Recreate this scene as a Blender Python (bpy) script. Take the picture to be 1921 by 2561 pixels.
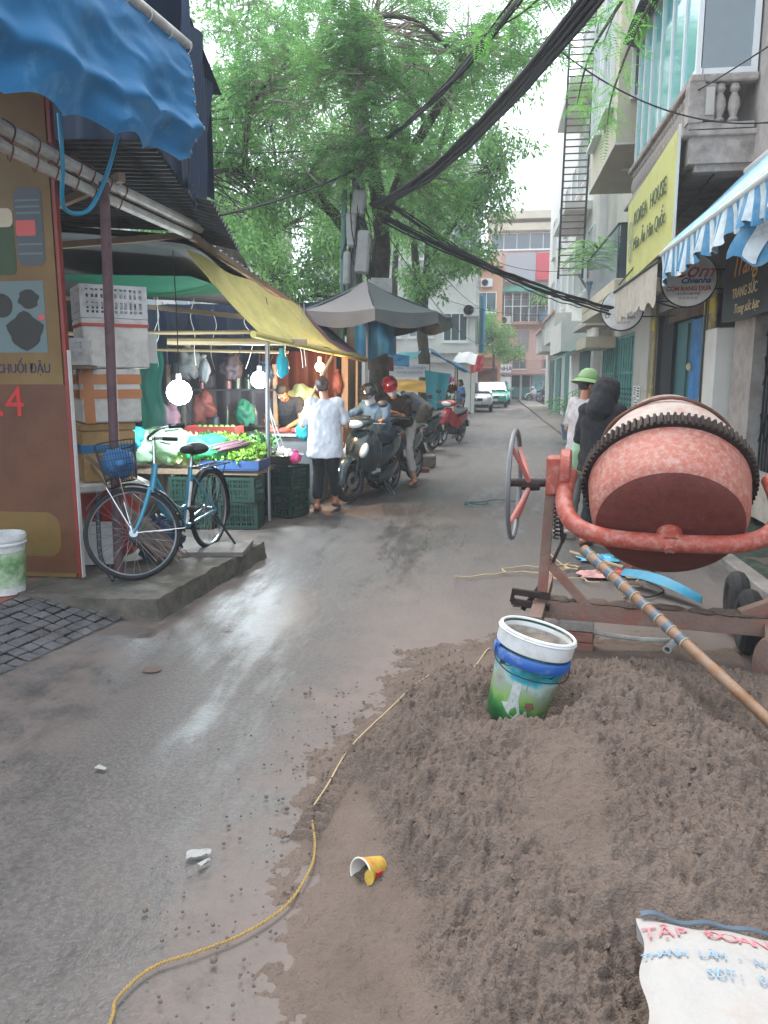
import bpy, bmesh, math, random
from mathutils import Vector, Matrix, Euler, noise
for o in list(bpy.data.objects): bpy.data.objects.remove(o, do_unlink=True)
R = math.radians
rnd = random.Random(7)
SC = bpy.context.scene
COL = SC.collection

# ------------------------------------------------------------------ camera
cam_d = bpy.data.cameras.new('camera'); cam = bpy.data.objects.new('camera', cam_d); COL.objects.link(cam)
cam.location = (0, 0, 1.55)
cam.rotation_euler = (R(90 - 9.757), 0, R(7.868))
cam_d.sensor_fit = 'VERTICAL'; cam_d.sensor_height = 36; cam_d.lens = 27.02
cam_d.clip_start = .05; cam_d.clip_end = 600
SC.camera = cam
# ------------------------------------------------------------------ world: overcast daylight
SUN_EL, SUN_AZ = R(62), R(-25)
w = bpy.data.worlds.new('World'); SC.world = w; w.use_nodes = True
nt = w.node_tree; nt.nodes.clear()
sky = nt.nodes.new('ShaderNodeTexSky'); sky.sky_type = 'NISHITA'; sky.sun_disc = False
sky.sun_elevation = SUN_EL; sky.sun_rotation = SUN_AZ; sky.air_density = 1.0; sky.dust_density = 5.0; sky.ozone_density = 1.0
mx = nt.nodes.new('ShaderNodeMix'); mx.data_type = 'RGBA'; mx.inputs[0].default_value = .72
mx.inputs[7].default_value = (8.2, 9.0, 9.9, 1)          # even cloud cover
nt.links.new(sky.outputs[0], mx.inputs[6])
bg = nt.nodes.new('ShaderNodeBackground'); bg.inputs[1].default_value = .11
nt.links.new(mx.outputs[2], bg.inputs[0])
wo = nt.nodes.new('ShaderNodeOutputWorld'); nt.links.new(bg.outputs[0], wo.inputs[0])
sd = bpy.data.lights.new('sun', 'SUN'); sd.energy = .9; sd.angle = R(30); sd.color = (1, .97, .92)
sun = bpy.data.objects.new('sun', sd); COL.objects.link(sun)
sun.rotation_euler = (R(90) - SUN_EL, 0, R(180) - SUN_AZ)
SC.view_settings.view_transform = 'Standard'; SC.view_settings.look = 'None'
SC.view_settings.gamma = 1; SC.view_settings.use_curve_mapping = False
SC.view_settings.exposure = 1.68

# ------------------------------------------------------------------ helpers
def hx(s):
    s = s.lstrip('#'); v = [int(s[i:i+2], 16) / 255 for i in (0, 2, 4)]
    return tuple((x / 12.92 if x <= .04045 else ((x + .055) / 1.055) ** 2.4) for x in v)
MATS = {}
def M(name, col, rough=.7, metal=0, var=.18, scale=6, bump=0., bscale=60, dirt=None, spec=.5, trans=0,
      emis=None, alpha=1, island=0., coat=0, rvar=.1, sheen=0, sss=0):
    """procedural material: noise-varied colour, optional dirt patches (colour, amount, scale), bump, per-piece variation"""
    if name in MATS: return MATS[name]
    if isinstance(col, str): col = hx(col)
    m = bpy.data.materials.new(name); m.use_nodes = True; t = m.node_tree; N = t.nodes; L = t.links
    b = N['Principled BSDF']; b.inputs['Roughness'].default_value = rough; b.inputs['Metallic'].default_value = metal
    b.inputs['Specular IOR Level'].default_value = spec
    if trans: b.inputs['Transmission Weight'].default_value = trans
    if coat: b.inputs['Coat Weight'].default_value = coat; b.inputs['Coat Roughness'].default_value = .08
    if alpha < 1: b.inputs['Alpha'].default_value = alpha
    if emis: b.inputs['Emission Color'].default_value = (*emis[0], 1); b.inputs['Emission Strength'].default_value = emis[1]
    tc = N.new('ShaderNodeTexCoord')
    nz = N.new('ShaderNodeTexNoise'); nz.inputs['Scale'].default_value = scale; nz.inputs['Detail'].default_value = 6
    nz.inputs['Roughness'].default_value = .65
    L.new(tc.outputs['Object'], nz.inputs['Vector'])
    mix = N.new('ShaderNodeMix'); mix.data_type = 'RGBA'
    mix.inputs[6].default_value = (*[max(0, c * (1 - var * 1.6)) for c in col], 1)
    mix.inputs[7].default_value = (*[min(1, c * (1 + var * 1.3)) for c in col], 1)
    L.new(nz.outputs['Fac'], mix.inputs[0]); out = mix.outputs[2]
    if dirt:
        dc, da, ds = dirt
        if isinstance(dc, str): dc = hx(dc)
        n2 = N.new('ShaderNodeTexNoise'); n2.inputs['Scale'].default_value = ds; n2.inputs['Detail'].default_value = 8
        n2.inputs['Roughness'].default_value = .7
        L.new(tc.outputs['Object'], n2.inputs['Vector'])
        rp = N.new('ShaderNodeMapRange'); rp.inputs[1].default_value = .56 - da * .30; rp.inputs[2].default_value = .86 - da * .22
        L.new(n2.outputs['Fac'], rp.inputs[0])
        m2 = N.new('ShaderNodeMix'); m2.data_type = 'RGBA'; m2.inputs[7].default_value = (*dc, 1)
        L.new(rp.outputs[0], m2.inputs[0]); L.new(out, m2.inputs[6]); out = m2.outputs[2]
        rr = N.new('ShaderNodeMix'); rr.data_type = 'FLOAT'; rr.inputs[2].default_value = rough; rr.inputs[3].default_value = min(1, rough + .3)
        L.new(rp.outputs[0], rr.inputs[0]); L.new(rr.outputs[0], b.inputs['Roughness'])
    elif rvar:
        rr = N.new('ShaderNodeMapRange'); rr.inputs[3].default_value = max(.02, rough - rvar); rr.inputs[4].default_value = min(1, rough + rvar)
        L.new(nz.outputs['Fac'], rr.inputs[0]); L.new(rr.outputs[0], b.inputs['Roughness'])
    if island:
        g = N.new('ShaderNodeNewGeometry'); oi = N.new('ShaderNodeObjectInfo')
        ad = N.new('ShaderNodeMath'); ad.operation = 'ADD'; L.new(g.outputs['Random Per Island'], ad.inputs[0]); L.new(oi.outputs['Random'], ad.inputs[1])
        fr = N.new('ShaderNodeMath'); fr.operation = 'FRACT'; L.new(ad.outputs[0], fr.inputs[0])
        hs = N.new('ShaderNodeHueSaturation')
        mr = N.new('ShaderNodeMapRange'); mr.inputs[3].default_value = 1 - island; mr.inputs[4].default_value = 1 + island
        L.new(fr.outputs[0], mr.inputs[0]); L.new(mr.outputs[0], hs.inputs['Value'])
        mh = N.new('ShaderNodeMapRange'); mh.inputs[3].default_value = .5 - island * .05; mh.inputs[4].default_value = .5 + island * .05
        L.new(fr.outputs[0], mh.inputs[0]); L.new(mh.outputs[0], hs.inputs['Hue'])
        L.new(out, hs.inputs['Color']); out = hs.outputs[0]
    L.new(out, b.inputs['Base Color'])
    if bump:
        n3 = N.new('ShaderNodeTexNoise'); n3.inputs['Scale'].default_value = bscale; n3.inputs['Detail'].default_value = 5
        L.new(tc.outputs['Object'], n3.inputs['Vector'])
        bp = N.new('ShaderNodeBump'); bp.inputs['Strength'].default_value = bump; bp.inputs['Distance'].default_value = .02
        L.new(n3.outputs['Fac'], bp.inputs['Height']); L.new(bp.outputs[0], b.inputs['Normal'])
    MATS[name] = m
    return m

def tag(o, label=None, cat=None, group=None, kind=None):
    if label: o['label'] = label
    if cat: o['category'] = cat
    if group: o['group'] = group
    if kind: o['kind'] = kind
    return o
def thing(name, label, cat, loc=(0, 0, 0), rz=0, group=None):
    o = bpy.data.objects.new(name, None); COL.objects.link(o); o.empty_display_size = .1
    o.location = loc; o.rotation_euler = (0, 0, rz); tag(o, label, cat, group); return o
def dup(o, parent=None, top=True):
    """copy a thing with its parts and sub-parts"""
    c = o.copy(); COL.objects.link(c)
    if not top: c.parent = parent
    for ch in list(o.children): dup(ch, c, False)
    return c
def relabel(o, label, group=None):
    o['label'] = label
    if group: o['group'] = group
    return o
V = Vector
def frame_of(d):
    d = V(d).normalized(); up = V((0, 0, 1)) if abs(d.z) < .95 else V((1, 0, 0))
    a = d.cross(up).normalized(); b = a.cross(d).normalized(); return a, b, d

class MB:
    """collects shapes; obj() links them as ONE mesh object"""
    def __init__(s): s.v = []; s.f = []; s.mi = []; s.cur = 0
    def add(s, vs, fs):
        k = len(s.v); s.v += [tuple(p) for p in vs]
        for f in fs: s.f.append(tuple(i + k for i in f)); s.mi.append(s.cur)
        return s
    def box(s, c, d, rz=0, rx=0, ry=0, bev=0):
        x, y, z = d[0] / 2, d[1] / 2, d[2] / 2
        m = Euler((rx, ry, rz)).to_matrix(); c = V(c)
        if bev:
            b = min(bev, x * .9, y * .9, z * .9); pts = []
            for sx in (-1, 1):
                for sy in (-1, 1):
                    for sz in (-1, 1):
                        pts += [(sx*x, sy*(y-b), sz*(z-b)), (sx*(x-b), sy*y, sz*(z-b)), (sx*(x-b), sy*(y-b), sz*z)]
            def ix(sx, sy, sz, k): return ((sx > 0) * 4 + (sy > 0) * 2 + (sz > 0)) * 3 + k
            F = []
            for q in (-1, 1):
                F += [[ix(q,-1,-1,0), ix(q,1,-1,0), ix(q,1,1,0), ix(q,-1,1,0)][::q], [ix(-1,q,-1,1), ix(1,q,-1,1), ix(1,q,1,1), ix(-1,q,1,1)][::-q],
                      [ix(-1,-1,q,2), ix(1,-1,q,2), ix(1,1,q,2), ix(-1,1,q,2)][::q]]
            for p in (-1, 1):
                for q in (-1, 1):
                    k = p * q
                    F += [[ix(p,q,-1,0), ix(p,q,-1,1), ix(p,q,1,1), ix(p,q,1,0)][::k], [ix(p,-1,q,0), ix(p,1,q,0), ix(p,1,q,2), ix(p,-1,q,2)][::k],
                          [ix(-1,p,q,1), ix(1,p,q,1), ix(1,p,q,2), ix(-1,p,q,2)][::-k]]
                    for r in (-1, 1): F.append([ix(p,q,r,0), ix(p,q,r,1), ix(p,q,r,2)][::-p*q*r])
            return s.add([c + m @ V(p) for p in pts], F)
        pts = [c + m @ V((i, j, k)) for i in (-x, x) for j in (-y, y) for k in (-z, z)]
        return s.add(pts, [(0,1,3,2), (4,6,7,5), (0,4,5,1), (2,3,7,6), (0,2,6,4), (1,5,7,3)])
    def beam(s, p0, p1, w_, h_=None):
        h_ = h_ or w_; a, b, d = frame_of(V(p1) - V(p0)); P = []
        for p in (V(p0), V(p1)):
            for i, j in ((-1,-1), (1,-1), (1,1), (-1,1)): P.append(p + a * i * w_ / 2 + b * j * h_ / 2)
        return s.add(P, [(3,2,1,0), (4,5,6,7), (0,1,5,4), (1,2,6,5), (2,3,7,6), (3,0,4,7)])
    def tube(s, path, r, n=8, cap=True, closed=False):
        path = [V(p) for p in path]; k = len(path)
        rs = r if isinstance(r, (list, tuple)) else [r] * k
        P = []; F = []; pa = None
        for i, p in enumerate(path):
            if closed: d = path[(i + 1) % k] - path[i - 1]
            else: d = path[min(i + 1, k - 1)] - path[max(i - 1, 0)]
            if d.length < 1e-9: d = V((0, 0, 1))
            d.normalize()
            if pa is None: a, b, _ = frame_of(d)
            else:
                a = pa - d * pa.dot(d)
                if a.length < 1e-6: a = frame_of(d)[0]
                a.normalize(); b = a.cross(d)
            pa = a
            for j in range(n):
                t = 2 * math.pi * j / n; P.append(p + (a * math.cos(t) + b * math.sin(t)) * rs[i])
        for i in range(k if closed else k - 1):
            i2 = (i + 1) % k
            for j in range(n):
                j2 = (j + 1) % n; F.append((i*n+j, i*n+j2, i2*n+j2, i2*n+j))
        if cap and not closed: F += [tuple(range(n))[::-1], tuple(range((k-1)*n, k*n))]
        return s.add(P, F)
    def cyl(s, p0, p1, r0, r1=None, n=16, cap=True): return s.tube([p0, p1], [r0, r0 if r1 is None else r1], n, cap)
    def lathe(s, prof, c=(0,0,0), axis=(0,0,1), n=32, close=False, sx=None):
        """prof = [(radius, height)...] around axis through c"""
        a, b, d = frame_of(axis); c = V(c); P = []; F = []; k = len(prof)
        for r, h in prof:
            for j in range(n):
                t = 2 * math.pi * j / n; P.append(c + (a * math.cos(t) + b * math.sin(t)) * r + d * h)
        for i in range(k if close else k - 1):
            i2 = (i + 1) % k
            for j in range(n):
                j2 = (j + 1) % n; F.append((i*n+j, i*n+j2, i2*n+j2, i2*n+j))
        return s.add(P, F)
    def disc(s, c, axis, r, n=24):
        a, b, d = frame_of(axis); c = V(c)
        return s.add([c + (a * math.cos(2*math.pi*j/n) + b * math.sin(2*math.pi*j/n)) * r for j in range(n)], [tuple(range(n))])
    def torus(s, c, axis, Rr, r, n=48, m=8, sq=1.0):
        a, b, d = frame_of(axis); c = V(c); P = []; F = []
        for i in range(n):
            t = 2*math.pi*i/n; u = a*math.cos(t)+b*math.sin(t)
            for j in range(m):
                q = 2*math.pi*j/m; P.append(c + u*(Rr + r*math.cos(q)) + d*(r*sq*math.sin(q)))
        for i in range(n):
            for j in range(m): F.append((i*m+j, ((i+1)%n)*m+j, ((i+1)%n)*m+(j+1)%m, i*m+(j+1)%m))
        return s.add(P, F)
    def ball(s, c, r, n=12, rot=None):
        r = r if isinstance(r, (tuple, list)) else (r, r, r); c = V(c); P = []; F = []; h = max(4, n // 2)
        m = Euler(rot).to_matrix() if rot else Matrix.Identity(3)
        for i in range(1, h):
            f = math.pi * i / h
            for j in range(n):
                t = 2*math.pi*j/n; P.append(c + m @ V((r[0]*math.sin(f)*math.cos(t), r[1]*math.sin(f)*math.sin(t), r[2]*math.cos(f))))
        P += [c + m @ V((0,0,r[2])), c + m @ V((0,0,-r[2]))]; a = len(P) - 2
        for i in range(h - 2):
            for j in range(n): F.append((i*n+j, (i+1)*n+j, (i+1)*n+(j+1)%n, i*n+(j+1)%n))
        for j in range(n): F += [(a, j, (j+1)%n), (a+1, (h-2)*n+(j+1)%n, (h-2)*n+j)]
        return s.add(P, F)
    def grid(s, fn, nu, nv, thick=0):
        P = [V(fn(i/nu, j/nv)) for i in range(nu+1) for j in range(nv+1)]; n = nv + 1
        F = [(i*n+j, (i+1)*n+j, (i+1)*n+j+1, i*n+j+1) for i in range(nu) for j in range(nv)]
        if not thick: return s.add(P, F)
        Nn = [V() for _ in P]
        for f in F:
            q = (P[f[2]] - P[f[0]]).cross(P[f[3]] - P[f[1]])
            for i in f: Nn[i] += q
        k = len(P); P2 = [p - q.normalized() * thick if q.length else p for p, q in zip(P, Nn)]
        B = [tuple(i + k for i in f)[::-1] for f in F]; E = []
        for i in range(nu): E += [(i*n, i*n+k, (i+1)*n+k, (i+1)*n), (i*n+nv, (i+1)*n+nv, (i+1)*n+nv+k, i*n+nv+k)]
        for j in range(nv): E += [(j, j+1, j+1+k, j+k), (nu*n+j, nu*n+j+k, nu*n+j+1+k, nu*n+j+1)]
        return s.add(P + P2, F + B + E)
    def prism(s, pts, d):
        """closed outline pts (3D, planar) extruded by vector d"""
        n = len(pts); d = V(d); P = [V(p) for p in pts]; P += [p + d for p in P]
        return s.add(P, [tuple(range(n))[::-1], tuple(range(n, 2*n))] + [(i, (i+1)%n, n+(i+1)%n, n+i) for i in range(n)])
    def loft(s, rings, cap=True):
        n = len(rings[0]); P = [p for r in rings for p in r]; k = len(rings)
        F = [(i*n+j, i*n+(j+1)%n, (i+1)*n+(j+1)%n, (i+1)*n+j) for i in range(k-1) for j in range(n)]
        if cap: F += [tuple(range(n))[::-1], tuple(range((k-1)*n, k*n))]
        return s.add(P, F)
    def obj(s, name, mat, parent=None, world=True, smooth=True, label=None, cat=None, group=None, kind=None, sharp=35, sub=0, fixn=True):
        me = bpy.data.meshes.new(name)
        P = [V(p) for p in s.v]
        off = V((0, 0, 0))
        if world:
            if parent is not None:
                q = parent
                while q is not None: off += q.location; q = q.parent
            elif P:
                xs = [p.x for p in P]; ys = [p.y for p in P]; zs = [p.z for p in P]
                off = V(((min(xs)+max(xs))/2, (min(ys)+max(ys))/2, min(zs)))
        me.from_pydata([p - off for p in P], [], s.f)
        mats = mat if isinstance(mat, (list, tuple)) else [mat]
        for m in mats: me.materials.append(MATS[m] if isinstance(m, str) else m)
        if len(mats) > 1: me.polygons.foreach_set('material_index', s.mi)
        if fixn and len(s.f) < 60000:
            bm = bmesh.new(); bm.from_mesh(me); bmesh.ops.recalc_face_normals(bm, faces=bm.faces); bm.to_mesh(me); bm.free()
        if smooth:
            me.polygons.foreach_set('use_smooth', [True] * len(me.polygons))
            try: me.set_sharp_from_angle(angle=R(sharp))
            except Exception: pass
        me.update()
        o = bpy.data.objects.new(name, me); COL.objects.link(o)
        if parent is not None: o.parent = parent
        elif world: o.location = off
        if sub:
            sm = o.modifiers.new('sub', 'SUBSURF'); sm.levels = sub; sm.render_levels = sub
        tag(o, label, cat, group, kind); return o

def share(o, parent, loc, rot=(0,0,0), scale=(1,1,1), name=None):
    """another object with the same mesh"""
    c = bpy.data.objects.new(name or o.name.split('.')[0], o.data); COL.objects.link(c)
    c.parent = parent; c.location = loc; c.rotation_euler = rot; c.scale = scale; return c

SIDE = bpy.data.scenes.new('side')
def baked(o):
    """mesh of o with its modifiers applied, evaluated on its own in a side scene"""
    SIDE.collection.objects.link(o); vl = SIDE.view_layers[0]; vl.update()
    me = bpy.data.meshes.new_from_object(o.evaluated_get(vl.depsgraph)); bpy.data.objects.remove(o, do_unlink=True); return me
def text(body, size, loc, rot, mat, parent=None, name='lettering', extrude=.002, align='CENTER', shear=0, bold=0, squash=1, world=True):
    cu = bpy.data.curves.new('t', 'FONT'); cu.body = body; cu.size = size; cu.align_x = align; cu.align_y = 'CENTER'
    cu.extrude = extrude; cu.shear = shear; cu.offset = bold; cu.resolution_u = 3
    me = baked(bpy.data.objects.new('t', cu))
    me.materials.clear(); me.materials.append(MATS[mat] if isinstance(mat, str) else mat)
    me.transform(Matrix.Diagonal((squash, 1, 1, 1)))
    o = bpy.data.objects.new(name, me); COL.objects.link(o)
    off = V((0,0,0))
    if parent is not None:
        o.parent = parent
        if world:
            q = parent
            while q is not None: off += q.location; q = q.parent
    o.location = V(loc) - off; o.rotation_euler = rot; return o

def bez(pts, n=12):
    """Catmull-Rom through pts"""
    pts = [V(p) for p in pts]; out = []
    for i in range(len(pts) - 1):
        p0 = pts[max(i-1, 0)]; p1 = pts[i]; p2 = pts[i+1]; p3 = pts[min(i+2, len(pts)-1)]
        for k in range(n):
            t = k / n
            out.append(.5 * ((2*p1) + (p2-p0)*t + (2*p0-5*p1+4*p2-p3)*t*t + (3*p1-p0-3*p2+p3)*t**3))
    out.append(pts[-1]); return out
def sag(a, b, d, n=16):
    a, b = V(a), V(b); return [a.lerp(b, i/n) - V((0, 0, d * 4 * (i/n) * (1 - i/n))) for i in range(n+1)]
def lerp(a, b, t): return a + (b - a) * t
def sstep(a, b, x):
    t = max(0, min(1, (x - a) / (b - a))); return t * t * (3 - 2 * t)
def fbm(x, y, z=0, o=4, s=1): return noise.fractal((x*s, y*s, z*s), 1.0, 2.0, o)
# ================================================================== GROUND
M('earth', '#5d5148', .95, bump=.4, bscale=20)
M('concrete', '#7c7772', .85, var=.2, scale=5, bump=.35, bscale=45, dirt=('#4a4540', .45, 3))
M('concrete_moss', '#5d564e', .85, var=.25, scale=6, bump=.5, bscale=30, dirt=('#2f3428', .6, 5))
M('moss', '#2f3d33', .95, var=.5, scale=14, bump=.8, bscale=40, dirt=('#6a5f52', .3, 9))
M('score', '#5a585a', .75, var=.3, scale=9, bump=.4, bscale=50, dirt=('#35332f', .45, 5), island=.18)
M('joint', '#1d1c1c', .9)
M('red_floor', '#7d4437', .8, bump=.3, dirt=('#4d3a33', .5, 6))

def road_material():
    m = bpy.data.materials.new('wet_asphalt'); m.use_nodes = True; t = m.node_tree; N = t.nodes; L = t.links
    b = N['Principled BSDF']; tc = N.new('ShaderNodeTexCoord')
    geo = N.new('ShaderNodeNewGeometry'); P = geo.outputs['Position']
    def nz(sc, det=6, rg=.6, vec=P):
        n = N.new('ShaderNodeTexNoise'); n.inputs['Scale'].default_value = sc; n.inputs['Detail'].default_value = det
        n.inputs['Roughness'].default_value = rg; L.new(vec, n.inputs['Vector']); return n.outputs['Fac']
    def mr(v, a, b_, c=0, d=1, smooth=True):
        n = N.new('ShaderNodeMapRange'); n.inputs[1].default_value = a; n.inputs[2].default_value = b_
        n.inputs[3].default_value = c; n.inputs[4].default_value = d
        if smooth: n.interpolation_type = 'SMOOTHSTEP'
        L.new(v, n.inputs[0]); return n.outputs[0]
    def mth(op, a, b_):
        n = N.new('ShaderNodeMath'); n.operation = op
        for i, x in enumerate((a, b_)):
            if isinstance(x, (int, float)): n.inputs[i].default_value = x
            else: L.new(x, n.inputs[i])
        return n.outputs[0]
    def mixc(f, a, b_):
        n = N.new('ShaderNodeMix'); n.data_type = 'RGBA'
        for i, x in ((0, f), (6, a), (7, b_)):
            if isinstance(x, tuple): n.inputs[i].default_value = (*x, 1)
            elif isinstance(x, (int, float)): n.inputs[i].default_value = x
            else: L.new(x, n.inputs[i])
        return n.outputs[2]
    sp = N.new('ShaderNodeSeparateXYZ'); L.new(P, sp.inputs[0])
    big = nz(.55, 5); mid = nz(3.2, 6, .7); fine = nz(120, 3, .7); grit = nz(55, 4, .75)
    tar = mixc(mr(grit, .35, .68), hx('#383432'), hx('#57524f'))
    stone = mr(fine, .60, .70); tar = mixc(mth('MULTIPLY', stone, .55), tar, hx('#8a8480'))
    # sand and mud trodden over the road round the heap and along the right side
    dx = mth('ADD', sp.outputs[0], mth('MULTIPLY', mth('SUBTRACT', mid, .5), 1.1)); dy = sp.outputs[1]
    near = mth('MULTIPLY', mr(dx, -1.15, -.45), mr(dy, 7.5, 3.6))
    far = mth('MULTIPLY', mr(big, .42, .7), .5)
    gut = mth('MULTIPLY', mr(dx, -1.35, -2.2), mr(mid, .38, .6))
    mud = mth('MAXIMUM', mth('MAXIMUM', near, mth('MULTIPLY', far, mr(mid, .3, .62))), mth('MULTIPLY', gut, .8))
    colr = mixc(mud, tar, mixc(mid, hx('#5d514b'), hx('#74665e')))
    lite = mth('MULTIPLY', mr(dy, 9, 22), .55)                      # road colour turns paler further down the lane
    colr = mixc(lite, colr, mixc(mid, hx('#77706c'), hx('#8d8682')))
    # darker damp streaks
    st = N.new('ShaderNodeMapping'); st.inputs['Scale'].default_value = (1.6, .35, 1); L.new(P, st.inputs[0])
    damp = mr(nz(1.0, 9, .72, st.outputs[0]), .42, .62)
    wet = mth('MULTIPLY', damp, mth('SUBTRACT', 1, mth('MULTIPLY', mud, .55)))
    colr = mixc(mth('MULTIPLY', wet, .5), colr, hx('#2b2827'))
    L.new(colr, b.inputs['Base Color'])
    ro = mth('ADD', mr(wet, 0, 1, .62, .34), mth('MULTIPLY', mud, .14))
    ro = mth('ADD', ro, mth('MULTIPLY', mth('SUBTRACT', grit, .5), .18)); L.new(ro, b.inputs['Roughness'])
    b.inputs['Specular IOR Level'].default_value = .55
    hgt = mth('ADD', mth('MULTIPLY', grit, mr(wet, 0, 1, 1, .6)), mth('MULTIPLY', mid, 1.5))
    bp = N.new('ShaderNodeBump'); bp.inputs['Strength'].default_value = .5; bp.inputs['Distance'].default_value = .008
    L.new(hgt, bp.inputs['Height']); L.new(bp.outputs[0], b.inputs['Normal'])
    MATS['wet_asphalt'] = m
road_material()

def sheet(name, x0, x1, y0, y1, z, mat, n=(1, 1), f=None, kind='structure'):
    m = MB(); m.grid(lambda u, v: (lerp(x0, x1, u), lerp(y0, y1, v), z + (f(lerp(x0, x1, u), lerp(y0, y1, v)) if f else 0)), *n)
    return m.obj(name, mat, kind=kind)
sheet('ground', -200, 200, -120, 320, -.12, 'earth')
def roadf(x, y): return .012 * fbm(x, y, 3, 3, .5) - .006 + (-.02 * sstep(1.6, 2.05, x))
def rsheet():
    ys = [-4 + i * .25 for i in range(80)] + [16 + i for i in range(56)]; xs = [-9 + i * .3 for i in range(38)] ; xs[-1] = 2.1
    m = MB(); P = [(x, y, roadf(x, y)) for x in xs for y in ys]; n = len(ys)
    m.add(P, [(i*n+j, (i+1)*n+j, (i+1)*n+j+1, i*n+j+1) for i in range(len(xs)-1) for j in range(n-1)])
    return m.obj('road', 'wet_asphalt', kind='structure', fixn=True)
rsheet()
# mossy gutter strip between the lane and the right-hand houses, then a pavement farther on
sheet('drain_strip', 2.1, 3.05, -2, 9.5, -.07, 'moss', (16, 160), lambda x, y: .07 * fbm(x, y, 1, 4, 3.5) - .03 * math.sin((x - 2.1) / .95 * math.pi))
m = MB()
for i in range(3): m.box((2.06 + .004*i, .5 + 3.02*i, -.02), (.14, 3.0, .13), bev=.012)
m.obj('kerb', 'concrete', kind='structure')
m = MB()
for i in range(17): m.box((2.55, 11 + i*3.02, .0), (1.1, 3.0, .14 + .01*(i % 3)), bev=.015)
m.obj('pavement', 'concrete', kind='structure')
# stepped ramps of boards and concrete bridging the gutter
M('plank', '#6b5a4b', .85, var=.3, scale=5, bump=.4, bscale=40, dirt=('#3d342d', .4, 8))
for i, (y, wd) in enumerate(((11.2, .5), (12.9, .7), (14.6, .55), (16.8, .6))):
    m = MB(); m.prism([(1.55, y, 0), (2.02, y, .10), (2.02, y, -.01)], (0, wd, 0)); m.box((1.76, y + wd/2, .057), (.5, wd*.9, .02), ry=-.21)
    m.obj('threshold_ramp', 'concrete', label=['short concrete wedge bridging the gutter beside the uneven doorstep', 'broad concrete wedge before the green gate', 'short concrete wedge between two doorsteps', 'concrete wedge by the potted plant pavement'][i], cat='ramp', group='ramps over the gutter')

# ---- left: raised concrete platform, scored ramp, shop floor
PZ = .14
def wob(p, a=.02): return V((p[0] + a*fbm(p[0]*7, p[1]*7, p[2]*7), p[1] + a*fbm(p[1]*7, p[2]*7, p[0]*7 + 5), p[2] + a*.7*fbm(p[0]*6, p[1]*6, 9)))
m = MB()
def plat_top(u, v):
    y = lerp(4.585, 6.46, v); xr = lerp(-2.135, -1.965, v); x = lerp(-3.3, xr, u); return wob((x, y, PZ))
m.grid(plat_top, 40, 50)
def plat_side(u, v):
    y = lerp(4.585, 6.46, v); x = lerp(-2.135, -1.965, v); q = wob((x, y, PZ)); return (q.x + .02*(1-u) + .02*fbm(u*3, y*5, 2)*(1-u), q.y, lerp(-.04, q.z, u))
m.grid(plat_side, 8, 50)
m.grid(lambda u, v: (lambda q: (q.x + (.02*(1-v) + .02*fbm(v*3, 4.585*5, 2)*(1-v))*u**6, q.y - .015*(1-v)*(1-u**6), lerp(-.04, q.z, v)))(wob((lerp(-3.3, -2.135, u), 4.585, PZ))), 40, 8)
m.grid(lambda u, v: (lambda q: (q.x, q.y, lerp(-.04, q.z, v)))(wob((lerp(-3.3, -1.965, u), 6.46, PZ))), 30, 4)
m.obj('platform', 'concrete_moss', kind='structure')
m = MB(); m.box((-5.6, 2.3, .06), (5.0, 5.6, .15)); m.obj('shop_floor', 'red_floor', kind='structure')
# scored concrete ramp: one child per scored block
rp = MB(); rp.add([(-2.36, 4.56, -.012), (-2.78, 2.2, -.012), (-3.4, 2.2, .118), (-3.02, 4.9, .118), (-3.4, 2.2, -.05), (-3.02, 4.9, -.05), (-2.36, 4.56, -.05), (-2.78, 2.2, -.05)],
       [(0, 1, 2, 3), (3, 2, 4, 5), (0, 3, 5, 6), (1, 7, 4, 2), (0, 6, 7, 1)])
ramp = rp.obj('ramp', 'joint', kind='structure', smooth=False)
def ramp_pt(u, v):
    a = V((-2.36, 4.58, 0)).lerp(V((-2.78, 2.2, 0)), v); b = V((-3.02, 4.92, .13)).lerp(V((-3.4, 2.2, .13)), v); return a.lerp(b, u)
rg = random.Random(3); NU, NV = 8, 26
for j in range(-2, NV):
    for i in range(NU):
        us = [i/NU + .01, (i+1)/NU - .01]; sk = .42
        q = [ramp_pt(us[0], (j + .07 + sk*us[0]*NU*.35) / NV), ramp_pt(us[1], (j + .07 + sk*us[1]*NU*.35) / NV), ramp_pt(us[1], (j + .94 + sk*us[1]*NU*.35) / NV), ramp_pt(us[0], (j + .94 + sk*us[0]*NU*.35) / NV)]
        if q[0].y > 4.62 + .3*us[0] or q[2].y < 2.3: continue
        dz = rg.uniform(-.003, .004); t = [p + V((rg.uniform(-.006, .006), rg.uniform(-.006, .006), .004 + dz + rg.uniform(-.002, .002))) for p in q]
        bm_ = MB(); k = .006; c = sum(t, V()) / 4
        top = [c + (p - c) * .9 + V((0, 0, k)) for p in t]
        bm_.add(t + top, [(4,5,6,7), (0,1,5,4), (1,2,6,5), (2,3,7,6), (3,0,4,7)])
        bm_.obj('paving_block', 'score', ramp, smooth=False)

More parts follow.
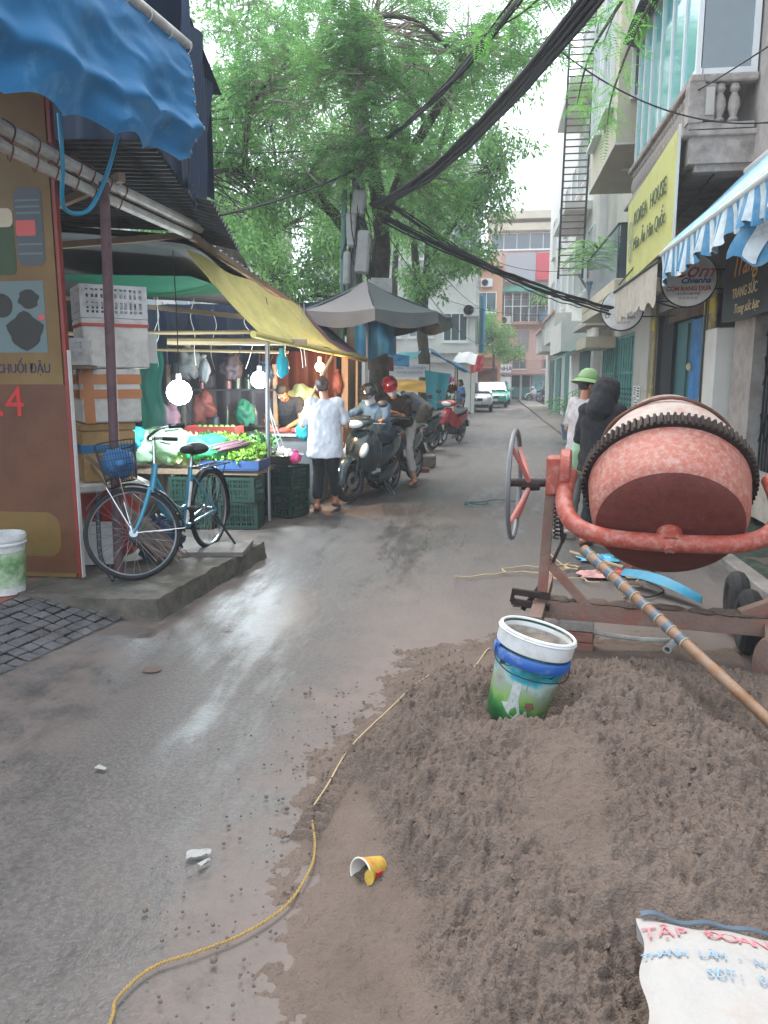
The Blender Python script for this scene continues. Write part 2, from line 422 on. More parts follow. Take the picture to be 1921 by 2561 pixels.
# ---- sand heap
M('sand', '#6d6057', .95, var=.15, scale=6, bump=.8, bscale=120, dirt=('#5c5048', .4, 2.2), spec=.2)
EDGE = [(-.33, 3.75), (-.50, 2.75), (-.32, 2.2), (-.10, 1.75), (.0, 1.4), (.12, .9), (.6, .5), (2.6, .5), (2.7, 3.2), (1.9, 3.75), (.9, 3.95), (.3, 3.9)]
FLAT = [(-.42, 4.2), (-.78, 2.9), (-.70, 2.3), (-.55, 1.9), (-.5, 1.4), (-.5, .5), (2.8, .3), (3.0, 3.6), (2.2, 4.5), (1.0, 4.9), (.2, 4.75)]
def sdist(p, poly):
    d = 1e9; ins = False; x, y = p; n = len(poly)
    for i in range(n):
        x1, y1 = poly[i]; x2, y2 = poly[(i+1) % n]
        ex, ey = x2-x1, y2-y1; t = max(0, min(1, ((x-x1)*ex + (y-y1)*ey) / (ex*ex + ey*ey)))
        d = min(d, (x1+ex*t-x)**2 + (y1+ey*t-y)**2)
        if (y1 > y) != (y2 > y) and x < (x2-x1)*(y-y1)/(y2-y1) + x1: ins = not ins
    return math.sqrt(d) if ins else -math.sqrt(d)
TRK = [(-.60, 2.35), (-.56, 2.7), (-.46, 3.15), (-.30, 3.6), (-.10, 3.95)]
def heap(x, y):
    e = sdist((x, y), EDGE) + .10 * fbm(x, y, 0, 3, 2.2); f = sdist((x, y), FLAT) + .2 * fbm(x, y, 7, 3, 1.4) + .13 * fbm(x, y, 17, 3, 9) + .07 * fbm(x, y, 27, 2, 40) - .05
    h = -.018 + .032 * sstep(-.16, .30, f)
    big = 0
    if e > -.12:
        k = sstep(-.05, .05, e)
        big = .31 * (1 - math.exp(-max(0, e) / .24)) * lerp(.62, 1, sstep(1.45, 2.3, y))
        big *= .80 + .2 * fbm(x, y, 4, 2, 1.1)
        big += .10 * math.exp(-((x-.75)**2/.35 + (y-2.85)**2/.16))
        for cx, cy, rr, dd in ((.15, 3.02, .17, .05), (.62, 2.85, .15, .05), (.95, 3.1, .12, .045), (.42, 1.72, .15, .10), (1.05, 2.25, .22, .05), (-.2, 2.75, .14, .04), (1.45, 3.2, .16, .05), (.36, 3.25, .12, .045), (1.2, 2.92, .34, .15)):
            big -= dd * math.exp(-((x-cx)**2 + (y-cy)**2) / (rr*rr))
        smooth = sstep(.32, .5, noise.noise((x*1.9 + 4, y*1.9, 2)))
        wx, wy = x + .012*fbm(x, y, 31, 2, 22), y + .012*fbm(x, y, 37, 2, 22); c1 = noise.voronoi((wx*27, wy*27, .3))[0][0]; c2 = noise.voronoi((wx*58, wy*58, 1.3))[0][0]
        cl = noise.voronoi((x*11 + .3*c1, y*11, 4.3))[0][0]
        big += k * (1 - .7*smooth) * (.021 * max(0, 1 - (c1/.55)**2) * (.45 + .9*max(0, .3 + fbm(x, y, 2, 2, 3))) + .011 * max(0, 1 - (c2/.55)**2) + .075 * max(0, 1 - (cl/.36)**2) * max(0, .2 + fbm(x, y, 9, 2, 2)))
        big += k * (.026 * fbm(x, y, 11, 5, 6) + (1 - .6*smooth) * .024 * fbm(x, y, 5, 3, 40))
        h += k * big
    h += .0035 * fbm(x, y, 6, 4, 16) + .006 * fbm(x, y, 8, 3, 4)
    for (a, b) in zip(TRK[:-1], TRK[1:]):
        ex, ey = b[0]-a[0], b[1]-a[1]; ll = math.hypot(ex, ey); t = ((x-a[0])*ex + (y-a[1])*ey) / ll
        if 0 <= t < ll:
            s_ = ((x-a[0])*ey - (y-a[1])*ex) / ll
            if abs(s_) < .055 and e < .05:
                h += .010 + .014 * (1 if math.sin(2*math.pi*t/.05 + 3*abs(s_)*10) > .1 else -1) * sstep(.055, .04, abs(s_)) * (.5 + .5*(noise.noise((x*3, y*3, 3)) > -.15))
    # ring pressed up round the bucket
    db = math.hypot(x - .155, y - 3.10)
    if db < .32: h = lerp(.115 + .02*fbm(x, y, 3, 3, 14), h, sstep(.15, .30, db))
    return h
NXH, NYH = 600, 560
X0, X1, Y0, Y1 = -.98, 2.75, .75, 5.0
m = MB()
PH = [];
for i in range(NXH+1):
    x = X0 + (X1-X0) * (i/NXH)**1.12
    for j in range(NYH+1):
        y = Y0 + (Y1-Y0) * (j/NYH)**1.25
        PH.append((x, y, heap(x, y)))
n = NYH + 1
FH = [(i*n+j, (i+1)*n+j, (i+1)*n+j+1, i*n+j+1) for i in range(NXH) for j in range(NYH)]
FH = [f for f in FH if max(PH[k][2] for k in f) > -.02]
m.add(PH, FH)
m.obj('sand_heap', 'sand', label='heap of damp grey-brown sand spread on the road', cat='sand', kind='stuff', fixn=False, sharp=180)
# ================================================================== BUILDINGS
M('plaster_grey', '#aca59f', .9, var=.2, scale=2.2, bump=.25, bscale=30, dirt=('#777069', .45, 2.4))
M('plaster_white', '#cfcfca', .85, var=.1, scale=2, bump=.12, bscale=30, dirt=('#b4b3ae', .3, .9))
M('plaster_beige', '#c2b9a4', .85, var=.1, scale=1.5, dirt=('#aaa18f', .3, .9))
M('plaster_pale', '#b9b6ae', .85, var=.12, scale=1.5, dirt=('#9d978e', .35, 1.1), bump=.15)
M('pink_tile', '#c3a396', .6, var=.1, scale=1, dirt=('#a47c6c', .3, 1))
M('pink_mid', '#ad8b80', .65, var=.1, scale=1)
M('orange_wall', '#bf9273', .8, var=.12, scale=1)
M('stone_trim', '#aaa19b', .9, var=.25, scale=5, bump=.4, bscale=30, dirt=('#6a635e', .5, 4))
M('frame_white', '#d9dcdc', .5, var=.05)
M('frame_dark', '#23282a', .5, var=.1)
M('teal_glass', '#6fb3b8', .08, var=.06, scale=1, spec=.7, rvar=.03)
M('dim_glass', '#4b5a60', .06, var=.15, scale=2, spec=.8, rvar=.02)
M('grey_glass', '#8b979c', .1, var=.12, scale=1.5, spec=.6, rvar=.03)
M('teal_metal', '#4d8a86', .55, var=.15, scale=4, dirt=('#35574f', .4, 5))
M('blue_paint', '#2079bb', .45, var=.1, scale=3, dirt=('#1a5584', .3, 4))
M('teal_paint', '#2b6268', .5, var=.2, scale=3)
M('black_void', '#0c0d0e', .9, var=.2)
M('dark_matte', '#23292b', .9, var=.3, scale=3)  # dark grey matte shared by door, jambs, canopy, boards and back sheet
M('steel_dark', '#30383c', .45, metal=.6, var=.25, scale=6)
M('banner_yellow', '#c6c67a', .6, var=.08, scale=2, dirt=('#b0ae6a', .3, 2))
M('ink_grey', '#4e5a44', .8); M('ink_black', '#101216', .7); M('ink_red', '#b0201c', .6); M('ink_blue', '#14407e', .6)
M('ink_orange', '#c25a1d', .6); M('ink_gold', '#c08a4a', .5); M('ink_cream', '#cdb98e', .6); M('ink_white', '#d8d8d8', .6)
M('sign_white', '#e6e7e5', .45, var=.06, scale=4, dirt=('#a9a7a0', .25, 5))
M('sign_black', '#171c1d', .4, var=.2, scale=3)
M('poster', '#b9b27a', .5, var=.35, scale=3.5, dirt=('#7c5b3f', .55, 4.5))
M('poster_yellow', '#d3c23c', .5, var=.1)
M('rust_iron', '#6b4636', .8, var=.3, scale=9, dirt=('#3b2d27', .4, 8))
M('sheet_blue', '#4b9ec2', .5, var=.12, scale=4)
M('stripe_blue', '#3c82ac', .7, var=.2, scale=5, dirt=('#7f9aa8', .4, 5)); M('stripe_white', '#c9d3d8', .7, var=.12, scale=5, dirt=('#8d979c', .4, 6))
M('fabric_pale', '#bdb5a9', .85, var=.12, scale=5, dirt=('#8a8177', .45, 5))
M('ac_white', '#c7c9c6', .5, var=.06); M('grille', '#3a3e40', .6)
M('green_tin', '#4e8f7f', .5, var=.2, scale=3); M('red_panel', '#bf3b46', .5, var=.06); M('grey_panel', '#9a9a9e', .6, var=.06)
M('brick_red', '#7a4334', .85, var=.2, scale=6)

def rect_x(m, X, y0, y1, z0, z1, t=.04): m.box((X, (y0+y1)/2, (z0+z1)/2), (t, abs(y1-y0), abs(z1-z0)))
def window(parent, face, at, a0, a1, z0, z1, frame='frame_white', pane='dim_glass', mull=1, tran=0, sill=True, fw=.06, name='window'):
    """face 'x': wall plane X=at looking to -X, a = Y range; face 'y': wall plane Y=at looking to -Y, a = X range"""
    def bx(m, a, z, da, dz, dep, thick):
        if face == 'x': m.box((at - dep, a, z), (thick, da, dz))
        else: m.box((a, at - dep, z), (da, thick, dz))
    f = MB(); am, zm, wa, h = (a0+a1)/2, (z0+z1)/2, a1-a0, z1-z0
    for s in (-1, 1):
        bx(f, am + s*(wa-fw)/2, zm, fw, h, .03, .09); bx(f, am, zm + s*(h-fw)/2, wa - 2*fw - .002, fw, .03, .088)
    for i in range(mull): bx(f, a0 + wa*(i+1)/(mull+1), zm, fw*.7, h - 2*fw - .002, .028, .07)
    for i in range(tran): bx(f, am, z0 + h*(i+1)/(tran+1), wa - 2*fw - .004, fw*.6, .026, .06)
    o = f.obj(name, frame, parent, smooth=False)
    for i in range(mull+1):
        p = MB(); ww = wa/(mull+1); bx(p, a0 + ww*(i+.5), zm, ww - fw*.7, h - fw*1.6, .004, .014); p.obj('pane', pane, o, smooth=False)
    if sill:
        q = MB(); bx(q, am, z0 - .035, wa + .12, .06, .06, .16); q.obj('sill', 'frame_white', o, smooth=False)
    return o
def aircon(x, y, z, rz, label, w_=.8):
    t = thing('air_conditioner', label, 'air conditioner', (x, y, z), rz, 'air conditioners on house walls')
    m = MB(); m.box((0, 0, .28), (w_, .3, .56), bev=.02); m.obj('casing', 'ac_white', t, world=False)
    m = MB(); m.lathe([(.001, 0), (.2, 0), (.23, .02), (.23, .0)], (-.12, -.15, .28), (0, -1, 0), 20); m.obj('fan_grille', 'grille', t, world=False)
    m = MB(); m.beam((-w_*.35, -.1, -.02), (-w_*.35, .3, -.02), .03); m.beam((w_*.35, -.1, -.02), (w_*.35, .3, -.02), .03); m.obj('bracket', 'steel_dark', t, world=False)
    return t

# ---------------- house A: nearest on the right, stained grey plaster, balustrade balcony closed in with teal glass
A = thing('house', 'stained grey plaster house with balustrade balcony closed in with teal glass', 'house', (3.0, 10, 0))
m = MB()
for (y0, y1, z0, z1, dx) in ((9.62, 10.38, 0, 2.62, 0), (2.0, 6.3, 0, 2.62, 0), (2.0, 11.0, 2.62, 9, 0), (15.0, 15.25, 0, 9, 0), (11.0, 15.0, 2.75, 9, 0), (11.72, 11.98, 0, 2.75, .02)):
    m.box((3.25 + dx, (y0+y1)/2, (z0+z1)/2), (.5, y1-y0-.002, z1-z0))
m.box((5.6, 8.6, 4.5), (.2, 13.3, 9)); m.box((4.5, 15.12, 4.5), (2.2, .25, 9)); m.box((4.5, 8.6, 8.9), (2.4, 13.2, .2))
m.obj('wall', 'plaster_grey', A, smooth=False)
m = MB(); m.box((4.5, 8.5, 2.8), (2.0, 13, .1)); m.box((5.4, 8.5, 1.4), (.1, 13, 2.8)); m.box((4.2, 10.9, 1.3), (1.6, .1, 2.6)); m.box((4.4, 8.5, .02), (1.9, 12.9, .1)); m.obj('interior', 'black_void', A, smooth=False)  # the room's darkness is put into near-black inside surfaces
m = MB(); m.box((2.95, 10.70, 1.1), (.30, .5, 2.2), bev=.01); m.obj('pillar', 'plaster_white', A, label='white painted boxed pillar')
# accordion gate
g = MB(); y = 6.35
while y < 9.6: g.beam((3.12, y, .05), (3.12, y, 2.55), .028, .02); y += .105
gate = g.obj('folding_gate', 'steel_dark', A, smooth=False)
for z in (.35, 1.0, 1.65, 2.2):
    q = MB(); y = 6.35; s = 1
    while y < 9.45:
        q.beam((3.10, y, z - .16*s), (3.10, y + .21, z + .16*s), .016, .006); q.beam((3.098, y, z + .16*s), (3.098, y + .21, z - .16*s), .016, .006); y += .21
    q.obj('lattice', 'steel_dark', gate, smooth=False)
m = MB(); m.box((3.0, 8.9, .28), (.12, 1.3, .5)); m.obj('plinth', 'fabric_pale', A, label='tan plinth board at the foot of the folding gate')
# doors of the rice shop
m = MB(); m.box((3.16, 13.5, 1.25), (.05, 1.14, 2.5)); m.box((3.12, 13.25, 1.25), (.03, .05, 2.4)); m.obj('door', 'teal_paint', A, smooth=False)
m = MB(); m.box((3.12, 12.45, 1.24), (.05, .92, 2.46)); d2 = m.obj('door', 'blue_paint', A, smooth=False, label='bright blue door leaf')
m = MB(); m.ball((3.06, 12.8, 1.75), (.05, .05, .07), 8); m.obj('handle', 'ink_cream', d2)
m = MB(); m.box((3.10, 14.5, 1.3), (.06, .85, 2.6)); m.obj('door', 'dark_matte', A, smooth=False, label='blackened far door leaf'); m = MB(); m.box((3.05, 11.86, 1.35), (.1, .10, 2.7)); m.obj('door_jamb', 'dark_matte', A, smooth=False); m = MB(); m.box((3.05, 14.97, 1.35), (.1, .08, 2.7)); m.obj('door_jamb', 'dark_matte', A, smooth=False)
m = MB(); m.box((3.08, 13.2, 2.63), (.05, 2.5, .22)); m.obj('transom', 'plank', A, smooth=False)
for k, (y0, y1) in enumerate(((11.16, 11.70), (15.05, 15.5))):
    m = MB(); m.box((2.965, (y0+y1)/2, 1.62), (.03, y1-y0, 2.7)); p = m.obj('menu_board', 'poster', A, smooth=False)
    for z in (1.2, 2.55):
        m = MB(); m.box((2.945, (y0+y1)/2, z), (.01, (y1-y0)*.9, .2)); m.obj('price_panel', 'poster_yellow', p, smooth=False)
    if not k:
        m = MB(); m.tube(bez([(2.92, 11.45, 3.0), (2.90, 11.42, 2.2), (2.91, 11.46, 1.2), (2.92, 11.40, .3)], 6), .016, 6); m.tube(bez([(2.93, 11.40, 3.0), (2.91, 11.34, 2.0), (2.92, 11.42, .9)], 6), .009, 6); m.obj('drain_hose', 'steel_dark', A)
# balcony slab and balustrade
m = MB(); m.box((2.66, 12.2, 4.24), (.80, 4.1, .30)); m.box((2.70, 12.2, 4.05), (.70, 4.0, .08)); m.box((2.62, 12.2, 4.42), (.90, 4.2, .06), bev=.01); m.obj('balcony_slab', 'stone_trim', A, smooth=False)
m = MB(); m.box((2.30, 12.2, 5.02), (.16, 4.22, .09), bev=.015); m.box((2.66, 10.18, 5.02), (.64, .16, .088), bev=.015); m.box((2.30, 12.2, 4.50), (.13, 4.15, .07)); m.box((2.66, 10.18, 4.50), (.62, .13, .068)); m.obj('handrail', 'stone_trim', A)
prof = [(.035, 0), (.05, .03), (.028, .07), (.055, .19), (.045, .27), (.024, .33), (.045, .37), (.035, .43)]
m = MB(); m.lathe(prof, n=10); bal = m.obj('baluster', 'stone_trim', A, world=False); bal.location = (2.30-3.0, 10.62-10, 4.535)
yy = 10.80
while yy < 14.2: share(bal, A, (2.30-3.0, yy-10, 4.535)); yy += .165
for x in (2.58, 2.74): share(bal, A, (x-3.0, .18, 4.535), scale=(1.35, 1.35, 1))
m = MB(); m.box((2.30, 10.2, 4.76), (.17, .20, .45)); m.box((2.45, 10.16, 4.76), (.13, .1, .4)); m.obj('newel', 'stone_trim', A, smooth=False)
m = MB(); m.box((2.45, 10.10, 4.76), (.09, .03, .3)); m.obj('relief_panel', 'plaster_pale', A)
# teal glazing on the balcony
m = MB()
for yv in (10.22, 10.95, 11.7, 12.4, 13.1, 13.7, 14.2): m.box((2.32, yv, 6.05), (.055, .06, 1.96))
m.box((2.32, 12.2, 7.02), (.06, 4.1, .08)); m.box((2.32, 12.2, 5.11), (.07, 4.1, .07))
m.box((2.94, 10.2, 6.05), (.07, .055, 1.96)); m.box((2.64, 10.2, 5.11), (.54, .06, .068)); m.box((2.64, 10.2, 7.02), (.56, .058, .078)); fr = m.obj('glazing_frame', 'frame_white', A, smooth=False)
ys = (10.22, 10.95, 11.7, 12.4, 13.1, 13.7, 14.2)
for a, b in zip(ys[:-1], ys[1:]):
    m = MB(); m.box((2.325, (a+b)/2, 6.06), (.012, b-a-.06, 1.83)); m.obj('pane', 'teal_glass', fr, smooth=False)
m = MB(); m.box((2.63, 10.205, 6.06), (.54, .012, 1.83)); m.obj('pane', 'grey_glass', fr, smooth=False)
m = MB(); m.add([(2.2, 10.1, 7.1), (2.2, 14.3, 7.1), (3.0, 14.3, 7.45), (3.0, 10.1, 7.45), (2.2, 10.1, 7.06), (2.2, 14.3, 7.06), (3.0, 14.3, 7.4), (3.0, 10.1, 7.4)], [(0,3,2,1), (4,5,6,7), (0,1,5,4), (1,2,6,5), (2,3,7,6), (3,0,4,7)]); m.obj('glazing_roof', 'plaster_pale', A, smooth=False)
m = MB()
for i in range(46):
    y = 10.1 + i*.092; m.box((2.14, y, 7.03 + .015*math.sin(i)), (.22, .05, .10), ry=.35)
m.obj('roof_tile_edge', 'dark_matte', A, smooth=False)
# potted plant behind the end pane is on the balcony
# dark shop fascia with gilt script
S_ = thing('shop_sign', 'black shop fascia with gilt script above the folding gate', 'sign', (2.88, 8.6, 2.25))
m = MB(); m.box((2.86, 8.3, 2.66), (.10, 4.0, .82)); m.obj('board', 'sign_black', S_, smooth=False)
RX = (R(90), 0, R(-90))
text('Trang', .40, (2.80, 9.5, 2.86), RX, 'ink_gold', S_, shear=.35); text('TRANG SỨC', .16, (2.80, 9.45, 2.54), RX, 'ink_cream', S_); text('Trang sức bạc', .15, (2.80, 9.35, 2.36), RX, 'ink_cream', S_, shear=.3)
# striped awning over the gate
W_ = thing('awning', 'blue striped retractable awning with a crumpled hanging valance', 'awning', (2.4, 8.2, 2.6))
NS = 34
for par, mt in ((0, 'stripe_blue'), (1, 'stripe_white')):
    m = MB()
    for i in range(NS):
        if i % 2 != par: continue
        y0 = 6.1 + i*3.95/NS; y1 = y0 + 3.95/NS
        m.grid(lambda u, v: (lerp(2.0, 2.96, u), lerp(y0, y1, v), lerp(3.07, 3.98, u) + .02*math.sin((lerp(y0, y1, v))*41) + .01*math.sin(u*9)), 6, 4, .004)
    m.obj('canopy', 'sheet_blue' if par == 0 else mt, W_)
    m = MB()
    for i in range(NS):
        if i % 2 != par: continue
        y0 = 6.1 + i*3.95/NS; y1 = y0 + 3.95/NS
        def vl(u, v):
            y = lerp(y0, y1, v); d = lerp(.25, .35, (y - 6.1)/3.95) + .035*math.sin(y*5.1) + .025*math.sin(y*23)
            return (2.0 + (.028*math.sin(y*46 + 1.3*math.sin(y*3)) + .04*math.sin(y*9))*u, y + .04*u*math.sin(y*11), 3.04 - d*u)
        m.grid(vl, 7, 4, .003)
    m.obj('valance', mt, W_)
m = MB(); m.cyl((2.0, 6.0, 3.05), (2.0, 10.1, 3.05), .028, n=10); m.cyl((2.0, 6.6, 3.04), (2.95, 6.6, 3.3), .018, n=8); m.cyl((2.0, 9.6, 3.04), (2.95, 9.6, 3.3), .018, n=8); m.cyl((2.93, 6.0, 3.97), (2.93, 10.1, 3.97), .05, n=10); m.obj('frame', 'ac_white', W_)
m = MB()
def flap(u, v): return (lerp(2.0, 2.35, v) + .05*math.sin(u*5), 7.05 - .35*v + .1*u, 3.02 - .46*u - .1*v + .04*math.sin(v*9))
m.grid(flap, 8, 8, .003); m.obj('end_flap', 'stripe_blue', W_)
m = MB(); m.grid(lambda u, v: V(flap(lerp(.25, .95, u), lerp(.3, .55, v))) + V((-.012, -.012, 0)), 8, 4, .003); m.obj('end_flap_stripe', 'stripe_white', W_)
# pale fabric awning over the rice shop
W2 = thing('awning', 'dirty pale fabric awning with ragged lower edge over the blue door', 'awning', (2.3, 12, 2.4))
m = MB(); m.grid(lambda u, v: (lerp(2.0, 2.95, u), lerp(10.25, 13.6, v), lerp(3.0, 3.42, u)), 4, 12, .01); m.obj('canopy', 'dark_matte', W2)
m = MB(); m.grid(lambda u, v: (2.0 + .012*math.sin(v*40)*u, lerp(10.25, 13.55, v), 2.98 - u*(.46 + .04*math.sin(v*31) + (.03 if int(v*24) % 2 else 0))), 6, 60, .004); m.obj('valance', 'fabric_pale', W2)
m = MB(); m.cyl((2.0, 10.15, 2.99), (2.0, 13.7, 2.99), .025, n=8); m.cyl((2.0, 13.4, 2.98), (2.95, 13.4, 2.7), .015, n=6); m.cyl((2.6, 10.3, 4.0), (2.05, 13.6, 3.1), .012, n=6); m.obj('frame', 'steel_dark', W2)
# round blade signs
def round_sign(loc, r, label, lines):
    t = thing('round_sign', label, 'sign', loc, R(-8))
    m = MB(); m.lathe([(.001, -.05), (r*.99, -.05), (r, -.045), (r, .045), (r*.99, .05), (.001, .05)], (0, 0, 0), (0, 1, 0), 40); m.obj('disc', 'sign_white', t, world=False)
    m = MB(); m.torus((0, 0, 0), (0, 1, 0), r, .022, 40, 6); m.obj('rim', 'steel_dark', t, world=False)
    m = MB(); m.cyl((r*.9, 0, .12), (1.1 - loc[0] + 2.0, 0, .12), .012, n=6); m.cyl((r*.9, 0, -.12), (1.1 - loc[0] + 2.0, 0, -.12), .012, n=6); m.obj('bracket', 'steel_dark', t, world=False)
    for s, size, x, z, mt, sh, sq, b in lines: text(s, size, (x, -.053, z), (R(90), 0, 0), mt, t, shear=sh, squash=sq, bold=b, world=False)
    return t
round_sign((2.53, 10.9, 2.84), .335, 'white round rice shop sign with red script and orange lettering', [('Cơm', .22, .03, .10, 'ink_red', .35, 1.15, .004), ('Chienha', .10, .08, -.015, 'ink_blue', .25, 1.1, .003), ('CƠM RANG DƯA', .075, 0, -.115, 'ink_orange', 0, .95, .003), ('ĐT: 0914 686 868', .036, 0, -.18, 'ink_black', 0, 1, 0), ('O O O O O', .045, 0, -.235, 'ink_black', 0, 1, 0), ('Quán', .07, .0, .235, 'ink_red', .3, 1, 0)])
round_sign((2.2, 14.1, 2.74), .34, 'white round sign half hidden behind the pale awning valance', [('D', .1, -.24, -.11, 'ink_black', 0, 1, 0), ('đặc biệt', .08, .08, -.13, 'ink_black', .2, 1, 0), ('O O O O', .05, .03, -.22, 'ink_red', 0, 1, 0)])
# yellow banner below the balustrade
B_ = thing('banner', 'yellow restaurant banner hung under the stone balustrade', 'banner', (2.12, 12, 3.2))
m = MB(); m.add([(2.14, 10.25, 4.52), (2.14, 13.6, 4.34), (2.16, 13.6, 3.10), (2.16, 10.25, 3.22), (2.17, 10.25, 4.52), (2.17, 13.6, 4.34), (2.19, 13.6, 3.10), (2.19, 10.25, 3.22)], [(0,1,2,3), (7,6,5,4), (0,4,5,1), (1,5,6,2), (2,6,7,3), (3,7,4,0)]); m.obj('cloth', 'banner_yellow', B_, smooth=False)
for w_, yw in (('KOREA', 12.42), ('HOUSE', 11.18)): text(w_, .30, (2.125, yw, 3.98), RX, 'ink_grey', B_, squash=1.05, extrude=.004)
for w_, yw in (('Món', 12.62), ('Ăn', 12.08), ('Hàn', 11.58), ('Quốc', 10.95)): text(w_, .27, (2.125, yw, 3.60), RX, 'ink_grey', B_, extrude=.004)
m = MB()
for i, r_ in enumerate((.16, .11)): m.torus((2.13, 13.2, 3.85 - .32*i), (1, 0, 0), r_, .02, 20, 6, .3)
m.obj('emblem', 'grey_panel', B_)
m = MB(); m.beam((2.16, 10.22, 4.56), (2.16, 10.22, 3.2), .03); m.obj('pole', 'ac_white', B_); m = MB(); m.beam((2.2, 13.62, 4.4), (2.2, 13.62, 3.08), .03); m.obj('pole', 'ac_white', B_)

# ---------------- house B: beige, cantilevered upper floors, glass-railed balcony, teal gates
B = thing('house', 'beige house with cantilevered upper floors and glass railed balcony', 'house', (3.0, 18, 0))
m = MB(); m.box((4.2, 18.9, 6.5), (2.4, 7.2, 13)); m.obj('wall', 'plaster_pale', B, smooth=False)
m = MB(); m.box((2.5, 16.2, 7.85), (.998, 3.6, 4.7)); up = m.obj('cantilever', 'plaster_beige', B, smooth=False)
m = MB(); m.disc((2.45, 16.0, 5.492), (0, 0, -1), .09, 20); m.torus((2.45, 16.0, 5.49), (0, 0, 1), .09, .012, 20, 6); m.obj('ceiling_light', 'sign_white', up)
m = MB(); m.box((2.49, 16.2, 5.52), (1.01, 3.62, .03)); m.obj('soffit', 'plaster_white', up, smooth=False)
window(B, 'x', 2.0, 14.9, 16.0, 6.3, 8.6, 'frame_white', 'grey_glass', 1, 1); window(B, 'x', 2.0, 16.4, 17.6, 6.3, 8.6, 'frame_white', 'grey_glass', 1, 1)
window(B, 'y', 14.4, 2.2, 2.85, 6.2, 8.8, 'frame_white', 'grey_glass', 0, 1, sill=False)
m = MB(); m.box((2.55, 17.0, 3.2), (.9, 5.0, .24), bev=.02); m.box((2.45, 17.0, 2.98), (.7, 4.9, .18)); m.obj('balcony_slab', 'plaster_beige', B)
m = MB(); m.box((2.16, 16.9, 3.78), (.02, 4.6, .90)); m.box((2.6, 14.58, 3.78), (.84, .02, .9)); m.obj('glass_railing', 'dim_glass', B, smooth=False)
m = MB(); m.box((2.16, 16.9, 4.25), (.04, 4.62, .04)); m.box((2.6, 14.58, 4.25), (.84, .04, .038)); m.obj('handrail', 'frame_dark', B, smooth=False)
window(B, 'x', 3.0, 15.4, 16.6, 3.4, 5.3, 'teal_paint', 'dim_glass', 1, 0, sill=False, name='balcony_door')
window(B, 'x', 3.0, 17.4, 18.6, 3.4, 5.3, 'teal_paint', 'dim_glass', 1, 0, sill=False, name='balcony_door')
for y0, y1 in ((16.95, 19.0), (19.5, 21.6)):
    g = MB(); g.box((2.98, (y0+y1)/2, 1.3), (.05, y1-y0, 2.5))
    for i in range(7): g.box((2.945, lerp(y0, y1, i/6), 1.3), (.03, .06, 2.5))
    for z in (.1, .9, 1.7, 2.5): g.box((2.94, (y0+y1)/2, z), (.028, y1-y0, .07))
    gt = g.obj('metal_gate', 'teal_metal', B, smooth=False)
    for r_ in range(4):
        for i in range(6):
            q = MB(); q.box((2.95, lerp(y0, y1, (i+.5)/6), 1.02 + .11*r_), (.012, .17, .05)); q.obj('vent_slot', 'black_void', gt, smooth=False)
m = MB(); m.box((2.95, 16.0, 1.5), (.1, 1.5, 3.0)); m.box((2.93, 16.1, .9), (.1, 1.3, .012)); m.box((2.925, 16.0, 1.35), (.08, 1.48, .012)); pl = m.obj('pillar', 'plaster_pale', B, smooth=False)
for k, (y, z, h) in enumerate(((16.4, 1.32, .22), (16.0, 1.30, .26), (16.2, 1.02, .24), (15.8, 1.0, .2))):
    m = MB(); m.box((2.888, y, z), (.008, .34, h), rx=R(rnd.uniform(-3, 3))); n_ = m.obj('notice', 'sign_white', pl, smooth=False)
    m = MB()
    for i in range(4): m.box((2.882, y + rnd.uniform(-.02, .02), z + h*(.33 - .2*i)), (.003, .26*rnd.uniform(.7, 1), h*.1))
    m.obj('print', 'ink_black', n_, smooth=False)
m = MB(); m.add([(2.3, 20.2, 3.0), (2.3, 23.6, 3.0), (3.0, 23.6, 3.5), (3.0, 20.2, 3.5), (2.3, 20.2, 2.9), (2.3, 23.6, 2.9), (3.0, 23.6, 2.9), (3.0, 20.2, 2.9)], [(0,3,2,1), (4,5,6,7), (0,1,5,4), (1,2,6,5), (2,3,7,6), (3,0,4,7)]); m.obj('canopy', 'plaster_pale', B, smooth=False)
m = MB(); m.box((2.6, 20.6, 2.45), (.75, 2.2, .26)); m.obj('planter_box', 'plaster_beige', B, smooth=False)
for i in range(3):
    m = MB(); m.lathe([(.05, 0), (.09, .03), (.08, .2), (.1, .24), (.02, .24)], (2.5, 20.0 + .5*i, 2.58), n=12); m.obj('flower_pot', 'sign_white', label=['small white flower pot on the planter shelf above the teal gate'][0], cat='flower pot', group='pots on planter shelf')
# urn planter on the balcony
u = thing('planter', 'large white stone urn standing on the glass railed balcony', 'planter', (2.45, 15.7, 3.32))
m = MB(); m.lathe([(.12, 0), (.16, .02), (.14, .06), (.25, .22), (.28, .42), (.27, .52), (.20, .6), (.23, .63), (.17, .62), (.001, .58)], n=24); m.obj('urn', 'plaster_white', u, world=False)

# ---------------- house C: white, narrow, ladder rack
C = thing('house', 'narrow white house with iron rack of rungs up its front', 'house', (3.0, 25, 0))
m = MB(); m.box((4.1, 25.9, 7.5), (2.6, 6.6, 15)); m.box((2.5, 26.5, 2.85), (.9, 4.4, .9)); m.box((2.42, 26.5, 6.6), (.8, 4.4, .25)); m.box((2.42, 26.5, 10.0), (.8, 4.4, .25)); m.obj('wall', 'plaster_white', C, smooth=False)
for z in (4.2, 7.6, 11):
    for y in (23.3, 25.0, 27.0): window(C, 'x', 2.8, y, y + 1.2, z, z + 1.7, 'frame_white', 'grey_glass', 1, 0)
window(C, 'y', 22.6, 2.95, 3.9, 8.0, 9.6, 'frame_white', 'grey_glass', 1, 0)
m = MB(); m.box((2.78, 24.4, 1.2), (.05, 2.4, 2.4)); m.obj('door', 'teal_paint', C, smooth=False)
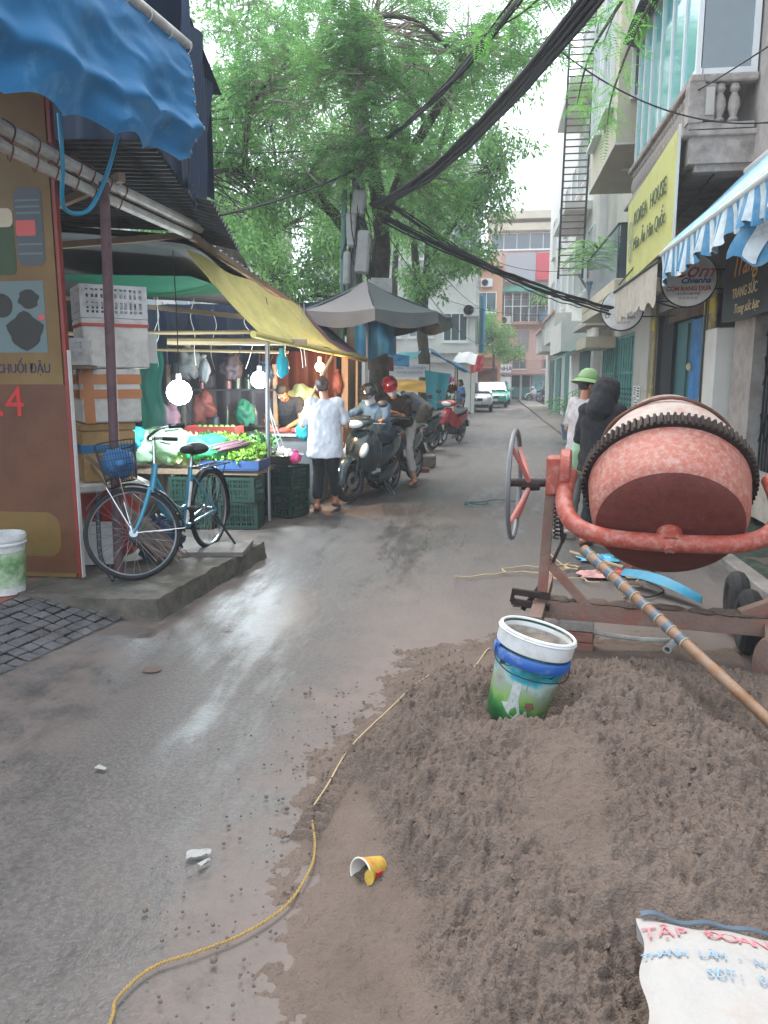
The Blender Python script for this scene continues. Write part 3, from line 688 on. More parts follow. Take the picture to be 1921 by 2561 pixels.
m = MB(); m.add([(2.1, 23.0, 2.3), (2.1, 28.5, 2.3), (2.8, 28.5, 2.6), (2.8, 23.0, 2.6), (2.1, 23.0, 2.26), (2.1, 28.5, 2.26), (2.8, 28.5, 2.56), (2.8, 23.0, 2.56)], [(0,3,2,1), (4,5,6,7), (0,1,5,4), (1,2,6,5), (2,3,7,6), (3,0,4,7)]); m.obj('canopy', 'green_tin', C, smooth=False)
L_ = thing('rung_rack', 'tall rusty iron rack of rungs fixed before the white house', 'rack', (2.2, 22.6, 4.4))
m = MB()
for x in (1.75, 2.4): m.beam((x, 22.5, 4.3), (x + .12, 22.5, 13.5), .055)
m.obj('upright', 'steel_dark', L_, smooth=False)
m = MB(); m.beam((1.78, 22.5, 4.4), (2.42, 22.5, 4.4), .03); rg_ = m.obj('rung', 'rust_iron', L_, smooth=False)
for i in range(1, 52): share(rg_, L_, (.0023*i, 0, i*.175))
# ---------------- house D: farther white-pink row
D = thing('house', 'tall pale house with pink trimmed balconies beyond the white house', 'house', (3, 34, 0))
m = MB(); m.box((4.3, 37.2, 6.5), (2.6, 15.5, 13)); m.box((2.7, 34, 3.6), (.7, 6, 1.0)); m.box((2.7, 41, 3.4), (.7, 5, 1.0)); m.obj('wall', 'plaster_white', D, smooth=False)
m = MB(); m.box((2.3, 34, 4.15), (.1, 6, .1)); m.box((2.3, 41, 3.95), (.1, 5, .1)); m.obj('coping', 'pink_tile', D, smooth=False)
for z in (4.6, 7.6):
    for y in (31, 34, 37, 40.5): window(D, 'x', 3.0, y, y + 1.4, z, z + 1.8, 'frame_white', 'grey_glass', 1, 0)
for y in (31.5, 36, 40): 
    m = MB(); m.box((2.98, y, 1.25), (.06, 2.4, 2.5)); m.obj('shutter', 'teal_metal', D, smooth=False)
# ---------------- far end: pink tiled building facing up the lane
E_ = thing('house', 'pink tiled four storey building closing the end of the lane', 'house', (2, 60, 0))
m = MB(); m.box((2.6, 63.5, 6.7), (6.2, 7, 13.4)); m.obj('wall', 'pink_tile', E_, smooth=False)
m = MB()
for z in (2.35, 2.95, 5.35, 6.4, 7.45): m.box((2.6, 59.985, z), (6.2, .04, .05))
for x in (1.2, 2.5, 3.8): m.box((x, 59.985, 5.1), (.05, .04, 5.2))
m.obj('tile_band', 'pink_mid', E_, smooth=False)
m = MB(); m.box((2.6, 59.5, 13.3), (6.4, 1.0, .55)); m.box((2.6, 59.6, 12.5), (6.3, .8, .5)); m.obj('roof_slab', 'plaster_beige', E_, smooth=False)
window(E_, 'y', 60, -.3, 5.4, 11.0, 12.2, 'frame_white', 'dim_glass', 5, 0, name='window_band')
m = MB(); m.box((1.9, 59.7, 9.7), (2.2, .25, 2.0)); m.obj('panel', 'grey_panel', E_, smooth=False)
m = MB(); m.box((3.75, 59.69, 9.75), (1.45, .25, 1.9)); m.obj('panel', 'red_panel', E_, smooth=False, label='red cladding panel')
m = MB()
m.add([(.6, 58.9, 8.0), (5.6, 58.9, 8.0), (5.6, 60, 8.5), (.6, 60, 8.5), (.6, 58.9, 7.9), (5.6, 58.9, 7.9), (5.6, 60, 8.4), (.6, 60, 8.4)], [(0,3,2,1), (4,5,6,7), (0,1,5,4), (1,2,6,5), (2,3,7,6), (3,0,4,7)]); m.obj('canopy', 'green_tin', E_, smooth=False)
m = MB(); m.box((2.8, 59.6, 5.7), (4.6, .8, .2)); m.obj('balcony_slab', 'pink_mid', E_, smooth=False)
window(E_, 'y', 60, .7, 5.0, 5.9, 7.8, 'frame_dark', 'dim_glass', 4, 0, sill=False, name='balcony_window')
m = MB()
for i in range(8): m.beam((.8 + i*.6, 59.25, 5.8), (.8 + i*.6, 59.25, 7.9), .07)
m.beam((.8, 59.25, 6.9), (5.0, 59.25, 6.9), .06); m.obj('post', 'frame_white', E_, smooth=False)
window(E_, 'y', 60, 1.9, 2.7, 3.6, 5.2, 'pink_mid', 'grey_glass', 1, 2, sill=False); window(E_, 'y', 60, 1.5, 2.6, 2.0+.35, 3.1, 'pink_mid', 'dim_glass', 1, 0); window(E_, 'y', 60, 3.7, 4.4, 2.35, 3.1, 'pink_mid', 'dim_glass', 0, 0)
m = MB(); m.box((2.9, 59.3, 2.02), (4.4, 1.4, .14)); m.obj('porch_slab', 'pink_mid', E_, smooth=False)
for x0 in (1.45, 2.2): 
    dd = window(E_, 'y', 59.9, x0, x0 + .72, 0, 1.95, 'frame_white', 'frame_dark', 0, 0, sill=False, name='glass_door')
    m = MB(); m.box((x0 + .36, 59.87, .65), (.56, .02, .75)); m.obj('door_panel', 'teal_metal', dd, smooth=False)
window(E_, 'y', 59.9, 3.05, 4.6, .2, 1.95, 'frame_white', 'teal_glass', 1, 0, sill=False, name='shop_window')
sg = thing('pharmacy_sign', 'tall pale blue NHÀ THUỐC board beside the glass door', 'sign', (1.0, 58.8, .9))
m = MB(); m.box((1.0, 58.8, 1.75), (.85, .08, 1.9)); m.obj('board', 'sign_white', sg, smooth=False)
text('NHÀ', .42, (1.0, 58.75, 2.35), (R(90), 0, 0), 'ink_blue', sg, bold=.01); text('THUỐC', .26, (1.0, 58.75, 1.85), (R(90), 0, 0), 'ink_blue', sg, bold=.01)
m = MB(); m.cyl((1.0, 58.82, 0), (1.0, 58.82, .85), .04, n=8); m.obj('post', 'steel_dark', sg)
# ---------------- orange side wall building
F_ = thing('house', 'orange walled building with air conditioners left of the pink building', 'house', (-1, 56, 0))
m = MB(); m.box((-1.6, 59.5, 4.6), (4.4, 7, 9.2)); m.box((-1.3, 55.7, 3.2), (3.4, .6, .2)); m.box((-.9, 55.9, 9.4), (3, 1, .3)); m.obj('wall', 'orange_wall', F_, smooth=False)
m = MB(); m.box((-.9, 55.2, 2.4), (2.6, 1.4, .12), rx=.12); m.box((-.6, 55.9, 1.2), (2.0, .1, 2.3)); m.obj('shed_front', 'brick_red', F_, smooth=False)
window(F_, 'y', 56, -1.2, .2, 6.2, 7.6, 'frame_white', 'dim_glass', 1, 0); window(F_, 'y', 56, -1.2, .1, 4.0, 5.2, 'frame_white', 'dim_glass', 1, 0)
m = MB(); m.box((-.7, 55.7, 5.75), (1.6, .6, .12)); m.obj('ledge', 'plaster_pale', F_, smooth=False)
aircon(-.5, 55.7, 7.9, 0, 'air conditioner above the upper window of the orange wall'); aircon(.9, 59.0, 5.0+.6, 0, 'air conditioner under the pink building balcony'); aircon(-.8, 55.6, 5.85, 0, 'air conditioner on the ledge of the orange wall')
# ---------------- white building behind the trees
G = thing('house', 'white building with window ledges behind the street trees', 'house', (-3.5, 37, 0))
m = MB(); m.box((-4.6, 40.5, 5.6), (7.6, 7.8, 11.2)); m.box((-2.3, 36.3, 2.9), (3.2, .7, .3)); m.box((-1.9, 36.45, 2.55), (2.2, .5, .4)); m.obj('wall', 'plaster_white', G, smooth=False)
for x0, z0 in ((-5.4, 3.5), (-3.9, 3.5), (-2.3, 3.3), (-5.4, 7.0), (-3.6, 7.0), (-1.9, 7.2)): window(G, 'y', 36.6, x0, x0 + 1.15, z0, z0 + 1.3, 'frame_white', 'dim_glass' if z0 < 3.4 else 'grey_glass', 2, 0)
for y in (38, 41): 
    for z in (3.2, 6.0, 8.5):
        f = MB(); f.box((-.78, y + .7, z + .8), (.06, 1.4, 1.7)); o = f.obj('window', 'frame_white', G, smooth=False); f = MB(); f.box((-.745, y + .7, z + .8), (.02, 1.2, 1.5)); f.obj('pane', 'dim_glass', o, smooth=False)
aircon(-3.05, 36.4, 4.1, 0, 'air conditioner between windows of the white building', .7); aircon(-1.0, 36.4, 4.4, 0, 'air conditioner at the corner of the white building', .7)
m = MB(); m.box((-.5, 37.4, 4.1), (.1, .9, 2.6), rz=.2); m.obj('blade_sign', 'sheet_blue', label='pale blue vertical shop sign on the white building corner', cat='sign')
# ---------------- pale blocks seen through the leaves on the left
for k, (x, y, wx, h, mt, lb) in enumerate(((-13, 33, 6, 9, 'plaster_white', 'pale apartment block glimpsed through leaves behind the stall roof'), (-20, 30, 6, 8.5, 'plaster_beige', 'beige block glimpsed behind the blue tarpaulin'), (-8.6, 46, 3.6, 12, 'plaster_pale', 'grey white block standing between the trees'))):
    t = thing('house', lb, 'house', (x, y, 0)); m = MB(); m.box((x, y + 3, h/2), (wx, 6, h)); m.box((x, y + 2.9, h + .1), (wx + .4, 6.4, .2)); m.obj('wall', mt, t, smooth=False)
    for z in (1.2, 4.2, 7.0):
        for q in range(3):
            x0 = x - wx/2 + .3 + q*wx/3
            if z + 1.5 < h: window(t, 'y', y, x0, x0 + 1.2, z, z + 1.5, 'frame_white', 'grey_glass', 1, 0)
# ================================================================== TREES, POLE, WIRES
M('bark', '#3b342d', .95, var=.35, scale=12, bump=.9, bscale=35, dirt=('#55594a', .4, 6))
M('bark_pale', '#8a7f70', .9, var=.25, scale=14)
def leaf_mat(name, col, isl=.35, tr=.45):
    m = bpy.data.materials.new(name); m.use_nodes = True; t = m.node_tree; N = t.nodes; L = t.links
    b = N['Principled BSDF']; b.inputs['Roughness'].default_value = .5; b.inputs['Specular IOR Level'].default_value = .35
    g = N.new('ShaderNodeNewGeometry'); tc = N.new('ShaderNodeTexCoord')
    nz = N.new('ShaderNodeTexNoise'); nz.inputs['Scale'].default_value = 1.1; nz.inputs['Detail'].default_value = 3; L.new(tc.outputs['Object'], nz.inputs['Vector'])
    ad = N.new('ShaderNodeMath'); ad.operation = 'ADD'; L.new(g.outputs['Random Per Island'], ad.inputs[0])
    sb = N.new('ShaderNodeMath'); sb.operation = 'MULTIPLY_ADD'; sb.inputs[1].default_value = 2.2; sb.inputs[2].default_value = -1.1; L.new(nz.outputs['Fac'], sb.inputs[0]); L.new(sb.outputs[0], ad.inputs[1])
    v = N.new('ShaderNodeMapRange'); v.inputs[3].default_value = 1 - isl; v.inputs[4].default_value = 1 + isl*1.3; L.new(ad.outputs[0], v.inputs[0])
    h = N.new('ShaderNodeMapRange'); h.inputs[3].default_value = .525; h.inputs[4].default_value = .475; L.new(ad.outputs[0], h.inputs[0])
    hs = N.new('ShaderNodeHueSaturation'); hs.inputs['Color'].default_value = (*hx(col), 1); L.new(v.outputs[0], hs.inputs['Value']); L.new(h.outputs[0], hs.inputs['Hue'])
    L.new(hs.outputs[0], b.inputs['Base Color'])
    tl = N.new('ShaderNodeBsdfTranslucent'); L.new(hs.outputs[0], tl.inputs[0])
    mx_ = N.new('ShaderNodeMixShader'); mx_.inputs[0].default_value = tr; L.new(b.outputs[0], mx_.inputs[1]); L.new(tl.outputs[0], mx_.inputs[2])
    L.new(mx_.outputs[0], N['Material Output'].inputs[0]); MATS[name] = m
leaf_mat('leaf_dark', '#6a9c58', .35, .5); leaf_mat('leaf_mid', '#73a85f', .35, .5); leaf_mat('leaf_light', '#88b96e', .35, .5); leaf_mat('leaf_spray', '#6bb052', .3, .5)

class Leaves:
    def __init__(s, seed): s.v = []; s.f = []; s.r = random.Random(seed)
    def leaf(s, p, d, n, l, w_):
        """diamond leaf from p along d, facing n"""
        k = len(s.v); sd_ = d.cross(n)
        if sd_.length < 1e-5: return
        sd_ = sd_.normalized() * w_ * .5
        q = p + d * l * .45; s.v += [p, q + sd_, p + d * l - n * l * .12, q - sd_]; s.f.append((k, k+1, k+2, k+3))
    def rdir(s): 
        z = s.r.uniform(-1, 1); a = s.r.uniform(0, 6.283); q = math.sqrt(1-z*z); return V((q*math.cos(a), q*math.sin(a), z))
    def tuft(s, c, rad, n, l, w_):
        for _ in range(n):
            d = s.rdir(); p = c + d * rad * s.r.random()**.5
            dd = (d + s.rdir()*.7 + V((0, 0, -.45))).normalized(); nn = (V((0, 0, 1)) + s.rdir()*.8).normalized()
            s.leaf(p, dd, nn, l * s.r.uniform(.7, 1.25), w_ * s.r.uniform(.8, 1.2))
    def spray(s, p, d, l, k, ll, lw):
        """feathery compound leaf: paired leaflets along a drooping rachis"""
        d = d.normalized(); sd_ = d.cross(V((0, 0, 1)))
        if sd_.length < .01: sd_ = V((1, 0, 0))
        sd_.normalize(); nn = (sd_.cross(d) + s.rdir()*.25).normalized(); q = p.copy()
        for i in range(k):
            t = (i+1) / k; q = q + d * l / k; d = (d + V((0, 0, -.05))).normalized(); ln = ll * (math.sin(t*2.6 + .35))
            for sg in (-1, 1): s.leaf(q, (sd_*sg + d*.45).normalized(), nn, ln, lw)
        return q
    def obj(s, name, mat, parent):
        m = MB(); m.v = [tuple(p) for p in s.v]; m.f = s.f; m.mi = [0]*len(s.f)
        return m.obj(name, mat, parent, smooth=False, fixn=False)

def tree(name, label, base, trunks, blobs, leafm, seed, kind='tuft', per=(26, .22, .11, .042), gap=.05, tw=.5, bark='bark', twigs=True):
    t = thing(name, label, 'tree', base, 0, 'street trees'); r = random.Random(seed); nodes = []
    for tr in trunks:
        m = MB(); pp = bez([p for p, _ in tr], 6); kk = len(pp); rr = []
        for i in range(kk):
            u = i / (kk-1) * (len(tr)-1); a = int(min(u, len(tr)-2)); rr.append(lerp(tr[a][1], tr[a+1][1], u-a) * (1 + .08*math.sin(i*2.1)))
        m.tube(pp, rr, 12); m.obj('trunk', bark, t); nodes += [(p, q) for p, q in zip(pp, rr)][len(pp)//3:]
    L_ = Leaves(seed); limbs = MB(); tws = MB()
    for (c, rad, nc) in blobs:
        c = V(c); rad = V(rad)
        p0, r0 = min(nodes, key=lambda q: (q[0]-c).length + max(0, q[0].z - c.z)*1.5)
        mid = p0.lerp(c, .5) + V((r.uniform(-.2, .2), r.uniform(-.2, .2), .12*(c-p0).length)); path = bez([p0, mid, c], 6)
        limbs.tube(path, [lerp(min(r0*.6, .09), .02, i/(len(path)-1)) for i in range(len(path))], 7)
        done = 0; tries = 0
        while done < nc and tries < nc*6:
            tries += 1; d = L_.rdir(); q = c + V((d.x*rad.x, d.y*rad.y, d.z*rad.z)) * r.random()**.42
            if fbm(q.x, q.y, q.z + seed, 2, .75) < gap: continue
            done += 1
            if twigs and r.random() < tw:
                s0 = path[r.randrange(2, len(path))]; tws.tube(bez([s0, s0.lerp(q, .5) + L_.rdir()*.12, q], 3), [.014, .012, .011, .009, .007, .006, .004], 4)
            if kind == 'tuft': L_.tuft(q, per[1], per[0], per[2], per[3])
            else:
                for _ in range(per[0]):
                    dd = L_.rdir(); dd.z = dd.z*.5 - .15; L_.spray(q + L_.rdir()*.06, dd, per[1]*r.uniform(.7, 1.2), 9, per[2], per[3])
    limbs.obj('limb', bark, t, kind='stuff')
    if tws.v: tws.obj('twigs', 'bark_pale' if name == 'feathery_tree' else bark, t, kind='stuff')
    L_.obj('crown', leafm, t); return t

tree('feathery_tree', 'tall feathery leaved tree with dark trunk behind the grey parasol', (-2.05, 14.3, 0),
     [[((-2.05, 14.3, -.1), .20), ((-2.07, 14.3, 2.5), .17), ((-2.02, 14.2, 4.4), .15), ((-2.3, 13.9, 6.0), .11), ((-2.4, 13.6, 8.0), .06)], [((-2.05, 14.3, 3.2), .1), ((-3.0, 13.6, 4.6), .10), ((-4.6, 12.6, 5.0), .07), ((-5.6, 12.2, 4.9), .05)], [((-2.03, 14.2, 4.2), .1), ((-1.3, 13.4, 5.4), .08), ((-.2, 12.6, 6.6), .05)]],
     [((-3.6, 13, 6.6), (1.4, 1.5, 1.1), 130), ((-1.9, 13.2, 7.2), (1.6, 1.6, 1.1), 150), ((-.4, 12.6, 6.6), (1.3, 1.5, 1.1), 110), ((-2.6, 13.4, 4.9), (1.3, 1.2, .8), 90), ((-1.3, 13.2, 4.7), (1.0, 1.1, .8), 75), ((-4.6, 12.4, 5.4), (.9, 1.0, .7), 40), ((.6, 11.8, 6.9), (1.0, 1.2, .9), 55), ((-2.1, 11.3, 5.7), (.75, .5, .75), 60), ((-1.5, 11.4, 4.9), (.6, .5, .5), 40), ((-2.05, 11.35, 4.75), (.45, .3, .5), 30), ((-1.9, 11.3, 6.4), (.6, .4, .5), 40), ((-2.7, 11.6, 4.5), (.7, .6, .5), 28), ((-1.2, 11.6, 5.9), (.7, .5, .6), 28), ((-3.3, 11.8, 5.9), (.9, .7, .7), 34)],
     'leaf_dark', 11, 'spray', (5, .34, .085, .022), -.12, .6)
tree('street_tree', 'twin stemmed broadleaf tree standing by the blue market tarpaulin', (-2.08, 24, 0),
     [[((-2.08, 24, -.1), .21), ((-2.06, 24, 2.0), .18), ((-2.2, 24, 3.4), .15), ((-2.45, 24, 6.0), .09), ((-2.7, 23.8, 8.5), .05)], [((-2.15, 24, 3.0), .14), ((-2.0, 24, 5.0), .11), ((-1.8, 23.8, 7.5), .07), ((-1.2, 23.5, 9.5), .04)], [((-2.1, 24, 4.6), .09), ((-1.2, 23.6, 6.0), .07), ((.3, 23.2, 7.4), .04)]],
     [((-.2, 23.4, 7.6), (1.7, 1.6, 1.0), 160), ((-1.6, 23.5, 9.4), (1.9, 1.8, 1.3), 170), ((.4, 23.0, 10.2), (1.5, 1.6, 1.1), 90), ((-2.9, 23.8, 6.6), (1.6, 1.5, 1.2), 120), ((-1.0, 23.2, 5.2), (1.1, 1.2, .65), 95), ((-.6, 23.3, 6.4), (1.2, 1.2, .7), 80), ((-2.2, 23.6, 4.4), (.9, .9, .6), 50)],
     'leaf_mid', 5, 'tuft', (24, .26, .16, .062), -.1, .4)
tree('leaning_tree', 'dark leaning tree trunk rising behind the yellow tarpaulin roof', (-2.9, 11.6, 0),
     [[((-2.9, 11.6, -.1), .17), ((-3.15, 11.4, 1.6), .15), ((-3.6, 11.1, 3.05), .13), ((-4.2, 11, 3.9), .12), ((-4.9, 11, 5.0), .08)]],
     [((-4.7, 12.2, 5.6), (1.2, 1.2, .9), 90), ((-3.9, 13.0, 4.7), (1.0, 1.0, .7), 70), ((-5.6, 11.8, 4.4), (1.0, 1.2, .9), 60)], 'leaf_mid', 21, 'tuft', (26, .22, .11, .042), -.05, .5)
tree('bushy_tree', 'pale green bushy tree beyond the market stalls near the leaning trunk', (-5.2, 19, 0),
     [[((-5.2, 19, -.1), .2), ((-5.1, 19, 2.2), .16), ((-5.3, 18.8, 5), .08)]],
     [((-5.0, 18.6, 4.0), (1.7, 1.6, 1.3), 190), ((-4.0, 18.6, 5.4), (1.5, 1.5, 1.1), 130), ((-6.2, 18.8, 5.6), (1.6, 1.5, 1.2), 130), ((-3.7, 18.8, 3.5), (1.0, 1.1, .9), 80), ((-5.3, 18.6, 7.6), (2.2, 1.6, 1.1), 140)], 'leaf_light', 31, 'tuft', (26, .26, .13, .05), -.1, .3)
tree('background_tree', 'deep green tree filling the sky behind the blue tarpaulin awning', (-7.4, 22, 0),
     [[((-7.4, 22, -.1), .24), ((-7.3, 22, 3), .2), ((-7.6, 21.6, 7), .09)]],
     [((-7.2, 21.4, 6.0), (2.3, 2, 1.7), 190), ((-5.6, 21.4, 8.6), (2.6, 2, 1.6), 200), ((-8.6, 21.4, 9.0), (2.4, 2, 1.7), 170), ((-6.5, 21.4, 11.2), (3.0, 2, 1.5), 170), ((-6.0, 21.8, 3.4), (1.7, 1.5, 1.0), 90)], 'leaf_mid', 41, 'tuft', (24, .32, .17, .066), -.08, .2)
tree('background_tree', 'distant tree with thin crown between white building and feathery tree', (-3.9, 30, 0),
     [[((-3.9, 30, -.1), .2), ((-3.8, 30, 4), .15), ((-3.6, 30, 8), .07)]],
     [((-3.8, 29.6, 7.2), (2.2, 1.8, 1.6), 130), ((-2.4, 29.6, 9.4), (2.4, 1.8, 1.5), 130), ((-5.2, 29.6, 9.6), (2.2, 1.8, 1.6), 120), ((-3.4, 29.6, 12.0), (3, 1.8, 1.4), 120)], 'leaf_light', 51, 'tuft', (22, .36, .2, .08), -.05, .2)
# a small tree by the orange wall at the end of the lane, creeper on the pink house
tree('small_tree', 'small round tree growing before the orange wall at the lane end', (.1, 52, 0),
     [[((.1, 52, -.1), .12), ((.1, 52, 2.2), .09), ((0, 52, 4.4), .04)]], [((-.1, 51.6, 4.3), (1.5, 1.2, 1.0), 70), ((.9, 51.6, 3.4), (1.1, 1, .7), 45), ((-.4, 51.6, 5.3), (.9, .9, .7), 35)], 'leaf_dark', 61, 'tuft', (20, .36, .22, .09), -.3, .3)
# overhanging feathery branch on the near right
t = thing('hanging_branch', 'pale green feathery branch hanging over the lane before the balcony', 'branch', (1.6, 7.6, 4.8))
L_ = Leaves(77); m = MB()
twp = [[(2.2, 8.4, 6.2), (1.6, 7.8, 5.4), (1.05, 7.3, 4.75), (.85, 7.1, 4.3)], [(1.6, 7.8, 5.4), (1.2, 7.6, 4.6), (1.0, 7.5, 4.05), (.95, 7.4, 3.75)], [(1.6, 7.8, 5.4), (.7, 7.8, 5.2), (.2, 7.9, 4.9), (-.2, 8.0, 4.75)], [(1.05, 7.3, 4.75), (.8, 7.6, 4.4), (.72, 7.8, 4.05)]]
for k_, pts in enumerate(twp):
    pp = bez(pts, 6); m.tube(pp, [lerp(.018, .004, i/(len(pp)-1)) for i in range(len(pp))], 5)
    for i, p in enumerate(pp):
        if i < 5: continue
        for _ in range(3 if k_ != 2 else 2):
            d = L_.rdir(); d.z = -.25 + d.z*.35; L_.spray(p, d, .30*L_.r.uniform(.6, 1.2), 13, .05, .011)
m.obj('stem', 'bark', t); L_.obj('leaves', 'leaf_spray', t)
# potted plants along the right-hand houses
def pot_plant(loc, label, sc, potm, lm, n=30, ll=.5, droop=.5, pot=True):
    t = thing('potted_plant', label, 'plant', loc); L_ = Leaves(int(loc[1]*10)); r = L_.r
    if pot:
        m = MB(); m.lathe([(.001, 0), (.13*sc, 0), (.17*sc, .30*sc), (.19*sc, .31*sc), (.19*sc, .34*sc), (.16*sc, .34*sc), (.15*sc, .3*sc), (.001, .3*sc)], n=20); m.obj('pot', potm, t, world=False)
    m = MB(); z0 = .3*sc if pot else 0
    for k in range(4):
        a = k*1.7; hh = sc*(.5 + .25*k/3); m.tube([(0, 0, z0), (.05*math.cos(a), .05*math.sin(a), z0 + hh*.5), (.1*math.cos(a), .1*math.sin(a), z0 + hh)], [.016*sc, .013*sc, .008*sc], 6)
        for i in range(n//4):
            b_ = r.uniform(0, 6.28); p = V((.1*math.cos(a), .1*math.sin(a), z0 + hh*r.uniform(.35, 1))); d = V((math.cos(b_), math.sin(b_), r.uniform(.1, .9))).normalized(); q = p
            for s_ in range(3):
                L_.leaf(q, d, V((0, 0, 1)) - d*d.z, ll*sc/2.4, .045*sc); q = q + d*ll*sc/3.6; d = (d + V((0, 0, -droop))).normalized()
    m.obj('stem', 'leaf_dark', t, world=False)
    k = MB(); k.v = [tuple(p) for p in L_.v]; k.f = L_.f; k.mi = [0]*len(L_.f); k.obj('leaves', lm, t, world=False, smooth=False, fixn=False); return t
M('pot_blue', '#5d7288', .6, var=.15)
pot_plant((1.93, 19.6, .07), 'leafy dracaena in a blue pot on the lane edge', 1.15, 'pot_blue', 'leaf_mid', 44, .55, .45)
pot_plant((2.45, 15.1, 3.32), 'green palm spilling over the glass balcony beside the urn', .8, 'pot_blue', 'leaf_dark', 60, .6, .4)
pot_plant((2.3, 18.6, 3.32), 'arching bright green palm at the far end of glass balcony', 1.25, 'pot_blue', 'leaf_light', 90, .75, .4)
pot_plant((2.66, 10.6, 5.16), 'small potted plant behind the end pane of teal glazing', .5, 'sign_white', 'leaf_dark', 30, .5, .3)
pot_plant((3.6, 59.0, 5.8), 'bright green creeper on the pink building balcony', 2.2, 'pot_blue', 'leaf_light', 70, .7, .6)

# ---------------- utility pole
M('pole_concrete', '#6f736d', .9, var=.2, scale=5, dirt=('#5b5f58', .4, 4)); M('wrap_white', '#979894', .7, var=.15, scale=6, bump=.4, bscale=18, dirt=('#7d7f7b', .4, 6))
M('green_pipe', '#3f6b5e', .5, var=.2); M('rubber', '#141516', .6, var=.2); M('cable_black', '#15181b', .6, var=.25, scale=3)
P_ = thing('utility_pole', 'leaning concrete utility pole wrapped in cables and white meter boxes', 'pole', (-2.13, 12, 0))
m = MB(); m.tube([(-2.17, 12, -.1), (-2.1, 12, 3.2), (-1.93, 12, 6.4)], [.14, .11, .085], 14); m.obj('shaft', 'pole_concrete', P_)
m = MB(); m.lathe([(.001, .22), (.12, .10), (.17, 0), (.15, -.06), (.001, -.06)], (-1.96, 11.9, 6.5), (0, 0, 1), 12); m.box((-2.06, 11.85, 6.38), (.16, .14, .2)); m.obj('cap', 'rubber', P_)
for (x, y, z, sx, sy, sz, rr) in ((-2.0, 11.8, 4.12, .2, .16, .36, .14), (-2.12, 11.82, 3.75, .15, .14, .5, -.05), (-1.94, 11.78, 3.42, .2, .16, .62, .09), (-2.2, 11.84, 3.2, .11, .12, .5, .04)):
    m = MB(); m.box((x, y, z), (sx, sy, sz), ry=rr, bev=.03); m.obj('meter_box', 'wrap_white', P_)
m = MB(); m.cyl((-2.36, 11.9, 0), (-2.22, 11.9, 5.0), .045, n=10); m.obj('conduit', 'green_pipe', P_)
m = MB(); m.tube(sag((-2.3, 11.85, 4.6), (-1.7, 11.85, 4.5), .1, 6), .012, 5)
rr = random.Random(9)
for i in range(26):
    a = V((-2.05 + rr.uniform(-.1, .15), 11.8 + rr.uniform(-.05, .1), rr.uniform(3.8, 4.5))); b = a + V((rr.uniform(-.2, .3), rr.uniform(-.1, .1), rr.uniform(-1.2, -.3))); m.tube(bez([a, a.lerp(b, .5) + V((rr.uniform(-.15, .2), rr.uniform(-.1, .1), 0)), b], 4), .008, 4)
m.obj('loose_cables', 'cable_black', P_, kind='stuff')
VN = thing('creeper', 'dry tangled creeper twigs clinging round the utility pole top', 'creeper', (-2.0, 11.9, 4.9)); rr = random.Random(19); m = MB()
for i in range(150):
    a = V((-2.0 + rr.gauss(0, .5), 11.75 + rr.gauss(0, .2), 5.55 + rr.gauss(0, .38))); b = a + V((rr.gauss(0, .35), rr.gauss(0, .15), rr.gauss(-.05, .25))); m.tube(bez([a, a.lerp(b, .4) + V((rr.gauss(0, .1), rr.gauss(0, .05), rr.gauss(.05, .1))), b], 4), rr.uniform(.004, .011), 4, cap=False)
m.obj('twigs', 'bark_pale', VN, kind='stuff')
def bundle(a, b, s, n, spread, label, rad=(.008, .02), seed=1, group='overhead cables', tail=0):
    r = random.Random(seed); t = thing('cable_bundle', label, 'cable', a, 0, group)
    for i in range(n):
        o1 = V((r.gauss(0, spread), r.gauss(0, spread), r.gauss(0, spread))); o2 = V((r.gauss(0, spread), r.gauss(0, spread), r.gauss(0, spread)))
        m = MB(); p = sag(V(a) + o1*.6, V(b) + o2, s * r.uniform(.94, 1.06), 26)
        p = [q + V((0, 0, r.uniform(-1, 1)*spread*.35)) for q in p]; m.tube(p, r.uniform(*rad), 6); m.obj('cable', 'cable_black', t)
    return t
bundle((-1.8, 11.85, 4.1), (2.6, 1.2, 5.6), .8, 13, .036, 'thick black bundle of overhead cables sagging from the pole across the lane', (.010, .022), 2)
bundle((-1.8, 11.9, 4.95), (2.0, 3.5, 6.0), .62, 6, .03, 'thinner black cable bundle running high above the thick one', (.007, .014), 3)
bundle((-1.7, 12, 3.95), (2.25, 14.2, 2.72), .12, 8, .035, 'cable bundle crossing from the pole to the round sign awning', (.008, .018), 4)
bundle((-1.7, 12, 4.2), (2.3, 20, 3.4), .25, 6, .05, 'sagging cables crossing from the pole to the far balcony', (.008, .016), 5)
bundle((2.2, 14.2, 2.75), (2.3, 22.4, 4.4), .2, 5, .04, 'cables slung along the right-hand balconies toward the rung rack', (.01, .02), 6)
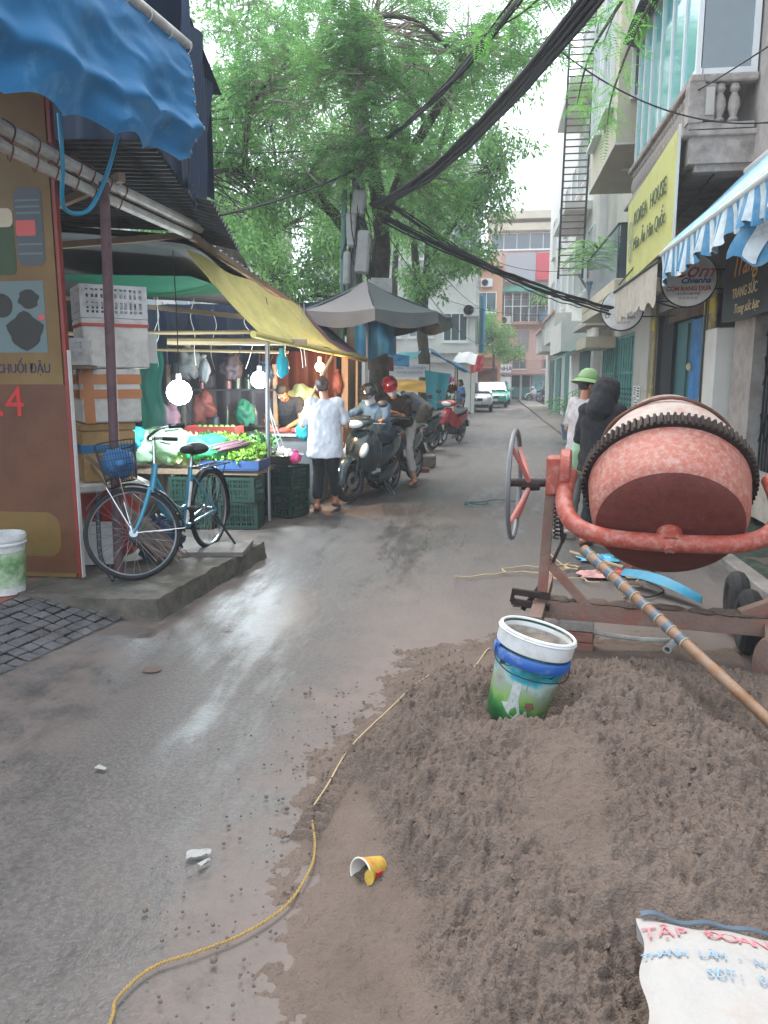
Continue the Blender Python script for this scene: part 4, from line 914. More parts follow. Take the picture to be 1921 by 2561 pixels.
for i, (a, b, s, lb) in enumerate((((-2.9, 7.0, 2.95), (-1.9, 11.9, 4.7), .1, 'single black wire from stall roof to the pole'), ((-1.9, 12, 5.0), (-5.5, 11, 4.9), .15, 'single wire running left from the pole into leaves'), ((-2.0, 24, 6.2), (2.4, 26, 5.0), .5, 'thin wire from twin stemmed tree to the white house'), ((-1.9, 12, 4.5), (0.5, 55, 6.5), .9, 'long thin wire reaching toward the orange wall'), ((2.3, 10.2, 4.9), (3.0, 6.0, 4.6), .05, 'wire strung past the stone balustrade'), ((.6, 9.0, 5.0), (3.0, 9.4, 4.3), .25, 'slack wire crossing in front of the teal glazing'), ((-1.8, 12, 4.0), (-.4, 37.5, 3.2), .5, 'wire slanting down to the white building corner'), ((-3.0, 30, 5), (3.0, 33, 4.2), .4, 'thin wire crossing between the far houses'))):
    m = MB(); m.tube(sag(a, b, s, 20), .009 if i else .016, 5); m.obj('overhead_wire', 'cable_black', label=lb, cat='wire', group='overhead cables')
# ================================================================== MARKET STALL, LEFT
def cloth_mat(name, col, tr=.2, **k):
    m = M(name, col, .6, var=.14, scale=3.5, bump=.25, bscale=9, **k); t = m.node_tree; N = t.nodes; L = t.links
    b = N['Principled BSDF']; tl = N.new('ShaderNodeBsdfTranslucent'); src = b.inputs['Base Color'].links[0].from_socket; L.new(src, tl.inputs[0])
    mx_ = N.new('ShaderNodeMixShader'); mx_.inputs[0].default_value = tr; L.new(b.outputs[0], mx_.inputs[1]); L.new(tl.outputs[0], mx_.inputs[2]); L.new(mx_.outputs[0], N['Material Output'].inputs[0])
cloth_mat('tarp_blue', '#0c76ae', .25, dirt=('#6f9fc0', .05, 5)); cloth_mat('tarp_navy', '#1c3450', .15); cloth_mat('tarp_yellow', '#cfc582', .35, dirt=('#aaa26a', .3, 4))
cloth_mat('tarp_grey', '#6a6f72', .2); cloth_mat('tarp_green', '#1f6a52', .3); cloth_mat('tarp_teal', '#1d8a94', .25); cloth_mat('tarp_cyan', '#3c86ad', .2)
cloth_mat('tarp_orange', '#d8a84a', .3); cloth_mat('banner_white', '#c6c9cb', .2); cloth_mat('bag_green', '#4fd08a', .5); cloth_mat('bag_clear', '#b9d8b8', .5); cloth_mat('bag_blue', '#3f7fb5', .35); cloth_mat('bag_teal', '#2fa3b4', .4); cloth_mat('bag_pink', '#e25f9d', .4); cloth_mat('cloth_red', '#6e3328', .3); cloth_mat('cloth_flower', '#8a6a7c', .3)
M('sign_yellow', '#6b5622', .5, var=.25, scale=1.6, dirt=('#5c3a1a', .5, 1.1)); M('sign_lower', '#5c3518', .5, var=.25, scale=2.2, dirt=('#432614', .45, 1.8)); M('red_edge', '#7a231c', .5, var=.12); M('white_edge', '#c9c9c6', .6)
M('print_navy', '#161f4a', .6); M('print_dark', '#131a16', .6, var=.4, scale=8); M('print_pale', '#53696b', .5, var=.1); M('print_steel', '#39454a', .5, var=.35, scale=7); M('print_green', '#24401c', .6, var=.2); M('print_foam', '#b3ac92', .6)
M('pipe_white', '#b9b7b0', .6, var=.12, dirt=('#7c756b', .4, 5)); M('tin', '#42474b', .55, metal=.5, var=.3, scale=5, dirt=('#2a2623', .4, 4)); M('timber', '#7d6a57', .85, var=.25, scale=8, bump=.3)
M('post_rust', '#5b4248', .7, var=.2, scale=7, dirt=('#3c2d2d', .3, 9)); M('bamboo', '#8d7b5a', .6, var=.2, scale=5); M('hose_blue', '#1c86ab', .35, var=.06)
M('foam', '#cfcdc6', .85, var=.07, scale=8, bump=.2, bscale=90, dirt=('#9a948a', .3, 6)); M('tape_orange', '#b5733d', .35, var=.15, scale=7); M('card', '#b08f5f', .85, var=.14, scale=4, dirt=('#8a6c45', .3, 5)); M('tape_blue', '#1b6f9e', .35); M('tape_red', '#b13a34', .4)
M('plastic_white', '#c4c6c6', .5, var=.08, dirt=('#8f908d', .25, 8)); M('plastic_green', '#15352c', .55, var=.2, scale=5); M('plastic_red', '#a02c28', .5, var=.15); M('plastic_blue', '#2c4c7a', .5, var=.15); M('net_green', '#2f8f7c', .7, alpha=.75)
M('steel', '#a6aaad', .3, metal=.9, var=.1); M('veg_lettuce', '#8cb84a', .55, island=.3, var=.2, scale=9); M('veg_dark', '#3f7a35', .55, island=.3, var=.25, scale=9); M('veg_pale', '#b9cf8a', .6, island=.2, var=.15); M('cane', '#6b4a52', .6, var=.25, scale=10); M('garlic', '#d6cfc2', .7, island=.12, var=.1); M('cucumber', '#5c8a3c', .5, island=.25); M('meat', '#a84a44', .5, var=.3, scale=9)

def emit_bulb(name, col, s): return M(name, col, .3, emis=(col if not isinstance(col, str) else hx(col), s), var=0)
cloth_mat('cloth_murk', '#40353c', .2)
# ---------------- menu signboard
SB = thing('menu_signboard', 'tall yellow menu signboard with red edge beside the blue tarpaulin', 'sign', (-2.9, 5.0, .15))
m = MB(); m.box((-3.90, 5.027, 1.78), (1.96, .034, 3.26)); m.obj('panel', 'sign_yellow', SB, smooth=False)
m = MB(); m.box((-2.892, 5.025, 1.78), (.024, .045, 3.26)); m.obj('red_trim', 'red_edge', SB, smooth=False)
m = MB(); m.box((-2.876, 5.03, .95), (.006, .04, 1.6)); m.obj('white_trim', 'white_edge', SB, smooth=False)
def flat(parent, name, mat, pts, y=5.0098, d=.002):
    m = MB(); m.prism([(x, y, z) for x, z in pts], (0, -d, 0)); return m.obj(name, mat, parent, smooth=False)
def rr(x0, x1, z0, z1, r=.03, n=5):
    o = []
    for cx, cz, a0 in ((x1-r, z1-r, 0), (x0+r, z1-r, 90), (x0+r, z0+r, 180), (x1-r, z0+r, 270)):
        for i in range(n+1): a = R(a0 + 90*i/n); o.append((cx + r*math.cos(a), cz + r*math.sin(a)))
    return o
pk = flat(SB, 'keg_print', 'print_steel', rr(-3.185, -2.985, 2.31, 2.81, .05)); flat(pk, 'band', 'tape_red', rr(-3.18, -3.04, 2.50, 2.60, .01), 5.0076, .0015)
for z in (2.68, 2.72, 2.44, 2.38, 2.64): flat(pk, 'rib', 'print_pale', rr(-3.175, -3.0, z, z + .012, .004), 5.0076, .0015)
gp = flat(SB, 'glass_print', 'print_green', rr(-3.6, -3.2, 2.25, 2.60, .04)); flat(gp, 'froth', 'print_foam', rr(-3.6, -3.2, 2.56, 2.68, .04), 5.0076, .0015)
ph = flat(SB, 'photo_print', 'print_pale', rr(-3.7, -3.015, 1.735, 2.21, .004))
bl = [(-3.17 + (.13 + .018*math.sin(5*a))*math.cos(a), 1.88 + (.12 + .015*math.cos(4*a))*math.sin(a)) for a in [i*.3142 for i in range(20)]]
flat(ph, 'bowl_shape', 'print_dark', bl, 5.0076, .0015); flat(ph, 'leaf_shape', 'print_dark', [(-3.13 + .075*math.cos(a)*(1 + .15*math.sin(6*a)), 2.09 + .065*math.sin(a)) for a in [i*.3142 for i in range(20)]], 5.0076, .0015); flat(ph, 'leaf_shape', 'print_dark', [(-3.33 + .08*math.cos(a), 2.05 + .08*math.sin(a)) for a in [i*.3142 for i in range(20)]], 5.0076, .0015); flat(ph, 'chilli_shape', 'tape_red', [(-3.045 + .025*math.cos(a), 1.97 + .02*math.sin(a)) for a in [i*.5236 for i in range(12)]], 5.0076, .0015)
text('LỢN GIẢ CẦY CHUỐI ĐẬU', .092, (-3.005, 5.008, 1.625), (R(90), 0, 0), 'print_navy', SB, align='RIGHT', squash=.8)
text('0904.24.24.4', .30, (-3.215, 5.008, 1.39), (R(90), 0, 0), 'ink_red', SB, align='RIGHT')
flat(SB, 'lower_field', 'sign_lower', rr(-4.85, -2.905, .18, 1.52, .02), 5.0099, .0006); flat(SB, 'lower_border', 'sign_yellow', rr(-4.2, -3.02, .30, .62, .10), 5.0092, .0006)

# ---------------- blue tarpaulin awning
TB = thing('tarpaulin', 'bright blue tarpaulin awning with scalloped lower edge over the signboard', 'tarpaulin', (-2.4, 4.6, 2.9))
def bt(u, v):
    y = lerp(2.2, 6.02, v); zt = lerp(3.62, 4.0, v); zb = lerp(2.74, 3.17, v)
    zb += .05*abs(math.sin(v*math.pi*7.5)) ; z = lerp(zt, zb, u)
    x = -2.32 + .10*math.sin(u*math.pi)*(1-v*.5) + .045*math.sin(v*26 + 2*u)*u + .03*fbm(v*5, u*3, 2, 3) - .06*abs(fbm(v*3.2 + u*1.5, u*1.8 - v, 8, 2)) - .012*abs(fbm(v*7 - u*2, u*3, 5, 2)) + .05*math.exp(-((u-.72)/.06)**2)*(.4 + .6*v)
    return (x, y + .015*math.sin(u*11), z)
m = MB(); m.grid(bt, 44, 120, .004); m.obj('valance', 'tarp_blue', TB)
m = MB(); m.grid(lambda u, v: (lerp(-2.32, -5.4, u), lerp(2.2, 6.0, v), lerp(3.62, 4.0, v) + .45*u - .1*math.sin(u*math.pi)*(1 + math.sin(v*9)*.4)), 20, 24, .004); m.obj('roof_sheet', 'tarp_blue', TB)  # roof behind the valance, added so the stall lies in shade
m = MB(); m.cyl((-2.335, 2.2, 3.66), (-2.335, 6.06, 4.04), .04, n=12); m.obj('roof_pipe', 'pipe_white', TB)
for i in range(9):
    q = V(bt(lerp(.06, .94, i/8), .992)); m = MB(); m.torus(q + V((.006, 0, 0)), (1, 0, 0), .012, .004, 12, 5); m.obj('eyelet', 'steel', TB)
for i in range(12):
    q = V(bt(.02, i/11)); m = MB(); m.torus(q + V((-.01, 0, .03)), (0, 1, .15), .045, .004, 14, 5); m.obj('cord_tie', 'plastic_white', TB)
TN = thing('tarpaulin', 'dark navy tarpaulin hanging in folds behind the blue one', 'tarpaulin', (-2.6, 6.6, 3.1))
m = MB()
def nv(u, v):
    x = lerp(-2.36, -2.52, v) + .035*math.sin(v*30) ; y = lerp(6.0, 7.05, v); z = lerp(lerp(4.55, 4.0, v), lerp(2.98, 3.12, v) + .08*math.sin(v*8), u); return (x - .1*u*v + .03*math.sin(v*17 + u*3), y, z)
m.grid(nv, 14, 40, .004)
m.grid(lambda u, v: (lerp(-2.52, -4.6, v), 7.05 + .05*math.sin(v*30), lerp(4.05 + .3*v, 3.15 + .1*math.sin(v*11), u)), 10, 40, .004); m.obj('sheet', 'tarp_navy', TN)
m = MB(); m.grid(lambda u, v: (lerp(-2.42, -4.6, v), lerp(6.0, 7.05, u), lerp(4.55, 4.03, u) + .2*v), 6, 12, .004); m.obj('top_sheet', 'tarp_navy', TN)
# white pipes under the awning
for k, (x, z, r_, lb) in enumerate(((-2.72, 2.93, .042, 'upper white pipe slung beneath the blue tarpaulin'), (-2.74, 2.84, .034, 'lower white pipe bound with wire under the tarpaulin'))):
    t = thing('support_pipe', lb, 'pipe', (x, 5.5, z), 0, 'white pipes under the tarpaulin'); m = MB(); m.tube([(x, 2.4, z + .03), (x, 5.2, z - .02), (x + .03, 7.1, z - .01)], r_, 10); m.obj('tube', 'pipe_white', t)
    r = random.Random(k); m = MB()
    for i in range(10):
        y = 3.6 + i*.22 + r.uniform(-.05, .05); m.tube(bez([(x, y, z + .05), (x + .06, y + .02, z), (x + .01, y + .05, z - .07), (x - .04, y + .1, z - .02)], 3), .005, 4)
    m.obj('wire_tie', 'rust_iron', t, kind='stuff')
m = MB(); m.tube(bez([(-2.60, 4.62, 3.12), (-2.62, 4.66, 2.85), (-2.72, 4.82, 2.63), (-2.68, 5.05, 2.66), (-2.62, 5.2, 2.9), (-2.56, 5.3, 3.2)], 8), .014, 8); m.obj('hose', 'hose_blue', label='looped blue plastic hose hanging from the tarpaulin', cat='hose')
# post
m = MB(); m.tube([(-2.72, 5.25, .12), (-2.69, 5.25, 1.5), (-2.66, 5.25, 2.88)], [.036, .034, .034], 12); m.obj('post', 'post_rust', label='rusty purple-brown post standing behind the bicycle', cat='post')
# corrugated roof
def corr(name, label, c0, c1, c2, c3, n, mat='tin', amp=.022, waves=26):
    c = [V(p) for p in (c0, c1, c2, c3)]; nn = (c[1]-c[0]).cross(c[3]-c[0]).normalized(); m = MB()
    m.grid(lambda u, v: c[0].lerp(c[1], u).lerp(c[3].lerp(c[2], u), v) + nn*amp*math.sin(v*waves*2*math.pi), 4, waves*6, .003)
    return m.obj(name, mat, label=label, cat='roof sheet', group='corrugated sheets over the stall')
corr('roof_sheet', 'rusty corrugated sheet sagging behind the looped blue hose', (-2.42, 5.5, 3.22), (-5.4, 5.5, 3.34), (-5.4, 7.3, 3.1), (-2.62, 7.3, 2.92), 4)
corr('roof_sheet', 'corrugated sheet of the stall roof above the stacked boxes', (-2.72, 7.15, 2.86), (-6.2, 7.15, 3.2), (-6.2, 11.4, 2.9), (-2.66, 11.4, 2.52), 4)
corr('roof_sheet', 'small tilted corrugated sheet at the roof edge by the navy tarpaulin', (-2.35, 6.5, 3.02), (-3.0, 6.4, 3.2), (-3.0, 7.4, 2.9), (-2.45, 7.5, 2.78), 3, waves=14)
for i, (a, b, s, lb) in enumerate((((-2.6, 5.4, 2.95), (-5.2, 7.6, 3.0), .05, 'slanting timber rafter above the white basket'), ((-2.75, 7.0, 2.85), (-5.4, 6.2, 2.55), .045, 'pale timber rafter crossing behind the post'), ((-2.7, 6.9, 2.82), (-2.6, 10.8, 2.48), .05, 'timber edge beam carrying the yellow tarpaulin'), ((-5.2, 8.3, 2.5), (-2.4, 8.4, 2.2), .04, 'thin timber pole over the lit vegetable table'))):
    m = MB(); m.beam(a, b, s, s*1.2); m.obj('rafter', 'timber', label=lb, cat='rafter', group='stall roof timbers', smooth=False)
m = MB(); m.grid(lambda u, v: (lerp(-4.6, -3.0, u), lerp(7.6, 10, v), 2.62 - .12*math.sin(u*math.pi)*math.sin(v*math.pi*1.5) - .05*u), 14, 16, .004); m.obj('tarpaulin', 'tarp_green', label='green tarpaulin slung under the stall roof', cat='tarpaulin')
# yellow tarp
TY = thing('tarpaulin', 'pale yellow tarpaulin sloping over the lit vegetable stall', 'tarpaulin', (-2.3, 9, 1.9))
A_, B__, C_, D_ = V((-2.78, 6.95, 2.72)), V((-2.40, 10.6, 2.42)), V((-1.77, 10.55, 1.87)), V((-2.27, 7.55, 1.99))
def yt(u, v):
    p = A_.lerp(B__, v).lerp(D_.lerp(C_, v), u); return p + V((0, 0, -.09*math.sin(u*math.pi)*(.5 + .5*math.sin(v*math.pi)) + .018*math.sin(v*19 + 3*u) + .012*fbm(u*4, v*6, 1)))
m = MB(); m.grid(yt, 18, 40, .004); m.obj('sheet', 'tarp_yellow', TY)
m = MB(); m.grid(lambda u, v: V(yt(lerp(.02, .98, u), lerp(.82, .99, v))) + V((.012, 0, .014)), 14, 6, .003); m.obj('patch', 'cloth_flower', TY)
m = MB(); m.grid(lambda u, v: V(yt(lerp(.45, .62, u), lerp(.86, .93, v))) + V((.024, 0, .028)), 4, 4, .003); m.obj('leaf_motif', 'tarp_green', TY)
m = MB(); m.tube([D_ + V((-.05, -.1, 0)), D_.lerp(C_, .5) + V((0, 0, -.03)), C_ + V((.02, .1, -.02))], .035, 8); m.obj('rolled_hem', 'tarp_yellow', TY)
m = MB(); m.grid(lambda u, v: (lerp(-2.78, -6.0, u), lerp(6.95, 10.7, v), lerp(2.76, 2.46, v) + .45*u - .25*u*u + .03*math.sin(v*14)), 10, 20, .004); m.obj('upper_sheet', 'tarp_grey', TY)
for i, (a, b, r_, lb) in enumerate((((-3.4, 7.9, 1.95), (-2.0, 8.35, 1.955), .036, 'thick grey bamboo pole under the yellow tarpaulin'), ((-2.2, 8.2, 1.96), (-1.74, 10.75, 1.82), .032, 'bamboo edge pole carrying the yellow hem'), ((-4.4, 7.6, 2.02), (-2.5, 8.1, 2.05), .02, 'thin pale stick crossing above the hanging lamp'), ((-4.2, 8.6, 1.90), (-2.3, 8.7, 1.86), .016, 'slim rail hung with bags above the meat counter'), ((-2.25, 9.2, 1.2), (-1.95, 9.5, 1.85), .02, 'short slanting stick beside the warm bulb'))):
    m = MB(); pp = [V(a).lerp(V(b), t) for t in [j/8 for j in range(9)]]; m.tube(pp, [r_*(1.12 if j % 2 else 1) for j in range(9)], 8); m.obj('bamboo_pole', 'bamboo', label=lb, cat='pole', group='stall poles')
m = MB(); m.tube([(-2.43, 8.2, 0), (-2.42, 8.2, 1.0), (-2.40, 8.2, 1.95)], .026, 10); m.obj('post', 'steel', label='slim steel post rising between crates and vegetables', cat='post')
for i, (x, y, lb) in enumerate(((-2.02, 10.6, 'dark wooden post by the red hanging bag'), (-1.88, 10.72, 'pale stick post beside the wooden one'))):
    m = MB(); m.beam((x, y, 0), (x + .02, y, 1.9), .09 if not i else .03); m.obj('post', 'timber', label=lb, cat='post', smooth=False)
# backdrops
m = MB(); m.grid(lambda u, v: (lerp(-7, -2.35, u), 12.2 + .06*math.sin(u*60), lerp(0, 2.75, v)), 60, 6, .01); m.obj('tarpaulin', 'tarp_navy', label='dark tarpaulin wall closing the back of the stall', cat='tarpaulin')
m = MB(); m.grid(lambda u, v: (-6.4 + .05*math.sin(u*50), lerp(5.2, 12.2, u), lerp(0, 3.2, v)), 60, 6, .01); m.obj('tarpaulin', 'dark_matte', label='dark sheet wall deep inside the stall', cat='tarpaulin')
m = MB(); m.grid(lambda u, v: (lerp(-3.3, -2.2, u), 11.0 + .05*math.sin(u*24), lerp(.9, 1.95, v)), 30, 8, .005); m.obj('tarpaulin', 'cloth_red', label='reddish cloth lit by the warm bulb', cat='cloth')
m = MB(); m.grid(lambda u, v: (lerp(-4.2, -3.05, u), 10.2 + .06*math.sin(u*20), lerp(.7, 1.65 - .25*abs(u-.5), v)), 30, 8, .005); m.obj('tarpaulin', 'cloth_murk', label='mauve cloth draped over goods behind the lamps', cat='cloth')
# ---------------- stacked boxes
def crate(name, label, loc, d, rz, mat, cat='crate', group=None, rows=4, cols=7, wall=.012):
    """slatted plastic crate: rim, corner posts and a lattice of bars on each side"""
    t = thing(name, label, cat, loc, rz, group); X, Y, Z = d; m = MB()
    m.box((0, 0, .01), (X - .012, Y - .012, .02))
    for z, h in ((Z-.015, .03), (.02, .035), (Z*.55, .02)):
        for s in (-1, 1): m.box((0, s*(Y/2-wall/2), z), (X, wall, h)); m.box((s*(X/2-wall/2), 0, z), (wall, Y-2*wall-.002, h-.002))
    for i in range(1, rows):
        z = Z*i/rows
        for s in (-1, 1): m.box((0, s*(Y/2-wall/2), z), (X-.01, wall*.6, .012)); m.box((s*(X/2-wall/2), 0, z), (wall*.6, Y-.03, .012))
    for sx in (-1, 1):
        for sy in (-1, 1): m.box((sx*(X/2-.018), sy*(Y/2-.018), Z/2), (.04, .04, Z-.004))
    m.obj('rim', mat, t, world=False, smooth=False); m = MB()
    for i in range(1, cols*2):
        x = -X/2 + X*i/(cols*2)
        for s in (-1, 1): m.box((x, s*(Y/2-wall/2), Z/2), (.012 if i % 2 else .02, wall*.5, Z-.03))
    k = max(3, int(cols*2*Y/X))
    for i in range(1, k):
        y = -Y/2 + Y*i/k
        for s in (-1, 1): m.box((s*(X/2-wall/2), y, Z/2), (wall*.5, .012, Z-.03))
    m.obj('slats', mat, t, world=False, smooth=False, kind='stuff'); return t
RZ = R(38)
def foam_box(label, loc, d, rz, mat, cat, bands=(), lid=True):
    t = thing('foam_box' if mat == 'foam' else 'carton', label, cat, loc, rz, 'boxes stacked by the post'); X, Y, Z = d
    m = MB(); m.box((0, 0, Z*.43), (X, Y, Z*.86), bev=.012); m.obj('body', mat, t, world=False)
    m = MB(); m.box((0, 0, Z*.935), (X + .008, Y + .008, Z*.13), bev=.01); m.obj('lid', mat, t, world=False)
    for (bm_, z0, z1, ax) in bands:
        m = MB()
        if ax == 'z': m.box((0, 0, (z0+z1)/2*Z), (X + .012, Y + .012, (z1-z0)*Z))
        elif ax == 'x': m.box(((z0+z1)/2*X - X/2, 0, Z/2), ((z1-z0)*X, Y + .014, Z + .006))
        else: m.box((0, (z0+z1)/2*Y - Y/2, Z/2), (X + .015, (z1-z0)*Y, Z + .007))
        m.obj('tape', bm_, t, world=False, smooth=False)
    return t
m = MB(); m.lathe([(.001, 0), (.2, 0), (.24, .5), (.25, .52), (.22, .52), (.001, .5)], (-3.12, 5.95, .14), n=24); m.obj('tub', 'plastic_red', label='red plastic tub under the stacked boxes', cat='tub')
m = MB(); m.box((-3.12, 5.95, .70), (.56, .46, .07), rz=RZ, bev=.015); m.obj('foam_slab', 'foam', label='white foam lid on the red tub under the cardboard carton', cat='lid')
foam_box('tan cardboard carton with blue tape band at the bottom of the stack', (-3.14, 5.95, .74), (.42, .36, .47), RZ, 'card', 'box', [('tape_blue', .50, .64, 'z')])
foam_box('foam box wrapped in orange tape on the cardboard carton', (-3.10, 5.95, 1.215), (.46, .40, .42), RZ, 'foam', 'box', [('tape_orange', .05, .22, 'x'), ('tape_orange', .45, .62, 'z'), ('tape_orange', .72, .9, 'z'), ('tape_orange', .82, .98, 'y')])
foam_box('tall white foam box with red tape below the top basket', (-3.05, 5.98, 1.64), (.50, .42, .38), RZ, 'foam', 'box', [('tape_red', .84, .9, 'z')])
crate('basket', 'white slatted basket on top of the box stack', (-3.05, 5.98, 2.022), (.50, .42, .25), RZ, 'plastic_white', 'basket')
crate('basket', 'small white basket tucked before the tall foam box', (-3.20, 5.62, 1.66), (.30, .24, .20), R(20), 'plastic_white', 'basket')
m = MB(); m.box((-3.20, 5.62, 1.645), (.36, .3, .026), rz=R(20)); m.obj('board', 'timber', label='thin board holding the small white basket', cat='board')
m = MB(); m.beam((-3.30, 5.60, .14), (-3.22, 5.62, 1.63), .04); m.obj('prop', 'timber', label='timber prop under the small basket board', cat='post', smooth=False)
m = MB(); m.grid(lambda u, v: (lerp(-3.22, -2.98, u) + .02*math.sin(v*9), 6.8 + .02*math.sin(u*12), lerp(1.1, 1.80, v)), 24, 50); m.obj('shade_net', 'net_green', label='green shade net hanging beside the box stack', cat='net')
m = MB(); m.box((-3.07, 6.7, 1.83), (.17, .006, .26), ry=.06); t_ = m.obj('paper_sign', 'banner_white', label='paper sign hung above the green shade net', cat='sign')
# ---------------- vegetable table
TV = thing('market_table', 'market table edged in blue trays under heaped vegetables', 'table', (-3.2, 8.5, 0))
m = MB(); m.box((-3.3, 8.55, .58), (1.76, 1.5, .05)); m.obj('top', 'timber', TV, smooth=False)
for x in (-4.1, -2.5):
    for y in (7.9, 9.2): 
        m = MB(); m.beam((x, y, 0), (x, y, .56), .06); m.obj('leg', 'timber', TV, smooth=False)
m = MB(); m.box((-2.72, 7.98, .63), (.62, .42, .05)); m.box((-2.72, 7.77, .665), (.64, .012, .09)); m.box((-2.41, 7.98, .665), (.012, .42, .09)); m.box((-3.03, 7.98, .665), (.012, .42, .09)); m.obj('tray', 'plastic_blue', label='blue plastic tray holding the bright lettuce', cat='tray', smooth=False)
def veg(name, label, c, rad, n, l, w_, mat, cat, group, seed):
    L_ = Leaves(seed)
    for _ in range(n):
        d = L_.rdir(); d.z = abs(d.z)*.9 + .1; d.normalize(); p = V(c) + V((d.x*rad[0], d.y*rad[1], d.z*rad[2])) * L_.r.uniform(.2, .9)
        a = (d + L_.rdir()*.6).normalized(); nn = L_.rdir()
        sd_ = a.cross(nn).normalized(); k = len(L_.v); q = [p, p + a*l*.5 + sd_*w_*.5 + nn*.02, p + a*l*.95 + sd_*w_*.25, p + a*l + nn*.03, p + a*l*.95 - sd_*w_*.25, p + a*l*.5 - sd_*w_*.5 + nn*.02]
        L_.v += q; L_.f.append((k, k+1, k+2, k+3, k+4, k+5))
    m = MB(); m.ball(V(c) + V((0, 0, rad[2]*.2)), (rad[0]*.62, rad[1]*.62, rad[2]*.7), 10); kk = len(m.v); m.v += [tuple(p) for p in L_.v]; m.f += [tuple(i + kk for i in f) for f in L_.f]; m.mi = [0]*len(m.f)
    return m.obj(name, mat, label=label, cat=cat, group=group, smooth=False, fixn=False)
r = random.Random(4)
for i in range(16):
    x, y = -2.95 + (i % 6)*.09 + r.uniform(-.02, .02), 7.86 + (i//6)*.12 + r.uniform(-.02, .02); veg('lettuce', 'frilly bright green lettuce head heaped in the blue tray', (x, y, .70 + .07*(i//6) + r.uniform(0, .05)), (.085, .085, .075), 46, .07, .05, 'veg_lettuce', 'lettuce', 'lettuce heads in the blue tray', 100 + i)
for i in range(12):
    x, y = -3.35 + (i % 6)*.16, 8.45 + (i//6)*.2; veg('greens', 'dark leafy greens bunch piled behind the lettuce', (x + r.uniform(-.04, .04), y, .70 + .09*(i//6)), (.12, .11, .10), 40, .11, .055, 'veg_dark', 'greens', 'bunches of dark greens on the table', 140 + i)
for i in range(9):
    x, y = -3.75 + (i % 5)*.16, 7.95 + (i//5)*.2; veg('cabbage', 'pale green cabbage under clear plastic on the table', (x, y, .68 + .1*(i//5)), (.12, .11, .11), 30, .12, .10, 'veg_pale', 'cabbage', 'pale cabbages on the table', 170 + i)
def bag(name, label, c, rad, mat, seed, cat='bag', knot=True, am=.25):
    m = MB(); m.ball((0, 0, 0), 1, 28); P = []
    for p in m.v:
        q = V(p); k = 1 + am*fbm(q.x*1.6 + seed, q.y*1.6, q.z*1.6, 4) + .10*am*math.sin(q.x*9 + q.z*7 + seed); P.append((c[0] + q.x*rad[0]*k, c[1] + q.y*rad[1]*k, c[2] + q.z*rad[2]*k + (max(0, q.z)**4*rad[2]*.3 if knot else 0)))
    m.v = P
    if knot:
        for a in (-.5, .5): m.tube([(c[0], c[1], c[2] + rad[2]*1.1), (c[0] + a*rad[0]*.4, c[1], c[2] + rad[2]*1.5)], [.01, .03], 6)
    return m.obj(name, mat, label=label, cat=cat, sharp=180)
bag('plastic_bag', 'translucent bright green plastic bag draped over the vegetables', (-3.02, 7.86, .84), (.26, .16, .12), 'bag_green', 3, knot=False, am=.6)
bag('plastic_bag', 'clear plastic bag of pale greens beside the green bag', (-3.45, 7.9, .88), (.26, .2, .16), 'bag_clear', 8, knot=False, am=.5); bag('plastic_bag', 'pale bag of greens nearest the shade net', (-3.75, 7.8, .86), (.22, .2, .16), 'bag_clear', 12, knot=False, am=.5)
bag('plastic_bag', 'pale blue plastic bag on the table behind the basket', (-3.7, 7.55, .96), (.14, .1, .10), 'bag_teal', 18, knot=False, am=.6)
for i in range(11):
    a = V((-3.0 + .02*i, 7.72 + .02*(i % 3), .80 + .018*(i % 4))); m = MB(); m.tube([a, a + V((.30, .12 + r.uniform(-.03, .03), .07))], [.014, .012], 6); m.obj('cane_stick', 'cane', label='purple brown cane stick in a bundle over the bicycle saddle', cat='cane', group='bundle of cane sticks')
m = MB(); m.box((-3.3, 8.95, .88), (.6, .34, .05)); m.box((-3.3, 8.78, .94), (.62, .015, .13)); m.box((-3.0, 8.95, .94), (.015, .34, .13)); m.box((-3.6, 8.95, .94), (.015, .34, .13)); m.obj('tray', 'plastic_red', label='red plastic tray of cucumbers at the back of the table', cat='tray', smooth=False)
m = MB(); m.box((-3.3, 8.95, .73), (.5, .3, .26)); m.obj('carton', 'card', label='carton raising the red cucumber tray', cat='box', smooth=False)
for i in range(14):
    m = MB(); x = -3.52 + (i % 7)*.07; m.tube(bez([(x, 8.85 + .1*(i//7), .94 + .03*(i//7)), (x + .01, 8.95 + .05*(i//7), .96 + .03*(i//7)), (x, 9.05, .95 + .03*(i//7))], 3), [.015, .025, .027, .027, .026, .022, .012], 7); m.obj('cucumber', 'cucumber', label='green cucumber lying in the red tray', cat='cucumber', group='cucumbers in the red tray')
# crates under and beside the table
crate('crate', 'dark green lattice crate on the ground below the steel bowl', (-2.40, 8.62, 0), (.52, .38, .29), R(-20), 'plastic_green', group='green crates'); crate('crate', 'green lattice crate directly carrying the steel bowl', (-2.39, 8.62, .295), (.52, .38, .29), R(-18), 'plastic_green', group='green crates')
crate('crate', 'dark green crate pushed under the vegetable table near the bicycle', (-3.0, 8.12, 0), (.5, .36, .28), R(6), 'plastic_green', group='green crates'); crate('crate', 'dark green crate on top of another under the table', (-3.0, 8.12, .285), (.5, .36, .26), R(4), 'plastic_green', group='green crates'); crate('crate', 'dark crate between table leg and lettuce tray', (-2.68, 8.2, 0), (.26, .36, .5), R(2), 'plastic_green', group='green crates')
m = MB(); m.lathe([(.001, .0), (.15, .0), (.23, .11), (.24, .115), (.225, .11), (.14, .012), (.001, .012)], (-2.36, 8.6, .59), n=28); m.obj('bowl', 'steel', label='wide steel bowl of garlic on the green crates', cat='bowl')
r = random.Random(8)
